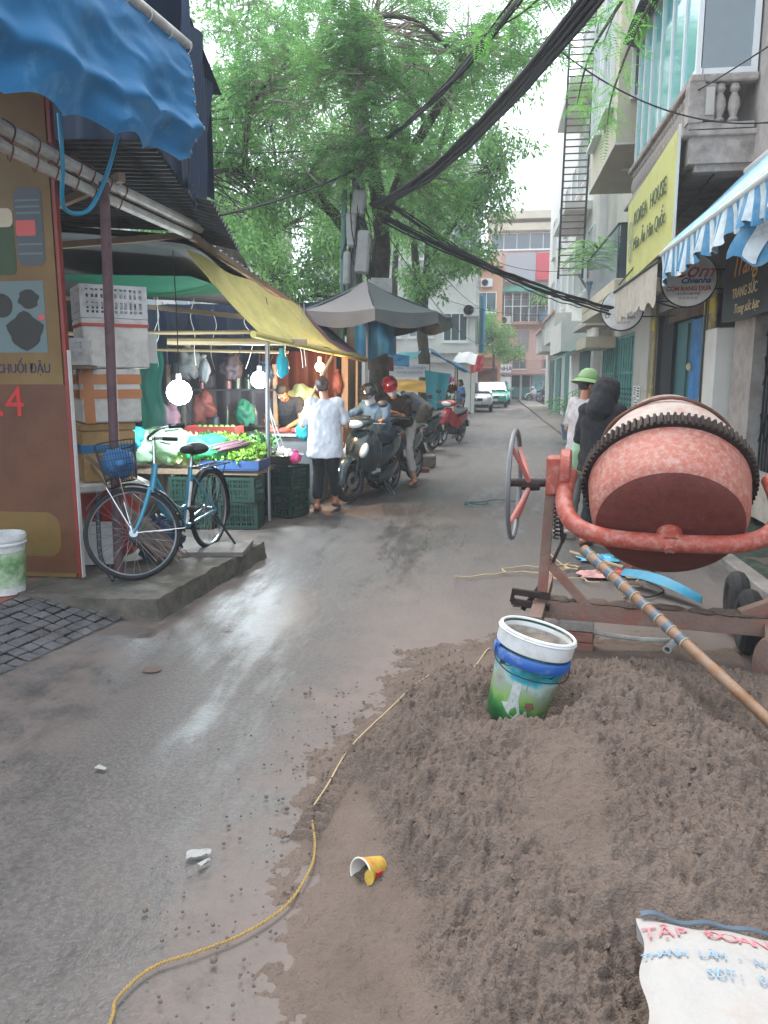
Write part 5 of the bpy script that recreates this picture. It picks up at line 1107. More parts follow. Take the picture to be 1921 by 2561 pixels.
for i in range(30):
    a = r.uniform(0, 6.28); q = .15*r.random()**.5; m = MB(); m.ball((-2.36 + q*math.cos(a), 8.6 + q*math.sin(a), .66 + .09*(1 - q/.15) + r.uniform(0, .03)), (.035, .035, .032), 8); m.obj('garlic', 'garlic', label='white garlic bulb heaped in the steel bowl', cat='garlic', group='garlic bulbs in the bowl')
bag('plastic_bag', 'bright pink plastic bag tied at the bowl rim', (-2.17, 8.42, .68), (.06, .05, .06), 'bag_pink', 5)
m = MB(); m.tube(bez([(-2.36, 8.45, .78), (-2.42, 8.4, 1.05), (-2.46, 8.38, 1.3)], 5), .008, 5); m.tube(bez([(-2.30, 8.45, .78), (-2.40, 8.4, 1.08), (-2.46, 8.38, 1.3)], 5), .008, 5); m.obj('cord', 'plastic_white', label='white cord looped from the bowl to the steel post', cat='cord')
K = thing('meat_counter', 'low counter with dark front behind the garlic bowl', 'counter', (-2.5, 9.6, 0)); m = MB(); m.box((-2.62, 9.75, .42), (.95, .6, .84)); m.obj('body', 'tarp_grey', K, smooth=False); m = MB(); m.box((-2.62, 9.72, .865), (1.02, .68, .045), bev=.008); m.obj('top', 'steel', K)
for i, (x, y) in enumerate(((-2.75, 9.5), (-2.6, 9.55), (-2.45, 9.52))):
    m = MB(); m.ball((x, y, .92), (.09, .06, .035), 10, rot=(0, 0, i)); m.obj('meat', 'meat', label='cut of red meat lying on the steel counter', cat='meat', group='meat on the counter')
bag('cloth_bundle', 'flower patterned cloth bundle on the counter behind the customer', (-2.62, 10.4, 1.18), (.24, .16, .26), 'bag_clear', 22, 'cloth', knot=False, am=.4)
m = MB(); m.box((-2.62, 10.4, .46), (.5, .5, .9)); m.obj('cool_box', 'plastic_green', label='dark cool box below the patterned cloth bundle', cat='box', smooth=False)
for i, (x, y, z, mt, lb) in enumerate(((-2.32, 8.5, 1.7, 'bag_teal', 'bunch of teal plastic bags hung by the steel post'), (-3.5, 9.2, 1.66, 'tarp_grey', 'grey plastic bags hung above the first lamp'), (-2.1, 10.5, 1.5, 'cloth_red', 'small red bag tied to the wooden post'))): bag('hanging_bag', lb, (x, y, z), (.07, .05, .13), mt, i*3 + 1)
# ---------------- lamps
emit_bulb('bulb_cool', (.9, .97, 1.0), 12); emit_bulb('bulb_warm', (1.0, .66, .34), 9)
def lamp(loc, top, col, watt, mat, label, rad):
    t = thing('hanging_lamp', label, 'lamp', loc); x, y, z = loc
    m = MB(); m.ball((0, 0, 0), rad, 16); m.obj('bulb', mat, t, world=False)
    m = MB(); m.cyl((0, 0, rad*.9), (0, 0, rad*.9 + .07), .024, n=10); m.obj('socket', 'sign_white', t, world=False)
    m = MB(); m.tube([(0, 0, rad + .06), (.01, 0, (top-z)*.5), (0, 0, top - z)], .005, 5); m.obj('cord', 'cable_black', t, world=False)
    ld = bpy.data.lights.new('lamp_light', 'POINT'); ld.energy = watt; ld.color = col; ld.shadow_soft_size = rad*1.05
    lo = bpy.data.objects.new('lamp_light', ld); COL.objects.link(lo); lo.parent = t; lo.location = (0, 0, -rad*1.3)
lamp((-3.0, 7.2, 1.43), 2.75, (.80, .93, 1), 55, 'bulb_cool', 'bright white bulb hanging above the bicycle handlebar', .12)  # bulb enlarged so its shape takes in the glare around it
lamp((-2.68, 8.8, 1.55), 2.3, (.80, .93, 1), 48, 'bulb_cool', 'bright white bulb hanging by the slim steel post', .10)  # radius widened to the size of the lamp's glare
lamp((-2.14, 9.6, 1.71), 2.05, (1, .55, .24), 38, 'bulb_warm', 'warm orange bulb under the corner of the yellow tarpaulin', .06)
# ---------------- parasol
PA = thing('parasol', 'large grey eight panel market parasol with scalloped valance', 'parasol', (-1.8, 11.2, 0))
M('para_grey', '#565b5a', .8, var=.12, scale=4); M('para_lit', '#8b8480', .8, var=.1, scale=4)  # second tone paints one parasol panel as if lit
AP = V((-1.80, 11.2, 2.95)); RA = 1.24
for i in range(8):
    a0 = R(45*i + 14); a1 = R(45*i + 59)
    def pan(u, v):
        a = lerp(a0, a1, v); rr_ = RA*u*(math.cos(R(22.5))/math.cos(a - (a0+a1)/2)); return AP + V((rr_*math.cos(a), rr_*math.sin(a), -.50*u - .05*math.sin(u*math.pi) - .035*math.sin(v*math.pi)*u))
    m = MB(); m.grid(pan, 10, 8, .004); p = m.obj('panel', 'para_lit' if i == 5 else 'para_grey', PA)
    m = MB(); m.grid(lambda u, v: V(pan(1, v)) + V((0, 0, -(.15 + .05*math.sin(v*math.pi))*u)) + V((math.cos(lerp(a0, a1, v)), math.sin(lerp(a0, a1, v)), 0))*(.02*math.sin(v*14)*u), 4, 10, .003); m.obj('valance', 'para_lit' if i == 5 else 'para_grey', p)
    m = MB(); q = V(pan(.98, 0)); m.tube([AP + V((0, 0, -.05)), q + V((0, 0, -.02))], .009, 5); m.obj('rib', 'steel_dark', PA)
m = MB(); m.cyl((-1.80, 11.2, 0), (-1.80, 11.2, 2.93), .022, n=10); m.obj('pole', 'steel', PA)
m = MB(); m.grid(lambda u, v: (lerp(-2.0, -1.42, v), 11.35 + .05*math.sin(v*13), 2.45 - .58*u - .06*math.sin(v*6) + .12*math.sin(v*math.pi)*(1-u)*-.5), 16, 24, .004); m.obj('tarpaulin', 'tarp_cyan', label='slate blue plastic sheet hanging under the grey parasol', cat='tarpaulin')
MATS['tarp_navy2'] = MATS['tarp_navy']
crate('basket', 'white basket tied to the trunk above the parasol', (-1.86, 13.0, 2.95), (.34, .26, .24), R(20), 'plastic_white', 'basket')
# ---------------- farther stalls
def sheetq(name, label, a, b, c, d, mat, cat='tarpaulin', amp=.05, n=(10, 16), w_=9):
    a, b, c, d = map(V, (a, b, c, d)); nn = (b-a).cross(d-a).normalized(); m = MB()
    m.grid(lambda u, v: a.lerp(b, v).lerp(d.lerp(c, v), u) + nn*amp*(math.sin(v*w_) * .6 + fbm(u*3, v*4, a.x)) , *n, .006); return m.obj(name, mat, label=label, cat=cat)
sheetq('tarpaulin', 'blue tarpaulin sloping from the twin stemmed tree over the flower stall', (-1.95, 23.6, 2.5), (-1.55, 21.4, 2.25), (-.62, 21.4, 1.72), (-.85, 24.2, 1.85), 'tarp_cyan', amp=.06)
sheetq('tarpaulin', 'teal edged tarpaulin strung left of the twin stemmed tree', (-3.4, 23.4, 2.25), (-2.1, 23.4, 2.42), (-2.2, 22.6, 2.18), (-3.4, 22.4, 1.85), 'tarp_teal', amp=.04)
sheetq('tarpaulin', 'teal cloth hanging in front of the flower stall', (-1.75, 20.4, 1.80), (-1.05, 20.3, 1.70), (-1.25, 20.3, .85), (-1.65, 20.4, .72), 'tarp_teal', amp=.05)
bn = sheetq('banner', 'white lettered banner strung before the far stalls', (-2.95, 22.0, 2.02), (-1.75, 22.0, 1.98), (-1.75, 22.0, 1.62), (-2.95, 22.0, 1.62), 'banner_white', 'banner', .01)
text('CÔNG TY CỔ PHẦN', .10, (-2.3, 21.95, 1.88), (R(90), 0, 0), 'ink_blue', bn, world=True); text('TƯ VẤN XÂY DỰNG', .08, (-2.3, 21.95, 1.75), (R(90), 0, 0), 'ink_blue', bn, world=True)
sheetq('tarpaulin', 'yellow orange sheet stretched low across the far stall', (-2.9, 21, 1.60), (-1.6, 21, 1.52), (-1.6, 20.8, 1.22), (-2.9, 20.8, 1.25), 'tarp_orange', amp=.04)
sheetq('tarpaulin', 'small red sheet hanging by the dark trunk', (-2.5, 15.5, 2.05), (-1.95, 15.5, 2.0), (-1.95, 15.5, 1.72), (-2.5, 15.5, 1.75), 'cloth_red', amp=.03)
sheetq('tarpaulin', 'pale blue sheet beyond the wooden post', (-2.7, 18, 2.2), (-1.9, 18, 2.1), (-1.9, 18, 1.85), (-2.7, 18, 1.9), 'tarp_cyan', amp=.03)
sheetq('tarpaulin', 'white canvas roof beyond the blue tarpaulin', (-1.25, 30, 2.6), (-.55, 30, 2.55), (-.6, 28, 2.1), (-1.4, 28, 2.2), 'banner_white', amp=.03)
sheetq('flag', 'red flag hanging over the lane before the brick shed', (-.9, 34, 2.55), (-.35, 34, 2.6), (-.42, 34, 1.95), (-.95, 34, 1.8), 'red_panel', 'flag', .05)
m = MB(); m.cyl((-.9, 34, 0), (-.9, 34, 2.6), .02, n=6); m.obj('flag_pole', 'bamboo', label='thin pole holding the red flag', cat='pole')
for i, (x, y, mt, lb) in enumerate(((-1.15, 20.6, 'bag_pink', 'pink flower bunch hung at the flower stall'), (-1.05, 20.7, 'cloth_red', 'orange red flower bunch beneath the pink one'))):
    veg('flower_bunch', lb, (x, y, 1.5 - .25*i), (.16, .12, .14), 90, .09, .06, mt, 'flowers', None, 300 + i)
veg('greens', 'heap of greens on the flower stall', (-1.2, 20.7, .9), (.35, .25, .2), 120, .12, .06, 'veg_dark', 'greens', None, 310)
FT = thing('market_table', 'low table of the flower stall', 'table', (-1.4, 20.8, 0)); m = MB(); m.box((-1.5, 20.9, .68), (1.2, .6, .05)); m.obj('top', 'timber', FT, smooth=False)
for x in (-2.0, -1.0):
    for y in (20.7, 21.1): m = MB(); m.beam((x, y, 0), (x, y, .66), .05); m.obj('leg', 'timber', FT, smooth=False)
for i, (x, y) in enumerate(((-1.0, 21.5), (-1.05, 24), (-3.3, 22.5))): m = MB(); m.cyl((x, y, 0), (x, y, 1.9), .025, n=6); m.obj('bamboo_pole', 'bamboo', label=['bamboo upright at the lane side of the blue tarpaulin', 'bamboo upright at the far corner of blue tarpaulin', 'bamboo upright of the teal edged tarpaulin'][i], cat='pole')
# clutter on the platform: broom, bags, slab
m = MB(); m.box((-2.30, 6.05, .160), (.62, .5, .035), rz=R(8)); m.obj('cover_slab', 'concrete', label='loose concrete cover slab under the bicycle stand', cat='slab')
bm_ = thing('broom', 'worn straw broom lying behind the bicycle front wheel', 'broom', (-2.75, 5.55, .16)); r = random.Random(2); m = MB()
for i in range(90):
    a = V((-2.85 + r.uniform(-.03, .03), 5.6 + r.uniform(-.02, .02), .58 + r.uniform(-.02, .02))); b = V((-2.42 + r.uniform(-.12, .1), 5.52 + r.uniform(-.08, .08), .17 + r.uniform(0, .06))); m.tube([a, a.lerp(b, .5) + V((r.uniform(-.03, .03),)*3), b], .004, 3, cap=False)
M('straw', '#7c6d63', .9, var=.2); m.obj('bristles', 'straw', bm_, kind='stuff'); m = MB(); m.tube([(-2.83, 5.6, .55), (-3.2, 5.75, .95)], .014, 6); m.obj('handle', 'bamboo', bm_)
bag('plastic_bag', 'dark blue rubbish bag behind the bicycle front wheel', (-2.62, 5.75, .27), (.2, .15, .14), 'tarp_navy', 31, am=.5)
crate('basket', 'grey broken basket behind the spokes of the front wheel', (-2.95, 5.45, .16), (.22, .18, .3), R(15), 'plastic_white', 'basket')
m = MB(); m.tube(bez([(-2.80, 5.15, .75), (-2.78, 5.1, .5), (-2.72, 5.0, .3), (-2.6, 4.93, .16)], 5), .016, 6); m.obj('bent_pipe', 'steel_dark', label='bent dark pipe leaning at the signboard foot', cat='pipe')
m = MB(); m.beam((-2.95, 5.3, 1.0), (-2.6, 5.45, .62), .03); m.obj('stick', 'timber', label='slanting wooden stick between the post and signboard', cat='stick', smooth=False)
# white paint bucket by the signboard
WB = thing('paint_bucket', 'white paint bucket with green label standing on the red shop floor', 'bucket', (-3.22, 4.63, .14))
m = MB(); m.lathe([(.001, .004), (.125, 0), (.145, .36), (.152, .36), (.156, .38), (.15, .40), (.135, .40), (.12, .03), (.001, .03)], n=32); m.obj('pail', 'plastic_white', WB, world=False)
m = MB(); m.torus((0, 0, .34), (0, 0, 1), .148, .008, 32, 6, 1.6); m.obj('rim', 'plastic_white', WB, world=False)
M('label_green', '#5f8f55', .5, var=.5, scale=9, dirt=('#c9c9bf', .5, 8)); m = MB(); m.lathe([(.1295, .05), (.1435, .29)], n=32); m.obj('label', 'label_green', WB, world=False)
# shelf of bottles and jars behind the lamps
SF = thing('goods_shelf', 'rough shelf of bottles and jars behind the hanging lamps', 'shelf', (-3.5, 9.95, 0)); rr_ = random.Random(6)
for k, z in enumerate((.95, 1.42)): m = MB(); m.box((-3.55, 9.95, z), (1.5, .26, .025)); m.obj('board', 'dark_matte', SF, smooth=False)
for x in (-4.28, -2.82): m = MB(); m.beam((x, 9.95, 0), (x, 9.95, 1.75), .05); m.obj('upright', 'timber', SF, smooth=False)
M('bottle_a', '#3f4c55', .3, var=.3); M('bottle_b', '#4f2a28', .4, var=.3); M('bottle_c', '#6f6b60', .5, var=.3); M('bottle_d', '#1f352a', .3, var=.3)
for k, z in enumerate((.965, 1.435)):
    x = -4.2
    while x < -2.9:
        r0 = rr_.uniform(.03, .055); h = rr_.uniform(.08, .3); m = MB(); m.lathe([(.001, 0), (r0, 0), (r0, h*.65), (r0*.45, h*.8), (r0*.45, h*.93), (r0*.5, h), (.001, h)], (x, 9.93 + rr_.uniform(-.04, .04), z), n=12)
        m.obj('bottle', ('bottle_a', 'bottle_b', 'bottle_c', 'bottle_d')[rr_.randrange(4)], label=('bottle or jar standing on the lowest goods shelf', 'bottle or jar standing on the upper goods shelf')[k], cat='bottle', group='bottles on the goods shelf'); x += r0*2 + rr_.uniform(.02, .07)*(1 if rr_.random() < .5 else 6)
for i, (x, y, z, a, mt, lb) in enumerate(((-3.9, 9.7, 1.75, .16, 'tarp_grey', 'grey sack slung from the roof left of the goods shelf'), (-3.35, 9.75, 1.7, .13, 'cloth_murk', 'dark cloth bundle hung before the goods shelf'), (-2.95, 9.9, 1.6, .12, 'tarp_navy', 'navy bag hung at the end of the goods shelf'), (-3.7, 9.6, 1.2, .15, 'cloth_red', 'brown red bundle stuffed on the goods shelf'), (-3.15, 9.7, 1.12, .13, 'tarp_green', 'green bundle stuffed on the lower goods shelf'), (-4.1, 9.4, 1.05, .17, 'cloth_flower', 'mauve bundle resting behind the cabbages'))): bag('bundle', lb, (x, y, z), (a, a*.7, a*1.1), mt, 60 + i, 'bundle', knot=i < 3, am=.5)
crate('crate', 'dark crate at the front of the table beside the bicycle stand', (-2.62, 7.82, 0), (.42, .30, .28), R(3), 'plastic_green', group='green crates'); crate('crate', 'dark crate stacked on the front one below the lettuce tray', (-2.62, 7.82, .285), (.42, .30, .26), R(-4), 'plastic_green', group='green crates'); crate('crate', 'dark crate at the front behind the bicycle wheel', (-3.12, 7.80, 0), (.46, .30, .28), R(-2), 'plastic_green', group='green crates'); crate('crate', 'dark crate stacked behind the bicycle wheel', (-3.12, 7.80, .285), (.46, .30, .26), R(2), 'plastic_green', group='green crates')
rr_ = random.Random(5)
for i in range(16):
    x, y = rr_.uniform(-4.0, -2.2), rr_.uniform(8.2, 10.5); m = MB(); p = [(x, y, 2.45)]
    for j in range(4): p.append((x + rr_.uniform(-.05, .05), y + rr_.uniform(-.05, .05), 2.45 - .18*(j+1) - rr_.uniform(0, .05)))
    m.tube(bez(p, 3), .004, 4); m.obj('string', 'plastic_white' if i % 2 else 'cable_black', label='loose string dangling from the stall roof timbers', cat='string', group='strings dangling from stall roof')
# ================================================================== BICYCLE, SCOOTERS, CARS
M('tyre', '#17181a', .8, var=.2, scale=20, bump=.3, bscale=120); M('alloy', '#9a9ea1', .3, metal=.9, var=.12); M('chrome', '#c5c8ca', .15, metal=1, var=.05); M('frame_teal', '#2583a0', .3, var=.1, coat=.4, dirt=('#7d8a86', .18, 14)); M('black_plastic', '#16181a', .5, var=.2); M('seat_black', '#1a1b1d', .6, var=.2); M('rust_chain', '#4d3a2e', .7, metal=.5, var=.3)
M('scooter_dark', '#2c3d42', .22, metal=.3, var=.08, coat=.7, rvar=.03); M('scooter_grey', '#39464b', .25, metal=.3, var=.1, coat=.6, rvar=.03); M('scooter_red', '#b3212a', .25, var=.08, coat=.6, rvar=.03); M('lens', '#b9c6ca', .08, var=.1, spec=.9); M('amber', '#c86a1c', .2); M('mirror_glass', '#8fa3ad', .03, metal=.95, var=.05)
def wheel(parent, name, loc, rad, tr, rimw, nsp, rot, hub=.03, mag=False):
    """local frame: axle along local Y; tyre mesh is the wheel part"""
    m = MB(); m.torus((0, 0, 0), (0, 1, 0), rad - tr, tr, 56, 10); w_ = m.obj(name, 'tyre', parent, world=False); w_.location = loc; w_.rotation_euler = rot
    m = MB(); q = rad - tr*1.75; m.lathe([(q, -rimw), (q + .012, -rimw), (q + .006, 0), (q + .012, rimw), (q, rimw), (q - .008, .4*rimw), (q - .008, -.4*rimw)], axis=(0, 1, 0), n=56, close=True); m.obj('rim', 'alloy', w_, world=False)
    m = MB(); m.lathe([(.001, -.05), (hub, -.05), (hub, -.035), (hub*.6, -.03), (hub*.6, .03), (hub, .035), (hub, .05), (.001, .05)], axis=(0, 1, 0), n=16); m.obj('hub', 'alloy' if not mag else 'black_plastic', w_, world=False)
    if mag:
        m = MB(); m.box((0, 0, (hub + q)/2), (.045, .03, q - hub)); s0 = m.obj('spoke', 'black_plastic', w_, world=False, smooth=False)
        for i in range(1, 5): share(s0, w_, (0, 0, 0), (0, 2*math.pi*i/5, 0))
        m = MB(); m.lathe([(.05, .055), (.11, .055), (.11, .06), (.05, .06)], axis=(0, 1, 0), n=24, close=True); m.obj('brake_disc', 'steel', w_, world=False)
    else:
        m = MB(); m.cyl((hub*.9, .03, .004), (.06, 0.001, q), .0016, n=4, cap=False); s0 = m.obj('spoke', 'alloy', w_, world=False)
        for i in range(1, nsp): share(s0, w_, (0, 0, 0), (0, 2*math.pi*i/nsp, math.pi if i % 2 else 0))
    return w_
# ---------------- bicycle
BK = thing('bicycle', 'old teal step-through bicycle with blue bag in its basket', 'bicycle', (-2.33, 6.12, .145), math.atan2(-1.0, -.10))
wheel(BK, 'wheel', (0, 0, .335), .335, .021, .014, 32, (0, 0, 0), .035)
ax = V((-.32, 0, 1)).normalized(); hp = V((.86, 0, .70)); SR = Matrix.Rotation(R(-56), 4, ax)
def st(p): return hp + SR @ (V(p) - hp)
fw = wheel(BK, 'wheel', st((1.08, 0, .335)), .335, .021, .014, 32, (SR @ Matrix.Identity(4)).to_euler())
m = MB()
m.tube([(.83, 0, .80), (.90, 0, .60)], .022, 10); m.tube(bez([(.885, 0, .64), (.72, 0, .42), (.55, 0, .32), (.42, 0, .28)], 5), .019, 10); m.tube(bez([(.86, 0, .72), (.70, 0, .54), (.5, 0, .42), (.36, 0, .44)], 5), .016, 10)
m.tube([(.43, 0, .26), (.30, 0, .72)], .018, 10)
for s in (-1, 1): m.tube([(.42, s*.03, .28), (0, s*.06, .335)], .010, 6); m.tube([(.31, s*.02, .66), (0, s*.06, .335)], .008, 6)
m.obj('frame', 'frame_teal', BK, world=False)
m = MB()
for s in (-1, 1): m.tube([st(p) for p in bez([(.91, s*.045, .62), (.97, s*.05, .5), (1.03, s*.05, .4), (1.08, s*.05, .335)], 4)], [lerp(.016, .009, i/12) for i in range(13)], 8)
m.tube([st((.91, -.05, .625)), st((.91, .05, .625))], .016, 8); m.obj('fork', 'frame_teal', BK, world=False)
m = MB(); m.tube([st((.84, 0, .78)), st((.80, 0, 1.0))], .012, 8); m.tube([st(p) for p in bez([(.60, -.27, 1.0), (.74, -.22, 1.02), (.83, -.08, 1.0), (.83, .08, 1.0), (.74, .22, 1.02), (.60, .27, 1.0)], 5)], .011, 8); hb = m.obj('handlebar', 'chrome', BK, world=False)
for s in (-1, 1):
    m = MB(); m.tube([st((.60, s*.27, 1.0)), st((.71, s*.235, 1.015))], .016, 8); m.obj('grip', 'black_plastic', hb, world=False)
    m = MB(); m.tube([st((.74, s*.21, .99)), st((.66, s*.29, .975))], .006, 5); m.obj('brake_lever', 'chrome', hb, world=False)
m = MB(); m.tube([(.30, 0, .70), (.265, 0, .82)], .013, 8); m.obj('seat_post', 'chrome', BK, world=False)
m = MB(); m.ball((.20, 0, .86), (.12, .105, .05), 16); m.ball((.33, 0, .865), (.11, .045, .035), 14); m.obj('saddle', 'seat_black', BK, world=False)
def mudguard(c, rad, a0, a1, w_, mat, tr=None):
    m = MB()
    def f(u, v):
        a = R(lerp(a0, a1, u)); s = lerp(-1, 1, v); r_ = rad - .012*s*s; p = V((c[0] + r_*math.cos(a), s*w_, c[2] + r_*math.sin(a))); return st(p) if tr else p
    m.grid(f, 24, 5, .003); return m.obj('mudguard', mat, BK, world=False)
mudguard((0, 0, .335), .362, 20, 200, .026, 'black_plastic'); mudguard((1.08, 0, .335), .362, 40, 190, .026, 'black_plastic', True)
m = MB()
for s in (-1, 1): m.tube([st((1.08, s*.05, .335)), st((.72, s*.03, .30))], .003, 4); m.tube([st((1.08, s*.05, .335)), st((1.2, s*.03, .70))], .003, 4)
m.obj('mudguard_stay', 'chrome', BK, world=False)
# basket with blue bag
bk = MB(); NB = 14
def bkp(u, z):   # rounded square outline, wider at the top
    a = 2*math.pi*u; k = (abs(math.cos(a))**6 + abs(math.sin(a))**6)**(-1/6); sc_ = lerp(.78, 1, z); return st((1.08 + .135*k*math.cos(a)*sc_, .18*k*math.sin(a)*sc_, .73 + .25*z))
for i in range(48): bk.tube([bkp(i/48, 0), bkp(i/48, 1)], .0022, 4, cap=False)
for j in range(7): bk.tube([bkp(i/32, j/6) for i in range(32)], .0045 if j in (0, 6) else .002, 4, closed=True)
for i in range(6): bk.tube([bkp(.1 + .05*i, 0), bkp(.9 - .05*i, 0)], .0025, 4)
b_ = bk.obj('basket', 'steel_dark', BK, world=False)
m = MB(); m.tube([st((.90, -.03, .66)), st((1.0, -.05, .74))], .005, 5); m.tube([st((1.08, .05, .34)), st((1.1, .12, .74))], .004, 5); m.tube([st((1.08, -.05, .34)), st((1.1, -.12, .74))], .004, 5); m.obj('basket_stay', 'chrome', b_, world=False)
m = MB(); m.ball((0, 0, 0), 1, 26); Q = []
for p in m.v:
    q = V(p); k = 1 + .22*fbm(q.x*2, q.y*2, q.z*2, 4); u_ = (abs(q.x)**4 + abs(q.y)**4)**.25; Q.append(st((1.08 + .115*q.x*k, .155*q.y*k, .85 + .105*q.z*k)))
m.v = Q; bgm = m.obj('plastic_bag', 'bag_blue', None, world=False, sharp=180, label='crumpled blue plastic bag stuffed in the bicycle basket', cat='bag')
bgm.location = BK.location; bgm.rotation_euler = BK.rotation_euler
m = MB()
for s in (-1, 1): m.tube([(.2, s*.06, .70), (-.28, s*.07, .70)], .006, 6); m.tube([(0, s*.06, .335), (-.2, s*.065, .70)], .005, 6)
for i in range(5): m.tube([(.16 - .1*i, -.065, .70), (.16 - .1*i, .065, .70)], .004, 5)
m.obj('rack', 'steel_dark', BK, world=False)
m = MB(); m.tube([(.05, .07, .30), (-.08, .20, .01)], .011, 7); m.obj('kickstand', 'steel_dark', BK, world=False)
m = MB(); m.lathe([(.001, -.004), (.085, -.004), (.085, .004), (.001, .004)], (.42, -.06, .28), (0, 1, 0), 24); m.tube([(.42, -.07, .28), (.34, -.075, .13)], .009, 6); m.tube([(.42, .07, .28), (.50, .075, .43)], .009, 6); cr = m.obj('crank', 'rust_chain', BK, world=False)
for p in ((.34, -.12, .13), (.50, .12, .43)): m = MB(); m.box(p, (.09, .08, .02), bev=.005); m.obj('pedal', 'black_plastic', cr, world=False)
m = MB(); m.box((.40, .028, .45), (.035, .012, .34), ry=-.30, bev=.005); m.obj('pump', 'sign_white', BK, world=False)

# ---------------- scooter
def ring(x, w_, z0, z1, e=.5, n=16, tilt=0):
    o = []
    for i in range(n):
        a = 2*math.pi*i/n; c, s = math.cos(a), math.sin(a); o.append((x + tilt*math.sin(a), math.copysign(abs(c)**e, c)*w_, (z0+z1)/2 + math.copysign(abs(s)**e, s)*(z1-z0)/2))
    return o
def scooter(label, body, loc, rz, lean=0, group=None, under=False):
    T = thing('scooter', label, 'scooter', loc, rz, group); T.rotation_euler = (lean, 0, rz)
    o = lambda m, n, mt, p=None, **k: m.obj(n, mt, p or T, world=False, **k)
    rw = .285 if not under else .29; tw = .05 if not under else .038
    wheel(T, 'wheel', (-.62, 0, rw), rw, tw, .04, 0, (0, 0, 0), .06, True); wheel(T, 'wheel', (.64, 0, rw), rw, tw, .036, 0, (0, 0, R(-12)), .05, True)
    m = MB()
    for s in (-1, 1): m.tube([(.64, s*.085, rw), (.50, s*.085, .70)], .019, 8)
    o(m, 'fork', 'steel_dark')
    m = MB(); m.grid(lambda u, v: ((lambda a, s: (.64 + (rw + .035 - .05*s*s)*math.cos(a), s*.085 - .05*math.sin(a - R(100))*0, rw + (rw + .035 - .05*s*s)*math.sin(a)))(R(lerp(-5, 150, u)), lerp(-1, 1, v))), 18, 8, .006); o(m, 'front_fender', body)
    if not under:
        # front apron: wide shield with a pointed nose
        m = MB(); m.loft([[(.30 - .10*zz + fx*(1-abs(y)/.24)**.8 + .02, y, zz_) for (y, fx) in [(-.2, 0), (-.18, .1), (-.1, .2), (0, .26), (.1, .2), (.18, .1), (.2, 0), (.16, -.04), (0, -.06), (-.16, -.04)]] for zz, zz_ in ((0, .40), (.4, .55), (.8, .72), (1.1, .86))], True)
        pts = []
        for z, w_, nose, back in ((.30, .12, .34, .26), (.38, .20, .47, .26), (.50, .25, .56, .24), (.62, .27, .585, .22), (.74, .25, .54, .21), (.86, .19, .44, .22), (.93, .13, .37, .24)):
            pts.append([(lerp(back, nose, max(0, math.cos(a))**.7) if math.cos(a) > 0 else back - .05*abs(math.cos(a)), w_*math.sin(a), z) for a in [2*math.pi*i/20 for i in range(20)]])
        m = MB(); m.loft(pts); ap = o(m, 'front_apron', body, sub=1)
        for s in (-1, 1):
            m = MB(); m.ball((.505, s*.145, .66), (.05, .075, .11), 14, rot=(s*.35, -.5, -s*.6)); o(m, 'signal_lamp', 'lens', ap)
        m = MB(); m.box((.575, 0, .70), (.02, .05, .12), ry=-.4, bev=.008); o(m, 'grille', 'black_plastic', ap)
        m = MB(); m.loft([ring(.30, .20, .30, .34, .4), ring(.10, .20, .26, .31, .4), ring(-.20, .19, .27, .33, .4)]); o(m, 'floorboard', 'black_plastic')
        # under-panels sweeping back
        for s in (-1, 1):
            m = MB(); m.loft([[(x, s*(w_ + .02*math.cos(a)), z + h*math.sin(a)) for a in [2*math.pi*i/10 for i in range(10)]] for x, w_, z, h in ((.36, .14, .36, .10), (.10, .19, .26, .06), (-.25, .19, .32, .08), (-.45, .17, .42, .08))]); o(m, 'side_panel', body)
    else:
        pts = []
        for z, w_, nose, back in ((.42, .05, .46, .36), (.55, .10, .52, .36), (.70, .14, .52, .34), (.84, .13, .46, .33), (.92, .09, .40, .33)):
            pts.append([(lerp(back, nose, max(0, math.cos(a))**.7) if math.cos(a) > 0 else back, w_*math.sin(a), z) for a in [2*math.pi*i/16 for i in range(16)]])
        m = MB(); m.loft(pts); ap = o(m, 'front_cowl', body, sub=1)
        for s in (-1, 1): m = MB(); m.grid(lambda u, v: (lerp(.40, .16, u), s*(.12 + .10*math.sin(u*2.2)), lerp(lerp(.86, .62, u), lerp(.52, .36, u), v)), 8, 6, .008); o(m, 'leg_shield', body)
        m = MB(); m.tube([(.40, 0, .75), (.15, 0, .48), (-.2, 0, .5)], .05, 8); m.box((.02, 0, .36), (.34, .24, .22), bev=.05); o(m, 'engine', 'steel_dark')
        for s in (-1, 1): m = MB(); m.tube([(.02, s*.1, .27), (.0, s*.28, .27)], .012, 6); o(m, 'footpeg', 'black_plastic')
    # handlebar unit with headlight
    m = MB(); m.loft([[(.40 + x, w_*math.cos(a), 1.0 + z + h*math.sin(a)) for a in [2*math.pi*i/18 for i in range(18)]] for x, w_, z, h in ((.12, .06, -.02, .03), (.10, .12, -.02, .06), (.03, .19, .0, .075), (-.08, .22, .02, .07), (-.16, .16, .03, .045))]); hc = o(m, 'handlebar_cover', body, sub=1)
    m = MB(); m.ball((.49, 0, .99), (.05, .125, .055), 16, rot=(0, -.35, 0)); o(m, 'headlight', 'lens', hc)
    m = MB(); m.box((.25, 0, 1.06), (.10, .2, .03), ry=.5, bev=.01); o(m, 'dashboard', 'black_plastic', hc)
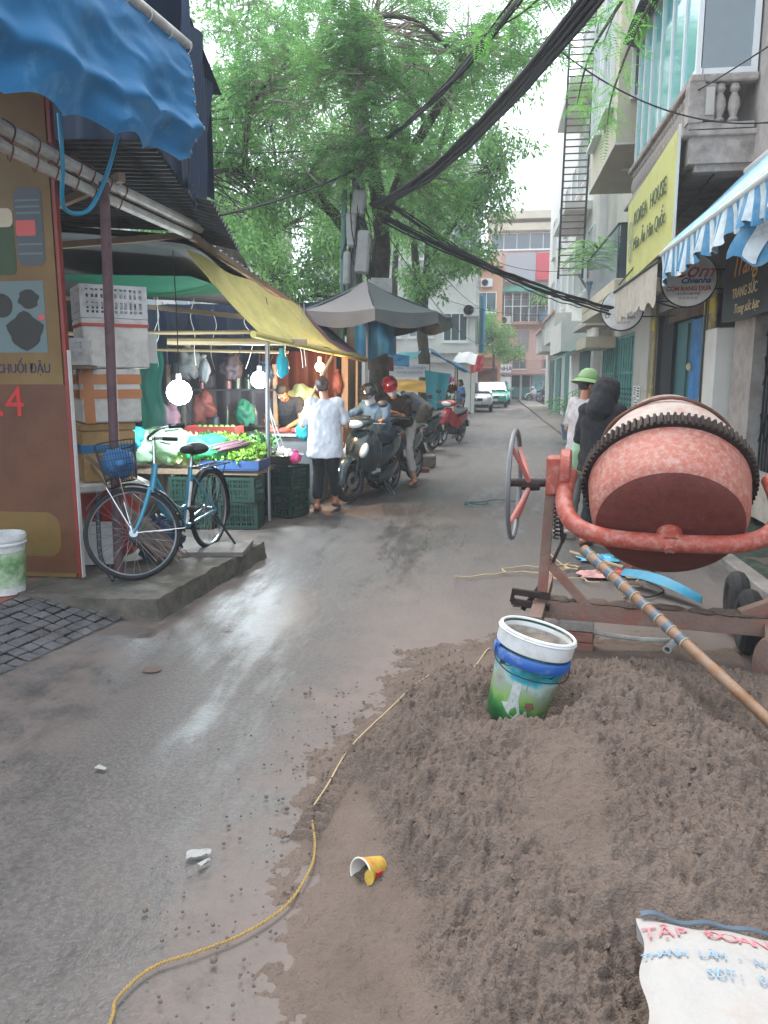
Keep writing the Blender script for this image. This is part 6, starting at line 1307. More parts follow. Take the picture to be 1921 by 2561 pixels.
    for s in (-1, 1):
        m = MB(); m.tube([(.33, s*.18, 1.01), (.27, s*.36, 1.02)], .017, 10); o(m, 'grip', 'black_plastic', hc)
        m = MB(); m.tube([(.36, s*.2, 1.0), (.33, s*.36, .995)], .006, 5); o(m, 'brake_lever', 'alloy', hc)
        m = MB(); m.tube(bez([(.33, s*.2, 1.03), (.36, s*.25, 1.14), (.33, s*.30, 1.22)], 4), .006, 6); mi = o(m, 'mirror_arm', 'black_plastic', hc); m = MB(); m.ball((.32, s*.32, 1.25), (.02, .075, .05), 14); o(m, 'mirror', 'black_plastic', mi)
    # rear body, seat
    m = MB(); m.loft([ring(.02, .10, .34, .60, .6), ring(-.15, .15, .36, .70, .6), ring(-.40, .165, .46, .74, .6), ring(-.65, .14, .56, .78, .6), ring(-.88, .06, .68, .80, .6)]); rb = o(m, 'rear_body', body, sub=1)
    m = MB(); m.ball((-.90, 0, .735), (.04, .085, .035), 12); o(m, 'tail_lamp', 'plastic_red', rb)
    m = MB(); m.loft([ring(.06, .06, .66, .72, .7), ring(-.05, .12, .68, .765, .6), ring(-.30, .15, .71, .79, .6), ring(-.55, .13, .76, .85, .6), ring(-.80, .09, .79, .86, .6)]); o(m, 'seat', 'seat_black', sub=1)
    m = MB(); m.tube(bez([(-.5, .16, .80), (-.8, .15, .84), (-.95, 0, .85), (-.8, -.15, .84), (-.5, -.16, .80)], 5), .012, 7); o(m, 'grab_rail', 'alloy')
    m = MB(); m.box((-.42, .07, .31), (.46, .10, .16), bev=.03); o(m, 'gearbox', 'black_plastic')
    m = MB(); m.tube([(-.1, -.14, .24), (-.45, -.16, .28), (-.85, -.17, .36)], [.02, .05, .055], 12); o(m, 'exhaust', 'steel_dark')
    m = MB(); m.tube(bez([(-.12, .10, .22), (-.16, .16, .1), (-.20, .22, .0)], 4), .009, 6); m.tube(bez([(-.16, .08, .22), (-.26, .15, .1), (-.30, .21, .0)], 4), .009, 6); m.tube([(-.20, .22, .004), (-.30, .21, .004)], .009, 6); o(m, 'side_stand', 'alloy')
    m = MB(); m.grid(lambda u, v: (lerp(-.80, -.98, u), lerp(-.07, .07, v), lerp(.60, .38, u)), 4, 4, .006); o(m, 'rear_mudguard', 'black_plastic')
    m = MB(); m.box((-.955, 0, .5), (.008, .16, .11), ry=.4); o(m, 'number_plate', 'sign_white')
    return T
HD = math.atan2(-.95, -.30)
s1 = scooter('dark teal grey scooter with a rider in denim facing up the lane', 'scooter_dark', (-1.58, 10.2, 0), HD, R(0), 'scooters in the lane')
s2 = scooter('dark grey scooter under the rider in red helmet', 'scooter_grey', (-1.38, 11.45, 0), math.atan2(-.93, -.30), 0, 'scooters in the lane')
s3 = scooter('grey scooter parked between the bending man and red motorbike', 'scooter_grey', (-1.55, 16.6, 0), math.atan2(-.9, -.4), R(-6), 'scooters in the lane')
s4 = scooter('red underbone motorbike leaning on its stand by the lane', 'scooter_red', (-1.0, 19.0, 0), math.atan2(-.95, -.35), R(-7), 'scooters in the lane', True)
s5 = scooter('white scooter parked before the glass shop window at the lane end', 'plastic_white', (3.3, 57.6, 0), R(200), R(-5), 'scooters in the lane')
s6 = scooter('dark motorbike leaning against the end wall of the lane', 'scooter_dark', (3.9, 56.6, 0), R(215), R(-5), 'scooters in the lane', True)
# ---------------- cars
def car(label, body, loc, rz, group='cars parked down the lane'):
    T = thing('car', label, 'car', loc, rz, group); o = lambda m, n, mt, p=None, **k: m.obj(n, mt, p or T, world=False, **k)
    def sec(x, w0, w1, z0, z1, zb):   # body cross-section: sill, shoulder
        return [(x, -w0, z0), (x, -w1, zb), (x, -w1*.96, z1*.92), (x, -w1*.80, z1), (x, w1*.80, z1), (x, w1*.96, z1*.92), (x, w1, zb), (x, w0, z0)]
    m = MB(); m.loft([sec(1.78, .62, .66, .30, .62, .45), sec(1.70, .72, .76, .22, .72, .45), sec(1.35, .76, .80, .18, .86, .5), sec(.85, .78, .81, .18, .96, .55), sec(0, .79, .82, .18, .99, .55), sec(-1.1, .79, .82, .18, 1.0, .55), sec(-1.6, .76, .79, .22, .98, .55), sec(-1.75, .70, .72, .32, .90, .55)]); bd = o(m, 'body', body, sub=2)
    def cab(x, w_, z): return [(x, -w_, z), (x, -w_*.5, z + .03), (x, w_*.5, z + .03), (x, w_, z)]
    m = MB(); m.loft([[(.95, -.72, .93), (.95, .72, .93), (.62, .66, 1.1), (.62, -.66, 1.1)], [(.35, -.62, 1.38), (.35, .62, 1.38), (.2, .6, 1.44), (.2, -.6, 1.44)], [(-.9, -.6, 1.42), (-.9, .6, 1.42), (-.9, .6, 1.47), (-.9, -.6, 1.47)], [(-1.55, -.70, .95), (-1.55, .70, .95), (-1.4, .66, 1.1), (-1.4, -.66, 1.1)]])
    m = MB(); V8 = [(.98, .74, .94), (.30, .61, 1.42), (-.95, .60, 1.46), (-1.62, .72, .98)]
    P = [(x, s*y, z) for s in (-1, 1) for x, y, z in V8]; m.add(P, [(0,1,2,3), (7,6,5,4), (0,4,5,1), (1,5,6,2), (2,6,7,3), (3,7,4,0)]); cb = o(m, 'cabin', body, smooth=False)
    m = MB(); m.add([(.975, -.64, .985), (.975, .64, .985), (.36, .55, 1.395), (.36, -.55, 1.395)], [(0,1,2,3)]); m.v = [(x + .014, y, z + .016) for x, y, z in m.v]; o(m, 'windscreen', 'dim_glass', cb, smooth=False)
    for s in (-1, 1):
        m = MB(); m.add([(.72, s*.72, 1.0), (.24, s*.628, 1.38), (-.30, s*.622, 1.40), (-.30, s*.735, 1.01)], [(0,1,2,3)]); m.v = [(x, y + s*.012, z) for x, y, z in m.v]; o(m, 'side_window', 'dim_glass', cb, smooth=False)
        m = MB(); m.add([(-.38, s*.735, 1.01), (-.38, s*.622, 1.40), (-.95, s*.615, 1.42), (-1.35, s*.70, 1.05)], [(0,1,2,3)]); m.v = [(x, y + s*.012, z) for x, y, z in m.v]; o(m, 'side_window', 'dim_glass', cb, smooth=False)
        m = MB(); m.ball((1.60, s*.56, .66), (.13, .15, .085), 14, rot=(0, .3, s*-.4)); o(m, 'headlight', 'lens', bd)
        m = MB(); m.ball((.72, s*.90, 1.0), (.06, .09, .06), 10); o(m, 'mirror', body, bd)
        m = MB(); m.ball((-1.68, s*.62, .78), (.06, .1, .1), 10); o(m, 'tail_lamp', 'plastic_red', bd)
        for x in (1.15, -1.15):
            m = MB(); m.torus((x, s*.70, .29), (0, 1, 0), .215, .075, 28, 8, 1.2); wh = o(m, 'wheel', 'tyre'); m = MB(); m.lathe([(.001, .06), (.08, .07), (.16, .05), (.165, 0), (.001, 0)], (x, s*.70, .29), (0, s, 0), 20); o(m, 'rim', 'alloy', wh)
    m = MB(); m.box((1.755, 0, .60), (.05, .62, .13), bev=.02); o(m, 'grille', 'black_plastic', bd); m = MB(); m.box((1.76, 0, .30), (.05, 1.2, .14), bev=.02); o(m, 'air_intake', 'black_plastic', bd); m = MB(); m.box((1.80, 0, .44), (.02, .46, .12)); o(m, 'number_plate', 'sign_white', bd)
    m = MB(); m.ball((1.79, 0, .60), (.01, .06, .04), 10); o(m, 'badge', 'chrome', bd)
    return T
M('car_white', '#c4c8c9', .25, metal=.2, var=.04, coat=.7, rvar=.03); M('car_teal', '#1fa58d', .25, var=.05, coat=.7, rvar=.03)
car('silver white hatchback parked facing up the lane beyond the flower stall', 'car_white', (-.72, 39.6, 0), R(-90))
car('turquoise taxi parked behind the white hatchback', 'car_teal', (.12, 45.5, 0), R(-90)); car('turquoise taxi parked farther behind the other taxi', 'car_teal', (.40, 50.8, 0), R(-90))
# ================================================================== PEOPLE
M('skin', '#a9765a', .55, var=.1, scale=8); M('hair_black', '#16120f', .5, var=.2, scale=30, bump=.5, bscale=90); M('hair_brown', '#3a2018', .5, var=.25, scale=30, bump=.5, bscale=90)
def fab(n, c, **k): M(n, c, .9, var=.12, scale=7, bump=.35, bscale=22, **k)
fab('shirt_white', '#b4b6be'); fab('pants_black', '#15171c'); fab('denim', '#4d6d88'); fab('jeans_dark', '#22303f'); fab('shirt_black', '#17181b'); fab('pants_pale', '#a5a19b'); fab('shirt_grey', '#4a5057'); fab('camo', '#6a6253', dirt=('#3f3c33', .6, 14)); fab('hood_black', '#191a1e'); fab('shirt_print', '#b3aeb0', dirt=('#7d6f70', .35, 30)); fab('pants_grey', '#6e706c'); fab('mask_white', '#c4c6c8'); M('pith_green', '#7d9a6a', .8, var=.1); M('helmet_red', '#6e1822', .25, coat=.6, var=.08); M('helmet_black', '#1a1c20', .2, coat=.6, var=.08); fab('apron_dark', '#262b33'); fab('shirt_pink', '#a06a70'); fab('shirt_blue', '#3f6fa8'); M('sandal', '#4a2420', .6); M('shoe_white', '#b9b9b5', .6)
def capsule(m, a, b, ra, rb, n=12):
    a, b = V(a), V(b); d = b - a; L_ = d.length
    if L_ < 1e-5: m.ball(a, ra, n); return
    d.normalize(); P = []; Rr = []
    for t in (-1, -.9, -.6, -.25): P.append(a + d*ra*t); Rr.append(ra*math.sqrt(max(.0004, 1-t*t)))
    for t in (0, .25, .5, .75, 1): P.append(a.lerp(b, t)); Rr.append(lerp(ra, rb, t))
    for t in (.25, .6, .9, 1): P.append(b + d*rb*t); Rr.append(rb*math.sqrt(max(.0004, 1-t*t)))
    m.tube(P, Rr, n)
def fuse(m, name, mat, parent, vox=.010, smooth=6, wr=0, label=None):
    """union of the shapes in m as one continuous surface"""
    me = bpy.data.meshes.new('tmp'); me.from_pydata([tuple(p) for p in m.v], [], m.f); o = bpy.data.objects.new('tmp', me)
    bm = bmesh.new(); bm.from_mesh(me); bmesh.ops.recalc_face_normals(bm, faces=bm.faces); bm.to_mesh(me); bm.free()
    r_ = o.modifiers.new('r', 'REMESH'); r_.mode = 'VOXEL'; r_.voxel_size = vox; r_.use_smooth_shade = True
    s_ = o.modifiers.new('s', 'SMOOTH'); s_.factor = .5; s_.iterations = smooth
    m2 = baked(o)
    if wr:
        nrm = [v.normal.copy() for v in m2.vertices]
        for v, nv_ in zip(m2.vertices, nrm):
            p = v.co; k = wr*(noise.noise((p.x*9 + p.z*5, p.y*9 - p.z*4, p.z*11)) + .6*noise.noise((p.x*22, p.y*22, p.z*16 + 3))); v.co = p + nv_*k
    m2.name = name; m2.materials.clear(); m2.materials.append(MATS[mat]); m2.polygons.foreach_set('use_smooth', [True]*len(m2.polygons))
    q = bpy.data.objects.new(name, m2); COL.objects.link(q); q.parent = parent
    if label: q['label'] = label
    return q
def hand(m, w_, d, n, curl=.5, s=1.0, side=1):
    """w_ wrist, d direction of fingers, n palm normal (palm faces n)"""
    d = V(d).normalized(); n = V(n); n = (n - d*n.dot(d)).normalized(); t = d.cross(n)*side; w_ = V(w_)
    for k in (-.024, -.008, .008, .024): capsule(m, w_ + t*k*.6*s, w_ + d*.08*s + t*k*s, .013*s, .012*s, 8)
    for k, ln in ((-.028, .058), (-.0095, .072), (.0095, .078), (.028, .07)):
        p = w_ + d*.085*s + t*k*s; dd = d.copy(); rd = .0088*s
        for j in range(3):
            c = curl*(.5 + .45*j); e = (d*math.cos(c) + n*math.sin(c)).normalized(); q = p + e*ln*s*(.45, .32, .23)[j]; capsule(m, p, q, rd, rd*.92, 8); p = q; rd *= .92
    p = w_ + d*.025*s + t*.03*s; e = (d*.6 + t*.7 + n*.3).normalized(); q = p + e*.04*s; capsule(m, p, q, .012*s, .010*s, 8); e2 = (d*.8 + t*.25 + n*.45).normalized(); capsule(m, q, q + e2*.03*s, .010*s, .0085*s, 8)
def person(label, loc, rz, J, group=None, top='shirt_white', bottom='pants_black', sleeve=.45, legcov=1.0, hair=None, hoodie=False, build=1.0, shoes=None, bareleg=False, long=0, curl=.5, face=(0, 1, 0), wide=1.0, shirtlen=0):
    """J: joint positions in the person's frame (facing +Y, X to the person's right)"""
    T = thing('person', label, 'person', loc, rz, group); J = {k: V(p) for k, p in J.items()}; b = MB(); g = build
    pel, ch, nk, hd = J['pelvis'], J['chest'], J['neck'], J['head']; f = V(face).normalized()
    up = (hd - nk).normalized(); rt = f.cross(up).normalized(); f = up.cross(rt).normalized()
    # head
    Rm = Matrix((rt, f, up)).transposed().to_euler()
    b.ball(hd + up*.02 - f*.008, (.073, .092, .098), 18, rot=Rm); b.ball(hd - up*.045 + f*.028, (.055, .058, .062), 14, rot=Rm); b.ball(hd - up*.098 + f*.058, (.026, .024, .018), 10, rot=Rm)
    capsule(b, hd + f*.086 + up*.012, hd + f*.108 - up*.022, .009, .013, 8); b.ball(hd + f*.078 + up*.03, (.05, .016, .012), 10, rot=Rm); b.ball(hd + f*.088 - up*.058, (.022, .010, .009), 8, rot=Rm)
    for s in (-1, 1): b.ball(hd + rt*s*.074 - f*.008 - up*.008, (.010, .02, .03), 10, rot=Rm); b.ball(hd + rt*s*.045 + f*.05 - up*.02, (.02, .022, .02), 8, rot=Rm)
    capsule(b, nk - up*.05, hd - up*.05 - f*.01, .056*g, .05*g)
    sp = (ch - pel)
    xs = (J['shoulder_r'] - J['shoulder_l']).normalized()
    def torso(mm, inf=0, drop=0):
        sec = [(pel - sp.normalized()*.10, .125, .095), (pel, .158, .112), (pel + sp*.3, .142, .102), (pel + sp*.6, .150, .110), (pel + sp*.95, .166, .116), (ch.lerp(nk, .35), .160, .100), (ch.lerp(nk, .62), .125, .082), (ch.lerp(nk, .85), .07, .062), (nk, .052, .054)]
        if drop: sec = [(pel + V((0, 0, -drop)), .178, .132), (pel + V((0, 0, -drop*.5)), .174, .126)] + [(pel, .168, .120), (pel + sp*.3, .160, .114)] + sec[3:]
        rings = []
        for i, (c, wd, dp) in enumerate(sec):
            t = (sec[min(i+1, len(sec)-1)][0] - sec[max(i-1, 0)][0]).normalized(); ax_ = (xs - t*xs.dot(t)).normalized(); dd = t.cross(ax_)
            rings.append([c + ax_*((wd*g*wide + inf)*math.copysign(abs(math.cos(a))**.8, math.cos(a))) + dd*((dp*g + inf)*math.copysign(abs(math.sin(a))**.8, math.sin(a))) for a in [2*math.pi*j/24 for j in range(24)]])
        mm.loft(rings)
        for s in 'lr': capsule(mm, ch + (nk-ch)*.5, J['shoulder_'+s], .06*g + inf, .055*g + inf)
    torso(b)
    for s, sg in (('l', -1), ('r', 1)):
        S_, E2, W2 = J['shoulder_'+s], J['elbow_'+s], J['wrist_'+s]
        capsule(b, S_, E2, .05*g, .038*g); capsule(b, E2, W2, .038*g, .026*g); d = (W2 - E2).normalized()
        hd_ = J.get('hand_'+s, None); dd = (V(hd_).normalized() if hd_ is not None else d); pn = J.get('palm_'+s, V((-sg, 0, -.2)))
        hand(b, W2 + dd*.012, dd, pn, curl, .95, sg)
        H, K, A = J['hip_'+s], J['knee_'+s], J['ankle_'+s]
        capsule(b, H, K, .078*g, .05*g); capsule(b, K, K.lerp(A, .35), .05*g, .052*g); capsule(b, K.lerp(A, .35), A, .052*g, .034*g); td = J.get('toe_'+s, V((0, 1, 0))).normalized()
        capsule(b, A + V((0, 0, -.045)) - td*.03, A + V((0, 0, -.055)) + td*.12, .034, .026); capsule(b, A, A + V((0, 0, -.04)) + td*.03, .036, .034)
        for k in (-.02, -.007, .006, .018): capsule(b, A + V((0, 0, -.062)) + td*.12 + td.cross(V((0, 0, 1)))*k, A + V((0, 0, -.066)) + td*.165 + td.cross(V((0, 0, 1)))*k*1.1, .011, .009, 8)
    fuse(b, 'body', 'skin', T, .0085, 3)
    # shirt
    m = MB(); torso(m, .017, shirtlen)
    for s in 'lr':
        S_, E2, W2 = J['shoulder_'+s], J['elbow_'+s], J['wrist_'+s]
        if sleeve <= .5: capsule(m, S_, S_.lerp(E2, sleeve*2*.85), .064*g, .064*g)
        else: capsule(m, S_, E2, .062*g, .052*g); capsule(m, E2, E2.lerp(W2, (sleeve-.5)*2*.95), .052*g, .042*g)
    if long:
        for i in range(4): t = i/3; c = pel + V((0, 0, -long*t)); capsule(m, c - xs*.09, c + xs*.09, .115*g + .012*t, .115*g + .012*t)
    fuse(m, 'shirt', top, T, .011, 4, .011)
    # trousers
    m = MB(); capsule(m, pel - xs*.085 + V((0, 0, .02)), pel + xs*.085 + V((0, 0, .02)), .112*g, .112*g); capsule(m, pel - xs*.07 - V((0, 0, .06)), pel + xs*.07 - V((0, 0, .06)), .105*g, .105*g)
    for s in 'lr':
        H, K, A = J['hip_'+s], J['knee_'+s], J['ankle_'+s]; capsule(m, H, K, .093*g, .068*g)
        if legcov > .5: e = K.lerp(A, (legcov-.5)*2*.96); capsule(m, K, e, .068*g, (.062 if legcov < .9 else .055)*g)
    fuse(m, 'trousers', bottom, T, .012, 4, .011)
    if hair:
        m = MB(); m.ball(hd + up*.028 - f*.016, (.083, .098, .098), 20, rot=Rm)
        if hair[1] > 0:
            for k in (-.05, -.02, .02, .05): capsule(m, hd - f*.06 + rt*k, hd - f*.07 + rt*k*.9 - up*hair[1], .036, .024)
        # trim the face free
        q = MB(); keep = []
        hobj = fuse(m, 'hair', hair[0], T, .010, 2, .004)
        bm = bmesh.new(); bm.from_mesh(hobj.data); dl = [v for v in bm.verts if (v.co - hd).dot(f) > .035 and (v.co - hd).dot(up) < .065]; bmesh.ops.delete(bm, geom=dl, context='VERTS'); bm.to_mesh(hobj.data); bm.free()
    for s, sg in (('l', -1), ('r', 1)):
        m = MB(); m.ball(hd + rt*sg*.030 + f*.0775 + up*.006, .0125, 10); m.obj('eye', 'sign_white', T, world=False); m = MB(); m.ball(hd + rt*sg*.030 + f*.0865 + up*.006, .006, 8); m.obj('pupil', 'ink_black', T.children[-1] if False else T, world=False)
    if shoes:
        for s in 'lr':
            A = J['ankle_'+s]; td = J.get('toe_'+s, V((0, 1, 0))).normalized(); m = MB()
            if shoes == 'sandal':
                c = A + V((0, 0, -.092)) + td*.055; sd_ = td.cross(V((0, 0, 1))); ol = [c + td*.135*math.cos(a) + sd_*.045*math.sin(a) for a in [i*.4488 for i in range(14)]]; m.prism(ol, (0, 0, .018)); m.tube([c + sd_*.045 + td*.03 + V((0, 0, .01)), c + td*.06 + V((0, 0, .07)), c - sd_*.045 + td*.03 + V((0, 0, .01))], .008, 6); m.obj('sandal', 'sandal', T, world=False)
            else:
                capsule(m, A + V((0, 0, -.05)) - td*.035, A + V((0, 0, -.058)) + td*.14, .045, .036); capsule(m, A + V((0, 0, -.01)), A + V((0, 0, -.05)) + td*.05, .043, .042); fuse(m, 'shoe', shoes, T, .010, 3)
    T['_'] = 0; del T['_']
    return T, J, (hd, up, f, rt, Rm)
def stand(h=1.6, bend=0.0, wid=.17):
    """upright joints for a figure h metres tall"""
    k = h/1.7; J = {'pelvis': (0, 0, .93*k), 'chest': (0, .01, 1.25*k), 'neck': (0, 0, 1.43*k), 'head': (0, .03, 1.585*k)}
    for s, sg in (('l', -1), ('r', 1)):
        J.update({'shoulder_'+s: (sg*wid*k*1.02, 0, 1.385*k), 'elbow_'+s: (sg*.23*k, -.02, 1.1*k), 'wrist_'+s: (sg*.25*k, .05, .86*k), 'hip_'+s: (sg*.09*k, 0, .88*k), 'knee_'+s: (sg*.095*k, .02, .49*k), 'ankle_'+s: (sg*.10*k, -.02, .10)})
    return J
def helmet(T, H, mat, visor=None, r_=1.0, peak=True):
    hd, up, f, rt, Rm = H; m = MB(); m.ball(hd + up*.045 - f*.012, (.118*r_, .138*r_, .115*r_), 22, rot=Rm); o = m.obj('helmet', mat, T, world=False)
    bm = bmesh.new(); bm.from_mesh(o.data); dl = [v for v in bm.verts if (v.co - hd).dot(up) < -.02 - .03*(1 if (v.co-hd).dot(f) < 0 else -1.2)]; bmesh.ops.delete(bm, geom=dl, context='VERTS'); bm.to_mesh(o.data); bm.free()
    if peak:
        m = MB(); m.grid(lambda u, v: hd + f*(.10 + .075*u*math.cos(lerp(-1, 1, v))) + rt*.10*math.sin(lerp(-1.1, 1.1, v)) + up*(.055 - .02*u), 4, 10, .006); m.obj('peak', mat, o, world=False)
    for s in (-1, 1): m = MB(); m.tube([hd + rt*s*.10 + up*.02, hd + rt*s*.07 - up*.06 + f*.02, hd - up*.115 + f*.035], .006, 5); m.obj('strap', 'black_plastic', o, world=False)
    return o
def mask(T, H, mat='mask_white'):
    hd, up, f, rt, Rm = H; m = MB(); m.grid(lambda u, v: hd + f*(.128 - .10*(lerp(-1, 1, v))**2 - .012*(2*u-1)**2) + rt*.072*lerp(-1, 1, v) + up*lerp(.0, -.095, u), 8, 12, .004); o = m.obj('face_mask', mat, T, world=False)
    for s in (-1, 1): m = MB(); m.tube([hd + rt*s*.07 + f*.028 - up*.03, hd + rt*s*.086 - f*.01], .003, 4); m.obj('ear_loop', mat, o, world=False)

# --- customer in white tee, back to us
J = stand(1.58); J.update(head=(-.03, .06, 1.47), elbow_l=(-.28, .12, 1.02), wrist_l=(-.30, .32, 1.12), hand_l=(.0, .6, .35), palm_l=(1, 0, 0), elbow_r=(.25, .02, 1.02), wrist_r=(.22, .14, .84), ankle_l=(-.11, .0, .10), ankle_r=(.10, .10, .14), toe_r=(.2, 1, -.3))
T, JJ, H = person('woman in oversized white tee and black trousers holding a teal bag', (-1.93, 8.9, 0), R(6), J, top='shirt_white', bottom='pants_black', sleeve=.48, legcov=.88, hair=('hair_brown', .06), wide=1.12, shirtlen=.22, curl=1.2, shoes='sandal')
bag('plastic_bag', 'teal plastic shopping bag hanging from the hand of the woman in white', (-2.27, 9.24, .93), (.10, .08, .12), 'bag_teal', 44, am=.35)
# --- rider 1 on the front scooter, denim jacket
def ride(h=1.62, lean=.15):
    J = {'pelvis': (0, -.28, .84), 'chest': (0, -.28 + lean, 1.14), 'neck': (0, -.26 + lean*1.5, 1.31), 'head': (0, -.20 + lean*1.7, 1.45)}
    for s, sg in (('l', -1), ('r', 1)):
        J.update({'shoulder_'+s: (sg*.175, -.27 + lean*1.3, 1.26), 'elbow_'+s: (sg*.27, -.02 + lean*.7, 1.08), 'wrist_'+s: (sg*.29, .19, 1.05), 'hand_'+s: (-sg*.2, 1, -.1), 'palm_'+s: (0, .2, -1), 'hip_'+s: (sg*.09, -.27, .82), 'knee_'+s: (sg*.19, .10, .74), 'ankle_'+s: (sg*.24, .02, .42)})
    return J
J = ride(1.6, .16); J.update(pelvis=(0, -.34, .82), chest=(.02, -.18, 1.08), neck=(.03, -.09, 1.23), head=(.04, -.02, 1.35), shoulder_l=(-.16, -.12, 1.19), shoulder_r=(.19, -.12, 1.19), hip_l=(-.09, -.33, .80), hip_r=(.09, -.33, .80), ankle_r=(.34, .10, .11), knee_r=(.28, .16, .55), ankle_l=(-.15, .16, .42), knee_l=(-.15, .10, .78))
RZ1 = math.atan2(-.95, -.30) - R(90)
T, JJ, H = person('scooter rider in denim jacket, black helmet and white mask', (-1.58, 10.2, 0), RZ1, J, top='denim', bottom='jeans_dark', sleeve=1.0, shoes='shoe_white', curl=1.2); helmet(T, H, 'helmet_black'); mask(T, H)
# --- rider 2, red helmet, black tee, leaning on the bars
J = ride(1.65, .26); J.update(wrist_l=(.02, .22, 1.07), elbow_l=(-.22, .10, 1.02), hand_l=(1, .1, -.1), wrist_r=(-.02, .26, 1.10), elbow_r=(.22, .12, 1.05), hand_r=(-1, .1, -.1), palm_l=(0, 0, -1), palm_r=(0, 0, -1), ankle_l=(-.34, .12, .11), knee_l=(-.24, .16, .58), ankle_r=(.34, .02, .11), knee_r=(.27, .14, .55))
RZ2 = math.atan2(-.93, -.30) - R(90)
T, JJ, H = person('rider in dark red helmet, mask, black tee and pale trousers leaning on handlebars', (-1.38, 11.45, 0), RZ2, J, top='shirt_black', bottom='pants_pale', sleeve=.48, legcov=.86, shoes='sandal', curl=.8, face=(-.35, 1, -.15)); helmet(T, H, 'helmet_red'); mask(T, H)
# --- man bending in camouflage trousers
J = stand(1.66); J.update(pelvis=(0, -.12, 1.02), chest=(0, .20, 1.22), neck=(0, .36, 1.20), head=(0, .50, 1.16), shoulder_l=(-.17, .30, 1.20), shoulder_r=(.17, .30, 1.20), elbow_l=(-.22, .42, .95), elbow_r=(.22, .42, .95), wrist_l=(-.12, .60, .82), wrist_r=(.12, .60, .82), hip_l=(-.09, -.10, .97), hip_r=(.09, -.10, .97), knee_l=(-.12, .10, .62), knee_r=(.14, .16, .66), ankle_l=(-.12, -.10, .30), ankle_r=(.14, -.04, .30))
m = MB(); m.box((-1.28, 13.9, .10), (.6, .45, .20), bev=.02); m.obj('low_plinth', 'concrete', label='low concrete block under the bending man in camouflage trousers', cat='block')
person('man bending forward in grey shirt and camouflage trousers', (-1.28, 13.95, 0), R(75), J, top='shirt_grey', bottom='camo', sleeve=.48, legcov=.8, hair=('hair_black', 0), face=(0, .4, -1), curl=.9)
# --- butcher vendor behind the counter, leaning over
J = stand(1.62); J.update(pelvis=(0, -.1, .93), chest=(0, .14, 1.18), neck=(0, .26, 1.30), head=(0, .38, 1.38), shoulder_l=(-.18, .22, 1.26), shoulder_r=(.18, .22, 1.26), elbow_l=(-.24, .36, 1.03), wrist_l=(-.12, .56, .95), elbow_r=(.25, .34, 1.03), wrist_r=(.13, .56, .95), palm_l=(0, 0, -1), palm_r=(0, 0, -1))
person('vendor in dark apron leaning over the meat counter', (-2.72, 10.32, 0), R(180), J, top='apron_dark', bottom='pants_black', sleeve=.3, hair=('hair_black', .05), face=(0, 1, -.5), curl=.7)
# --- figures at the flower stall
J = stand(1.6); person('stallholder in pink shirt standing behind the flower stall', (-1.5, 22.4, 0), R(170), J, top='shirt_pink', bottom='pants_black', sleeve=.48, hair=('hair_black', .1))
J = stand(1.55); person('shopper in blue shirt beside the parked white hatchback', (-1.0, 25.6, 0), R(120), J, top='shirt_blue', bottom='jeans_dark', sleeve=.6, hair=('hair_black', .08))
# --- man in green pith helmet
J = stand(1.60); J.update(elbow_l=(-.25, .0, 1.03), wrist_l=(-.12, .20, .98), hand_l=(.6, .6, 0), elbow_r=(.25, .02, 1.03), wrist_r=(.12, .22, .98), hand_r=(-.6, .6, 0))
T, JJ, H = person('man in green pith helmet and pale printed shirt, hands together', (.98, 8.45, 0), R(-55), J, top='shirt_print', bottom='pants_grey', sleeve=.46, hair=('hair_black', 0), face=(.1, 1, -.25), curl=1.0, shirtlen=.12, shoes='sandal')
hd, up, f, rt, Rm = H; m = MB(); m.lathe([(.001, .135), (.05, .13), (.088, .10), (.108, .05), (.112, .02), (.165, -.02), (.172, -.03), (.160, -.028), (.10, .01)], hd + up*.045 - f*.005, up, 28); o = m.obj('pith_helmet', 'pith_green', T, world=False); m = MB(); m.torus(hd + up*.068 - f*.005, up, .113, .006, 28, 6); m.obj('hat_band', 'leaf_dark', o, world=False)
# --- person in black hooded top
J = stand(1.56); J.update(head=(0, .07, 1.40), elbow_r=(.24, .06, 1.02), wrist_r=(.10, .24, .92), elbow_l=(-.24, .04, 1.0), wrist_l=(-.12, .22, .92), ankle_l=(-.10, -.06, .10), ankle_r=(.12, .06, .10), hand_r=(-.5, .6, 0), hand_l=(.5, .6, 0))
T, JJ, H = person('person in black hooded top and dark trousers, seen from behind', (1.02, 7.35, 0), R(-28), J, top='hood_black', bottom='pants_black', sleeve=.98, face=(.15, 1, -.2), shirtlen=.14, shoes='sandal', curl=.9, wide=1.1)
hd, up, f, rt, Rm = H; m = MB(); m.ball(hd + up*.01 - f*.03, (.135, .145, .165), 26, rot=Rm); capsule(m, hd - f*.04 - up*.06, JJ['neck'] - f*.03 - up*.06, .118, .125)
ho = fuse(m, 'hood', 'hood_black', T, .011, 4, .014)
bm = bmesh.new(); bm.from_mesh(ho.data); dl = [v for v in bm.verts if (v.co - hd).dot(f) > .055 and (v.co - hd).dot(up) > -.10 and (v.co-hd).dot(up) < .10]; bmesh.ops.delete(bm, geom=dl, context='VERTS'); bm.to_mesh(ho.data); bm.free()
bag('plastic_bag', 'clear plastic bag hanging between the two bystanders', (.86, 7.75, .78), (.08, .06, .15), 'bag_clear', 51, am=.3)
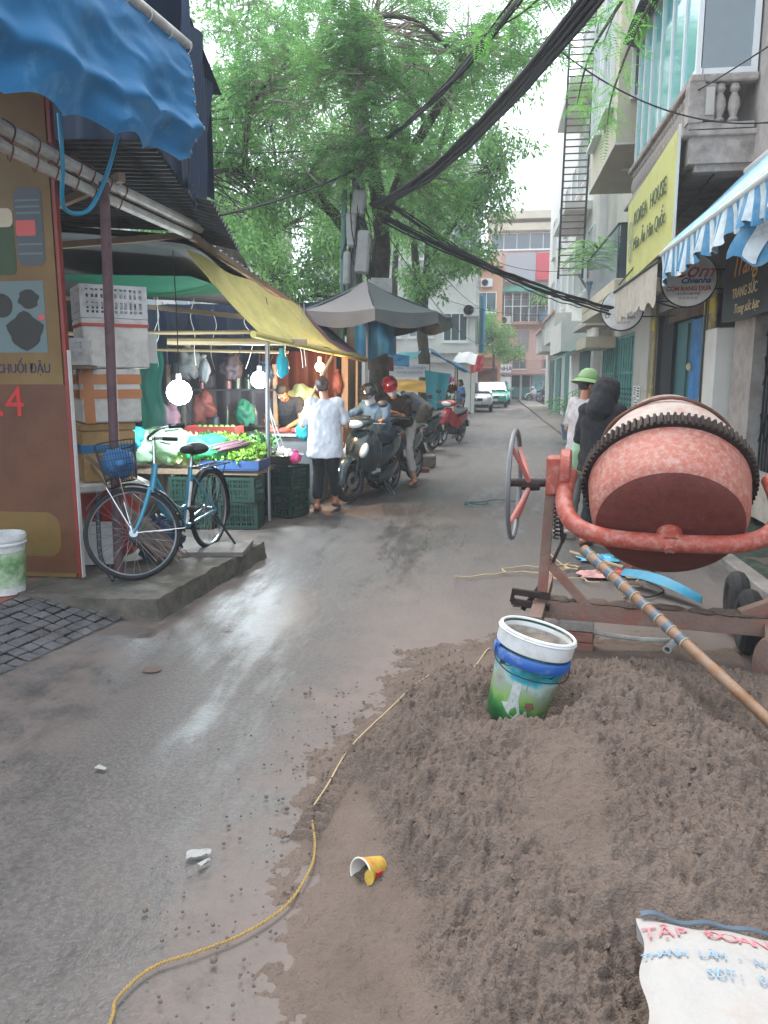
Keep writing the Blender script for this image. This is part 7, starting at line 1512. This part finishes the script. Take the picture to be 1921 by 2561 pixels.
# ================================================================== CONCRETE MIXER
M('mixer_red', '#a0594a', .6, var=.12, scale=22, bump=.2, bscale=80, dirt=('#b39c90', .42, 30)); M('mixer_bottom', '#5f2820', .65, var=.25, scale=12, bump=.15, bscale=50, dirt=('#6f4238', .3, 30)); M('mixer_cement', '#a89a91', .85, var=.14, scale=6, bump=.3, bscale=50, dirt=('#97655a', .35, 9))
M('gear_iron', '#3a2f2b', .65, metal=.5, var=.3, scale=14, dirt=('#231c19', .4, 9)); M('yoke_red', '#963f2f', .5, var=.18, scale=14, bump=.12, bscale=60, dirt=('#b58b7f', .3, 22)); M('frame_mud', '#7d675c', .9, var=.22, scale=8, bump=.5, bscale=45, dirt=('#94493c', .32, 6)); M('wheel_pink', '#b8655a', .55, var=.2, scale=9, dirt=('#8e8580', .4, 8)); M('wheel_grey', '#6d6f72', .5, metal=.3, var=.2)
TH = R(-8); EL = R(35)
MX = thing('concrete_mixer', 'orange red tilting drum concrete mixer caked in cement on a low frame', 'mixer', (.965, 4.35, 0), TH)
CZ = .995; Dv = V((0, math.cos(EL), math.sin(EL))); Uv = V((0, -math.sin(EL), math.cos(EL))); Cc = V((0, 0, CZ)); Xv = V((1, 0, 0))
mo = lambda m, n, mt, p=None, **k: m.obj(n, mt, p or MX, world=False, **k)
m = MB(); m.lathe([(.001, -.385), (.12, -.383), (.26, -.372), (.335, -.352), (.375, -.318), (.392, -.27), (.405, -.18), (.418, -.04)], Cc, Dv, 72); m.cur = 0
dr = mo(m, 'drum', 'mixer_red', sharp=50)
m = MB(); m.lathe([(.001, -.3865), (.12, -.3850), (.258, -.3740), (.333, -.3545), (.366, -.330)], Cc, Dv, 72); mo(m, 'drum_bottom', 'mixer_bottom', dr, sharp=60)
m = MB(); m.lathe([(.418, -.03), (.425, .03), (.40, .14), (.33, .30), (.235, .46), (.225, .48), (.215, .46), (.31, .28), (.40, .05)], Cc, Dv, 72); cn = mo(m, 'drum_cone', 'mixer_cement', dr, sharp=50)
m = MB(); m.torus(Cc + Dv*.475, Dv, .228, .014, 48, 8); mo(m, 'mouth_rim', 'mixer_cement', dr)
m = MB(); m.tube([Cc + Dv*.30 + (Xv*math.cos(t) + Uv*math.sin(t))*(.345 + .006*math.sin(5*t)) for t in [i*2*math.pi/40 for i in range(40)]], .011, 6, closed=True); mo(m, 'rope_turn', 'rust_iron', dr)
# ring gear: rim plus cut teeth
NT = 84; m = MB(); m.lathe([(.415, -.035), (.438, -.035), (.438, .035), (.415, .035)], Cc, Dv, 84, close=True)
for i in range(NT):
    a = 2*math.pi*i/NT; u = Xv*math.cos(a) + Uv*math.sin(a); t = -Xv*math.sin(a) + Uv*math.cos(a); P = []
    for d in (-.037, .037):
        for rr_, wd in ((.434, .0105), (.455, .0055)):
            P += [Cc + u*rr_ + t*wd + Dv*d, Cc + u*rr_ - t*wd + Dv*d]
    m.add(P, [(0,1,3,2), (4,6,7,5), (0,4,5,1), (2,3,7,6), (0,2,6,4), (1,5,7,3)])
mo(m, 'ring_gear', 'gear_iron', smooth=False)
# yoke
yk = [(-.52, .05), (-.535, -.05), (-.54, -.17), (-.515, -.29), (-.44, -.385), (-.30, -.44), (-.1, -.455), (.1, -.455), (.30, -.44), (.44, -.385), (.515, -.29), (.54, -.17), (.535, -.05), (.52, .05)]
m = MB(); m.tube(bez([Cc + Xv*x + Dv*d for x, d in yk], 5), .047, 16); y_ = mo(m, 'yoke', 'yoke_red')
m = MB(); m.cyl(Cc - Dv*.36, Cc - Dv*.47, .065, .06, 20); m.cyl(Cc - Dv*.47, Cc - Dv*.512, .03, .026, 12); mo(m, 'axle_cap', 'yoke_red', y_)
m = MB(); m.ball(Cc - Dv*.505 - Uv*.02, (.018, .014, .014), 8); mo(m, 'bolt', 'gear_iron', y_)
# left upright, gearbox, pulley, handwheel
m = MB(); m.beam((-.655, .0, .20), (-.618, .0, CZ + .07), .062, .055); up_ = mo(m, 'upright', 'frame_mud', smooth=False)
m = MB(); m.box((-.60, .0, CZ + .02), (.10, .12, .22), bev=.012); mo(m, 'gear_housing', 'yoke_red')
m = MB(); m.lathe([(.001, -.03), (.115, -.03), (.125, -.022), (.125, .022), (.115, .03), (.001, .03)], (-.545, .02, CZ + .045), (1, 0, 0), 36); mo(m, 'flange_disc', 'yoke_red')
m = MB(); m.cyl((-.86, 0, CZ - .03), (-.50, 0, CZ - .02), .024, n=14); mo(m, 'pivot_shaft', 'gear_iron')
m = MB(); m.torus((-.83, .0, CZ - .04), (1, .0, 0), .31, .0135, 60, 8); hw = mo(m, 'handwheel', 'wheel_grey')
for k in range(4):
    a = R(90*k + 40); m = MB(); m.tube([(-.745, .02*math.cos(a), CZ - .04 + .02*math.sin(a)), (-.78, .15*math.cos(a), CZ - .04 + .15*math.sin(a)), (-.83, .308*math.cos(a), CZ - .04 + .308*math.sin(a))], .013, 8); mo(m, 'spoke', 'wheel_pink', hw)
m = MB(); m.lathe([(.001, -.04), (.03, -.04), (.035, 0), (.03, .06), (.001, .06)], (-.745, 0, CZ - .04), (1, 0, 0), 16); mo(m, 'hub', 'gear_iron', hw)
m = MB(); hel = [V((-.575 + .022*math.cos(i*.7), -.01 + .022*math.sin(i*.7), .86 - i*.0026)) for i in range(80)]; m.tube(hel, .005, 5); mo(m, 'spring', 'gear_iron')
m = MB(); m.beam((-.575, 0, .90), (-.545, 0, .63), .035, .02); m.beam((-.53, 0, .68), (-.60, -.01, .50), .03, .015); mo(m, 'lock_lever', 'gear_iron', smooth=False)
# base frame
m = MB(); m.beam((-.68, 0, .235), (.98, 0, .225), .085, .10); mo(m, 'base_beam', 'frame_mud', smooth=False)
m = MB(); m.beam((-.635, 0, .52), (-.40, 0, .27), .05, .045); mo(m, 'brace', 'frame_mud', smooth=False)
m = MB(); m.beam((-.66, .0, .36), (-.76, -.03, .22), .02, .03); mo(m, 'pedal_arm', 'gear_iron', smooth=False)
m = MB(); m.beam((-.82, -.06, .335), (-.60, -.06, .318), .03, .035); m.beam((-.82, -.06, .275), (-.60, -.06, .25), .03, .035); m.beam((-.81, -.06, .335), (-.82, -.06, .272), .03, .02); mo(m, 'foot_pedal', 'gear_iron', smooth=False)
m = MB(); m.beam((-.66, -.35, .24), (-.66, .62, .24), .07, .08); mo(m, 'cross_beam', 'frame_mud', smooth=False)
m = MB(); m.beam((.62, -.0, .25), (.60, .0, CZ + .05), .062, .055); mo(m, 'upright', 'frame_mud', smooth=False)
m = MB(); m.box((.585, -.01, CZ + .0), (.09, .10, .15), bev=.01); mo(m, 'bearing_block', 'wheel_pink'); m = MB(); m.beam((.60, -.02, CZ - .08), (.56, -.04, CZ - .3), .05, .03); mo(m, 'latch', 'gear_iron', smooth=False)
m = MB(); m.beam((.42, -.02, .28), (.98, .1, .50), .06, .07); mo(m, 'brace', 'frame_mud', smooth=False); m = MB(); m.beam((.56, .0, .29), (1.0, -.04, .30), .09, .05); mo(m, 'side_plate', 'frame_mud', smooth=False)
for k, (x, y, r_) in enumerate(((.50, .18, .19), (.50, .62, .19))):
    m = MB(); m.torus((x, y, r_), (1, 0, 0), r_ - .06, .06, 32, 10); wh = mo(m, 'wheel', 'tyre'); m = MB(); m.lathe([(.001, -.04), (.10, -.04), (.13, -.02), (.13, .02), (.10, .04), (.001, .04)], (x, y, r_), (1, 0, 0), 24); mo(m, 'rim', 'gear_iron', wh)
m = MB(); m.cyl((.48, .18, .19), (.48, .64, .19), .02, n=10); mo(m, 'axle', 'gear_iron')
m = MB(); m.lathe([(.001, -.035), (.15, -.035), (.165, -.02), (.165, .02), (.15, .035), (.001, .035)], (.50, -.50, .15), (1, .25, 0), 32); jk = mo(m, 'jockey_wheel', 'frame_mud'); m = MB(); m.beam((.50, -.46, .16), (.56, -.02, .24), .04, .04); mo(m, 'fork_arm', 'frame_mud', jk, smooth=False)
m = MB()
rr = random.Random(3)
for i in range(60): x = rr.uniform(-.6, .95); m.ball((x, rr.uniform(-.03, .03), .287 - .006*x), (rr.uniform(.02, .07), .035, rr.uniform(.006, .018)), 8)
mo(m, 'caked_mortar', 'sand', kind='stuff')
# supports
M('brick_grey', '#8d8781', .9, var=.2, bump=.4, dirt=('#6a5f57', .4, 8)); M('brick_clay', '#83493a', .9, var=.2, scale=9, bump=.4, dirt=('#77685e', .4, 7))
for k, (z, mt, rz, lb) in enumerate(((.0, 'brick_clay', -6, 'red clay brick at the foot of the mixer support stack'), (.062, 'brick_clay', -12, 'red clay brick in the middle of the mixer support stack'), (.124, 'brick_grey', -8, 'grey block on top of the stack under the mixer beam'))):
    m = MB(); m.box((.52, 4.40, z + .03), (.20, .11, .058), rz=R(rz), bev=.005); m.obj('brick', mt, label=lb, cat='brick', group='bricks propping the mixer')
for k, (x, y, z, rz, mt, lb) in enumerate(((.74, 7.7, 0, -5, 'brick_grey', 'loose grey brick on the road behind the mixer upright'), (1.25, 6.4, 0, 20, 'brick_clay', 'loose muddy brick near the cyan shovel blade'), (.30, 4.62, 0, 30, 'brick_grey', 'half brick at the end of the mixer beam'), (-1.13, 13.0, 0, 5, 'brick_clay', 'brown block on the road before the bending man'))):
    m = MB(); m.box((x, y, z + .035), (.22, .12, .075), rz=R(rz), bev=.006); m.obj('brick', mt, label=lb, cat='brick', group='loose bricks')
# pipe, hoses, ropes, shovel and rags under the mixer
M('pvc', '#a5a8a3', .45, var=.1, dirt=('#7a6f66', .35, 8)); m = MB(); pp = bez([(.30, 4.52, .26), (.42, 4.46, .17), (.62, 4.40, .11), (.85, 4.40, .08), (1.05, 4.42, .07)], 6); m.tube(pp, .014, 10); m.obj('pipe', 'pvc', label='thin grey plastic pipe curving below the mixer beam', cat='pipe')
m = MB(); m.lathe([(.016, 0), (.024, 0), (.024, .14), (.016, .14)], (1.00, 4.26, .07), (.55, .83, .1), 16, close=True); m.obj('pipe', 'pvc', label='short white pipe stub poking out beside the bamboo handle', cat='pipe')
SH = thing('shovel', 'cyan shovel blade lying behind the mixer beam', 'shovel', (1.25, 5.7, 0)); M('cyan_paint', '#147f9e', .5, var=.12, dirt=('#7c8583', .25, 12))
m = MB(); a, b = V((1.05, 6.02, .05)), V((1.47, 5.38, .02)); sd_ = (b-a).cross(V((0, 0, 1))).normalized()
m.grid(lambda u, v: a.lerp(b, u) + sd_*(.06*math.sin(math.pi*min(1, u*.92 + .08))**.7)*lerp(-1, 1, v) + V((0, 0, .05 - .05*abs(lerp(-1, 1, v)) + .05*math.sin(u*3))), 20, 8, .005); m.obj('blade', 'cyan_paint', SH)
m = MB(); m.tube([a + V((0, 0, .06)), a + V((-.35, .55, .05))], .016, 8); m.obj('handle', 'bamboo', SH)
M('rope_tan', '#b09a76', .9, var=.2, scale=30); M('rag_pink', '#b98a86', .9, var=.2, scale=12, bump=.4); M('rag_dark', '#4a3a33', .9, var=.3)
rr = random.Random(12)
for k in range(5):
    c = V((rr.uniform(.62, 1.05), rr.uniform(5.85, 6.6), .012)); p = c.copy(); pts = []; a = rr.uniform(0, 6.28)
    for i in range(12): a += rr.uniform(-1.1, 1.1); p = p + V((math.cos(a)*.09, math.sin(a)*.07, 0)); p.z = .012 + .012*rr.random(); pts.append(p.copy())
    m = MB(); m.tube(bez(pts, 4), .006, 5); m.obj('rope', 'rope_tan', label='tangled tan rope on the road behind the mixer', cat='rope', group='tangled ropes behind the mixer')
m = MB(); m.tube(bez([(.55, 6.9, .01), (.62, 6.5, .012), (.70, 6.35, .01), (.78, 6.45, .012)], 5), .005, 5); m.obj('rope', 'rope_tan', label='thin stray cord trailing toward the grey brick', cat='rope')
for k, (x, y, sx, sy, mt, lb) in enumerate(((.86, 6.15, .13, .10, 'rag_pink', 'pink crumpled rag among the ropes'), (1.20, 6.22, .12, .12, 'rag_dark', 'dark muddy rag beyond the shovel blade'), (1.02, 6.25, .10, .08, 'plastic_red', 'torn red and white wrapper by the shovel'), (.95, 6.75, .16, .12, 'sheet_blue', 'pale blue flat packet behind the hooded person shoes'))):
    m = MB(); m.grid(lambda u, v: (x + sx*lerp(-1, 1, u) + .02*math.sin(v*7), y + sy*lerp(-1, 1, v), .015 + .045*max(0, fbm(u*3 + k, v*3, k, 3) + .3)*(1 - max(abs(2*u-1), abs(2*v-1))**3)), 14, 14, .003); m.obj('rag', mt, label=lb, cat='rag')
m = MB(); m.tube(bez([(1.22, 6.0, .012), (1.30, 5.75, .012), (1.15, 5.55, .012), (1.05, 5.65, .014), (.98, 5.55, .012)], 6), .007, 6); m.obj('cable', 'cable_black', label='black cable end curling on the slab by the rags', cat='cable')
m = MB(); m.tube(bez([(.35, 9.9, .012), (.1, 9.95, .02), (-.1, 9.8, .012), (-.3, 9.75, .012), (-.25, 9.6, .015), (-.05, 9.62, .012), (-.02, 9.78, .02), (-.2, 9.7, .014), (-.3, 9.55, .012)], 6), .008, 6); M('rope_teal', '#27545a', .8); m.obj('rope', 'rope_teal', label='dark teal rope coiled on the open road', cat='rope')
m = MB(); m.tube(bez([(.18, 5.2, .01), (.6, 5.1, .012), (1.4, 4.9, .012), (2.0, 4.7, .01)], 6), .006, 5); m.obj('cable', 'cable_black', label='black cable running across the slab under the mixer', cat='cable')
# bamboo handle wound with tape
HN = thing('bamboo_pole', 'long bamboo pole wound with grey tape leaning across the mixer frame', 'pole', (1.1, 2.95, .2)); M('bamboo_brown', '#7d5a3c', .55, var=.3, scale=9, dirt=('#8f8074', .45, 8)); M('bamboo_dry', '#96714f', .6, var=.25, scale=8, dirt=('#6b5546', .4, 7)); M('tape_slate', '#4c5a66', .4, var=.2, scale=14)
p0, p1 = V((.475, 3.85, .715)), V((1.42, 2.46, .01)); dv = (p1-p0)
def bp(t): return p0 + dv*t
NN = 36; m = MB(); m.tube([bp(i/NN) for i in range(NN+1)], [lerp(.026, .021, i/NN)*(1.10 if i % 6 == 0 else 1) for i in range(NN+1)], 14); m.obj('culm', 'bamboo_brown', HN)
for k in range(9):
    t = .015 + k*.045; m = MB(); tw = .018
    m.tube([bp(t), bp(t + tw)], .0285 - .004*t, 14, cap=True); m.obj('tape', 'tape_slate', HN)
    m = MB(); m.torus(bp(t + tw), dv, .0268, .003, 14, 5); m.obj('cord_turn', 'rope_tan', HN)
# ================================================================== BUCKET ON THE HEAP
def bucket_print():
    m = bpy.data.materials.new('bucket_print'); m.use_nodes = True; t = m.node_tree; N = t.nodes; L = t.links; b = N['Principled BSDF']; b.inputs['Roughness'].default_value = .4
    tc = N.new('ShaderNodeTexCoord'); sp = N.new('ShaderNodeSeparateXYZ'); L.new(tc.outputs['Object'], sp.inputs[0])
    n = N.new('ShaderNodeTexNoise'); n.inputs['Scale'].default_value = 9; n.inputs['Detail'].default_value = 6; L.new(tc.outputs['Object'], n.inputs['Vector'])
    ad = N.new('ShaderNodeMath'); ad.operation = 'MULTIPLY_ADD'; ad.inputs[1].default_value = .22; L.new(n.outputs['Fac'], ad.inputs[0]); L.new(sp.outputs[2], ad.inputs[2])
    r = N.new('ShaderNodeValToRGB'); e = r.color_ramp.elements
    e[0].position = .10; e[0].color = (*hx('#0c4527'), 1); e[1].position = .46; e[1].color = (*hx('#123c2a'), 1)
    for p, c in ((.17, '#2f7a3c'), (.22, '#7fa45a'), (.27, '#8d9a86'), (.31, '#9db3a8'), (.345, '#2b8fa3'), (.38, '#1c6a72'), (.41, '#174a37')): q = e.new(p); q.color = (*hx(c), 1)
    L.new(ad.outputs[0], r.inputs[0])
    n2 = N.new('ShaderNodeTexNoise'); n2.inputs['Scale'].default_value = 7; n2.inputs['Detail'].default_value = 7; L.new(tc.outputs['Object'], n2.inputs['Vector'])
    mr = N.new('ShaderNodeMapRange'); mr.inputs[1].default_value = .58; mr.inputs[2].default_value = .66; L.new(n2.outputs['Fac'], mr.inputs[0])
    mx_ = N.new('ShaderNodeMix'); mx_.data_type = 'RGBA'; mx_.inputs[7].default_value = (*hx('#8d8880'), 1); L.new(mr.outputs[0], mx_.inputs[0]); L.new(r.outputs[0], mx_.inputs[6]); L.new(mx_.outputs[2], b.inputs['Base Color']); MATS['bucket_print'] = m
bucket_print(); M('lid_blue', '#1b4f96', .4, var=.12, scale=8, dirt=('#8d9aa5', .2, 12)); M('bucket_white', '#cdd0d0', .45, var=.06, scale=6, dirt=('#a39a8f', .35, 7)); M('cement_wet', '#84776b', .9, var=.2, scale=12, bump=.5)
BU = thing('paint_bucket', 'muddy green paint bucket with blue band and white rim sunk in the sand heap', 'bucket', (.128, 3.13, .135)); BU.rotation_euler = (R(3), R(13), R(20))
bo = lambda m, n, mt, p=None, **k: m.obj(n, mt, p or BU, world=False, **k)
m = MB(); m.lathe([(.001, 0), (.118, 0), (.122, .006), (.146, .30), (.147, .39)], n=48); pl = bo(m, 'pail', 'bucket_print')
m = MB(); m.lathe([(.147, .265), (.160, .262), (.1635, .272), (.1635, .298), (.158, .306), (.147, .306)], n=48, close=True); bo(m, 'blue_band', 'lid_blue')
m = MB(); m.lathe([(.147, .318), (.157, .318), (.1605, .326), (.1605, .372), (.1625, .378), (.1625, .392), (.156, .398), (.150, .396), (.1475, .385), (.1445, .36)], n=48); bo(m, 'white_rim', 'bucket_white')
M('splatter', '#a9a59c', .8, var=.2, scale=14, dirt=('#6f655b', .62, 16)); m = MB(); m.lathe([(.1447, .362), (.143, .34), (.128, .10), (.001, .10)], n=48); bo(m, 'lining', 'splatter', pl)
m = MB(); m.torus((0, 0, .381), (0, 0, 1), .163, .0035, 48, 6); bo(m, 'rim_bead', 'bucket_white')
m = MB(); m.grid(lambda u, v: ((.139*u)*math.cos(2*math.pi*v), (.139*u)*math.sin(2*math.pi*v), .315 + .02*fbm(u*2*math.cos(6.28*v), u*2*math.sin(6.28*v), 1, 4) + .022*u**6), 12, 40); bo(m, 'mortar', 'cement_wet', pl)
for s in (-1, 1): m = MB(); m.box((s*.160, 0, .30), (.012, .035, .04), bev=.004); bo(m, 'handle_lug', 'lid_blue')
m = MB(); m.tube(bez([(-.168, 0, .30), (-.172, -.04, .26), (-.13, -.12, .235), (-.02, -.172, .232), (.10, -.14, .24), (.165, -.04, .265), (.168, 0, .30)], 5), .0028, 5); bo(m, 'wire_handle', 'steel_dark')
# printed patches on the pail
def wrap(parent, name, mat, pts, off=.0015):
    m = MB(); n_ = len(pts); P = []
    for q in (0, 1):
        for (a, z) in pts: r_ = .122 + (z-.006)*.0816 + off*q; P.append((r_*math.cos(R(a)), r_*math.sin(R(a)), z))
    m.add(P, [tuple(range(n_, 2*n_))] + [(i, (i+1) % n_, n_ + (i+1) % n_, n_+i) for i in range(n_)]); return m.obj(name, mat, parent, world=False, smooth=False)
M('print_white', '#a9b0ae', .5, var=.15, scale=20, dirt=('#7c7468', .35, 25)); M('print_brown', '#7a5a44', .5, var=.3, scale=25)
A0 = -112
M('print_deep', '#14382a', .45, var=.3, scale=20, dirt=('#5d6b60', .3, 20)); M('print_grey', '#77776f', .5, var=.3, scale=25)
wrap(pl, 'print', 'print_deep', [(A0-60+q*10, .258) for q in range(15)] + [(A0+80-q*10, .232 - .012*math.sin(q*.9)) for q in range(15)])
wrap(pl, 'print', 'print_grey', [(A0+2, .215), (A0+58, .205), (A0+58, .165), (A0+40, .15), (A0+20, .165), (A0+2, .17)])
wrap(pl, 'print', 'print_white', [(A0-22, .20), (A0-8, .195), (A0-6, .12), (A0+2, .07), (A0-4, .035), (A0-22, .055), (A0-36, .09), (A0-24, .10)])
wrap(pl, 'print', 'print_white', [(A0+6, .05), (A0+20, .03), (A0+44, .035), (A0+60, .07), (A0+40, .06), (A0+22, .075), (A0+10, .085)])
wrap(pl, 'print', 'print_brown', [(A0+6, .10), (A0+16, .085), (A0+26, .10), (A0+20, .125), (A0+8, .12)])
# ================================================================== CEMENT SACK
SK = thing('cement_sack', 'white printed cement sack lying on the sand heap', 'sack', (.66, 1.6, .2)); M('sack', '#989591', .75, var=.08, scale=6, bump=.3, bscale=30, dirt=('#8f8077', .3, 6)); M('sack_red', '#bd7076', .7, var=.3, scale=30); M('sack_blue', '#7893ab', .7, var=.25, scale=30)
zs_ = sorted(heap(.34 + .6*i/9, 1.40 + .36*j/9) for i in range(10) for j in range(10))[90] + .03
q00, q10, q01, q11 = V((.315, 1.22, zs_ + .012)), V((.92, 1.14, zs_ + .004)), V((.392, 1.775, zs_)), V((.96, 1.735, zs_ - .01))
def sk(u, v):
    p = q00.lerp(q10, u).lerp(q01.lerp(q11, u), v); e = (1 - abs(2*u-1)**6)*(1 - abs(2*v-1)**6); return p + V((.008*math.sin(v*17), .006*math.sin(u*21), .02*e + .010*fbm(u*4, v*3, 2, 4)*e - .012*(1-e)))
m = MB(); m.grid(sk, 40, 30, .05); m.obj('bag', 'sack', SK)
m = MB(); m.grid(lambda u, v: V(sk(lerp(.02, 1, u), lerp(.985, 1.0, v))) + V((0, .012*v, .012 + .006*math.sin(u*30))), 30, 3, .004); m.obj('hem', 'tape_slate', SK)
un = (q10-q00).normalized(); vn = (q01-q00).normalized(); nn_ = un.cross(vn).normalized()
def sack_text(s, size, u, v, mt, arc=0, sq=1.0):
    w_ = size*.62*sq; n_ = len(s)
    for i, chh in enumerate(s):
        if chh == ' ': continue
        du = (i - n_/2)*w_; k = i - n_/2; base = V(sk(u, v)); p = base + un*du - vn*(arc*k*k*.0011); uu = u + du/(q10-q00).length; vv = v + (p-base).dot(vn)/(q01-q00).length
        p.z = V(sk(min(1, max(0, uu)), min(1, max(0, vv)))).z + .004; ang = -arc*k*.0022/w_*size
        zz = math.atan2(un.y, un.x) + ang*8; o = text(chh, size, (0, 0, 0), (0, 0, 0), mt, SK, extrude=.0006, squash=sq); rm = Matrix.Rotation(zz, 3, 'Z'); off = V(SK.location); o.location = (0, 0, 0)
        for vt in o.data.vertices:   # lay the print on the sack's surface
            w3 = p + rm @ vt.co; lu = max(0, min(1, (w3 - q00.lerp(q01, .5)).dot(un)/((q10-q00).length))); lv = max(0, min(1, ((w3 - q00).dot(vn) - .0)/(q01-q00).length)); vt.co = V((w3.x, w3.y, V(sk(lu, lv)).z + .006 + vt.co.z)) - off
sack_text('TẬP ĐOÀN HOÀNG', .060, .46, .89, 'sack_red', .35, .95); sack_text('THANH LÂM - NINH BÌNH - VN', .034, .46, .75, 'sack_blue', .12, .95); sack_text('SĐT: 0913.322.570', .036, .56, .66, 'sack_blue', .1, .95)
# ================================================================== ROPE, CUP, LITTER
M('rope_yellow', '#a98a4a', .75, var=.2, scale=40, bump=.6, bscale=300, dirt=('#8a7350', .3, 12))
pts = [(-.85, 1.30, .008), (-.885, 1.531, .008), (-.902, 1.602, .008), (-.859, 1.71, .008), (-.758, 1.783, .008), (-.655, 1.87, .008), (-.568, 2.0, .010), (-.537, 2.166, .016), (-.55, 2.288, .02), (-.590, 2.42, .022)]
m = MB(); bp_ = bez(pts, 60); ph_ = 0
for s_ in (0, math.pi):
    q_ = []
    for i, p in enumerate(bp_):
        d_ = (bp_[min(i+1, len(bp_)-1)] - bp_[max(i-1, 0)]).normalized(); sd_ = d_.cross(V((0, 0, 1))); q_.append(p + sd_*.0023*math.cos(i*.55 + s_) + V((0, 0, .0023*math.sin(i*.55 + s_))))
    m.tube(q_, .0028, 5)
RP = m.obj('rope', 'rope_yellow', label='yellow braided rope snaking from the road to the sand edge', cat='rope')
m = MB(); pts = [(-.60, 2.5), (-.585, 2.65), (-.545, 2.96), (-.431, 3.448), (-.36, 3.6), (-.25, 3.66), (-.154, 3.70), (-.07, 3.95), (.004, 4.25), (.03, 4.3)]
m.tube(bez([(x, y, max(.004, heap(x, y)) + .006) for x, y in pts], 8), .0032, 6); m.obj('rope', 'rope_tan', label='thin tan cord skirting the sand heap behind the tyre print', cat='rope')
CU = thing('noodle_cup', 'crushed yellow and red noodle cup lying at the sand edge', 'cup', (-.345, 2.185, .02)); CU.rotation_euler = (R(78), R(8), R(-38)); M('cup_yellow', '#b39a3c', .45, var=.15, scale=20, dirt=('#a8392f', .38, 22)); M('cup_white', '#c9c4b8', .6, var=.1)
m = MB(); m.lathe([(.030, -.045), (.044, .045)], (0, .0, 0), (0, 0, 1), 28); m.cur = 0; cw = m.obj('wall', 'cup_yellow', CU, world=False)
m = MB(); m.lathe([(.0425, .045), (.0285, -.042), (.001, -.042)], n=28); m.torus((0, 0, .045), (0, 0, 1), .044, .0028, 28, 6); m.obj('lining', 'cup_white', CU, world=False)
m = MB(); m.box((.030, 0, .004), (.022, .035, .030), ry=.15); m.obj('print', 'tape_red', CU, world=False); m = MB(); m.prism([(.040 + .02*math.cos(a), .01 + .024*math.sin(a), .047) for a in [i*.52 for i in range(12)]], (0, 0, .002)); m.obj('lid_flap', 'cup_yellow', CU, world=False)
M('paper', '#8f8f8b', .8, var=.12, scale=20)
for k, (x, y, s, rz, lb) in enumerate(((-.92, 2.20, .04, .4, 'torn transparent wrapper lying on the wet road'), (-1.52, 2.69, .026, -.3, 'small white paper scrap on the wet road'), (-.885, 2.16, .022, 1.0, 'curled strip of wrapper beside the torn wrapper'), (-1.62, 4.5, .03, .2, 'white straw scrap by the platform edge'))):
    m = MB(); c, s_ = math.cos(rz), math.sin(rz)
    m.grid(lambda u, v: (x + s*(lerp(-1, 1, u)*c - .45*lerp(-1, 1, v)*s_*(1-.5*u)), y + s*(lerp(-1, 1, u)*s_ + .55*lerp(-1, 1, v)*c*(1-.4*u)), .012 + .35*s*abs(fbm(u*2.2 + k, v*2.2, 3, 3))), 10, 8, .0012); m.obj('litter', 'paper', label=lb, cat='litter', group='litter on the road')
m = MB(); m.grid(lambda u, v: (-1.792 + .055*u*math.cos(6.283*v)*(1 + .2*math.sin(9*v)), 3.75 + .05*u*math.sin(6.283*v), .006 + .008*(1-u)), 5, 18); m.obj('pothole_patch', 'sand', label='small pothole in the wet road drawn as a flat patch', cat='mud')  # sand-coloured patch added where the road has a small pothole
rr = random.Random(21); m = MB()
for i in range(420):   # crumbs of sand and grit scattered on the road round the heap
    t = rr.random(); x = -.55 - abs(rr.gauss(0, .22)) + .45*(t > .8); y = lerp(1.0, 4.3, t); s = rr.uniform(.002, .007)*(1.8 if rr.random() < .06 else 1); m.ball((x, y, max(.0, heap(x, y)) + s*.5 + .004), (s, s*rr.uniform(.7, 1.2), s*.7), 6)
m.obj('sand_crumbs', 'sand', kind='stuff', label='crumbs of sand scattered on the road round the heap', cat='sand')
rr = random.Random(22); m = MB()
for i in range(1800):  # loose clods on the heap
    x = rr.uniform(-.5, 2.2); y = rr.uniform(1.0, 3.9); e = sdist((x, y), EDGE)
    if e < -.03 or noise.noise((x*1.9 + 4, y*1.9, 2)) > .34 or noise.noise((x*3, y*3, 7)) < -.35: continue
    s = .0045 + .011*rr.random()**3.0; q = Euler((rr.uniform(0, 3), rr.uniform(0, 3), rr.uniform(0, 3))).to_matrix(); c = V((x, y, heap(x, y) + s*.25))
    P = [c + q @ V((dx*s*rr.uniform(.6, 1.2), dy*s*rr.uniform(.6, 1.2), dz*s*rr.uniform(.6, 1.1))) for dx, dy, dz in ((1,0,0), (-1,0,0), (0,1,0), (0,-1,0), (0,0,1), (0,0,-1))]
    m.add(P, [(0,2,4), (2,1,4), (1,3,4), (3,0,4), (2,0,5), (1,2,5), (3,1,5), (0,3,5)])
m.obj('sand_clods', 'sand', kind='stuff', label='loose clods lying over the sand heap', cat='sand', smooth=False, fixn=False)
# ================================================================== HAZE
hm = bpy.data.materials.new('haze_air'); hm.use_nodes = True; hn = hm.node_tree.nodes; hn.remove(hn['Principled BSDF'])
pv = hn.new('ShaderNodeVolumePrincipled'); pv.inputs['Color'].default_value = (.93, .96, 1, 1); pv.inputs['Density'].default_value = .0034; pv.inputs['Anisotropy'].default_value = .2
hm.node_tree.links.new(pv.outputs[0], hn['Material Output'].inputs['Volume'])
m = MB(); m.box((0, 100, 8.0), (440, 480, 18.4)); hz = m.obj('haze', hm, kind='stuff', smooth=False)
bpy.data.scenes.remove(SIDE)
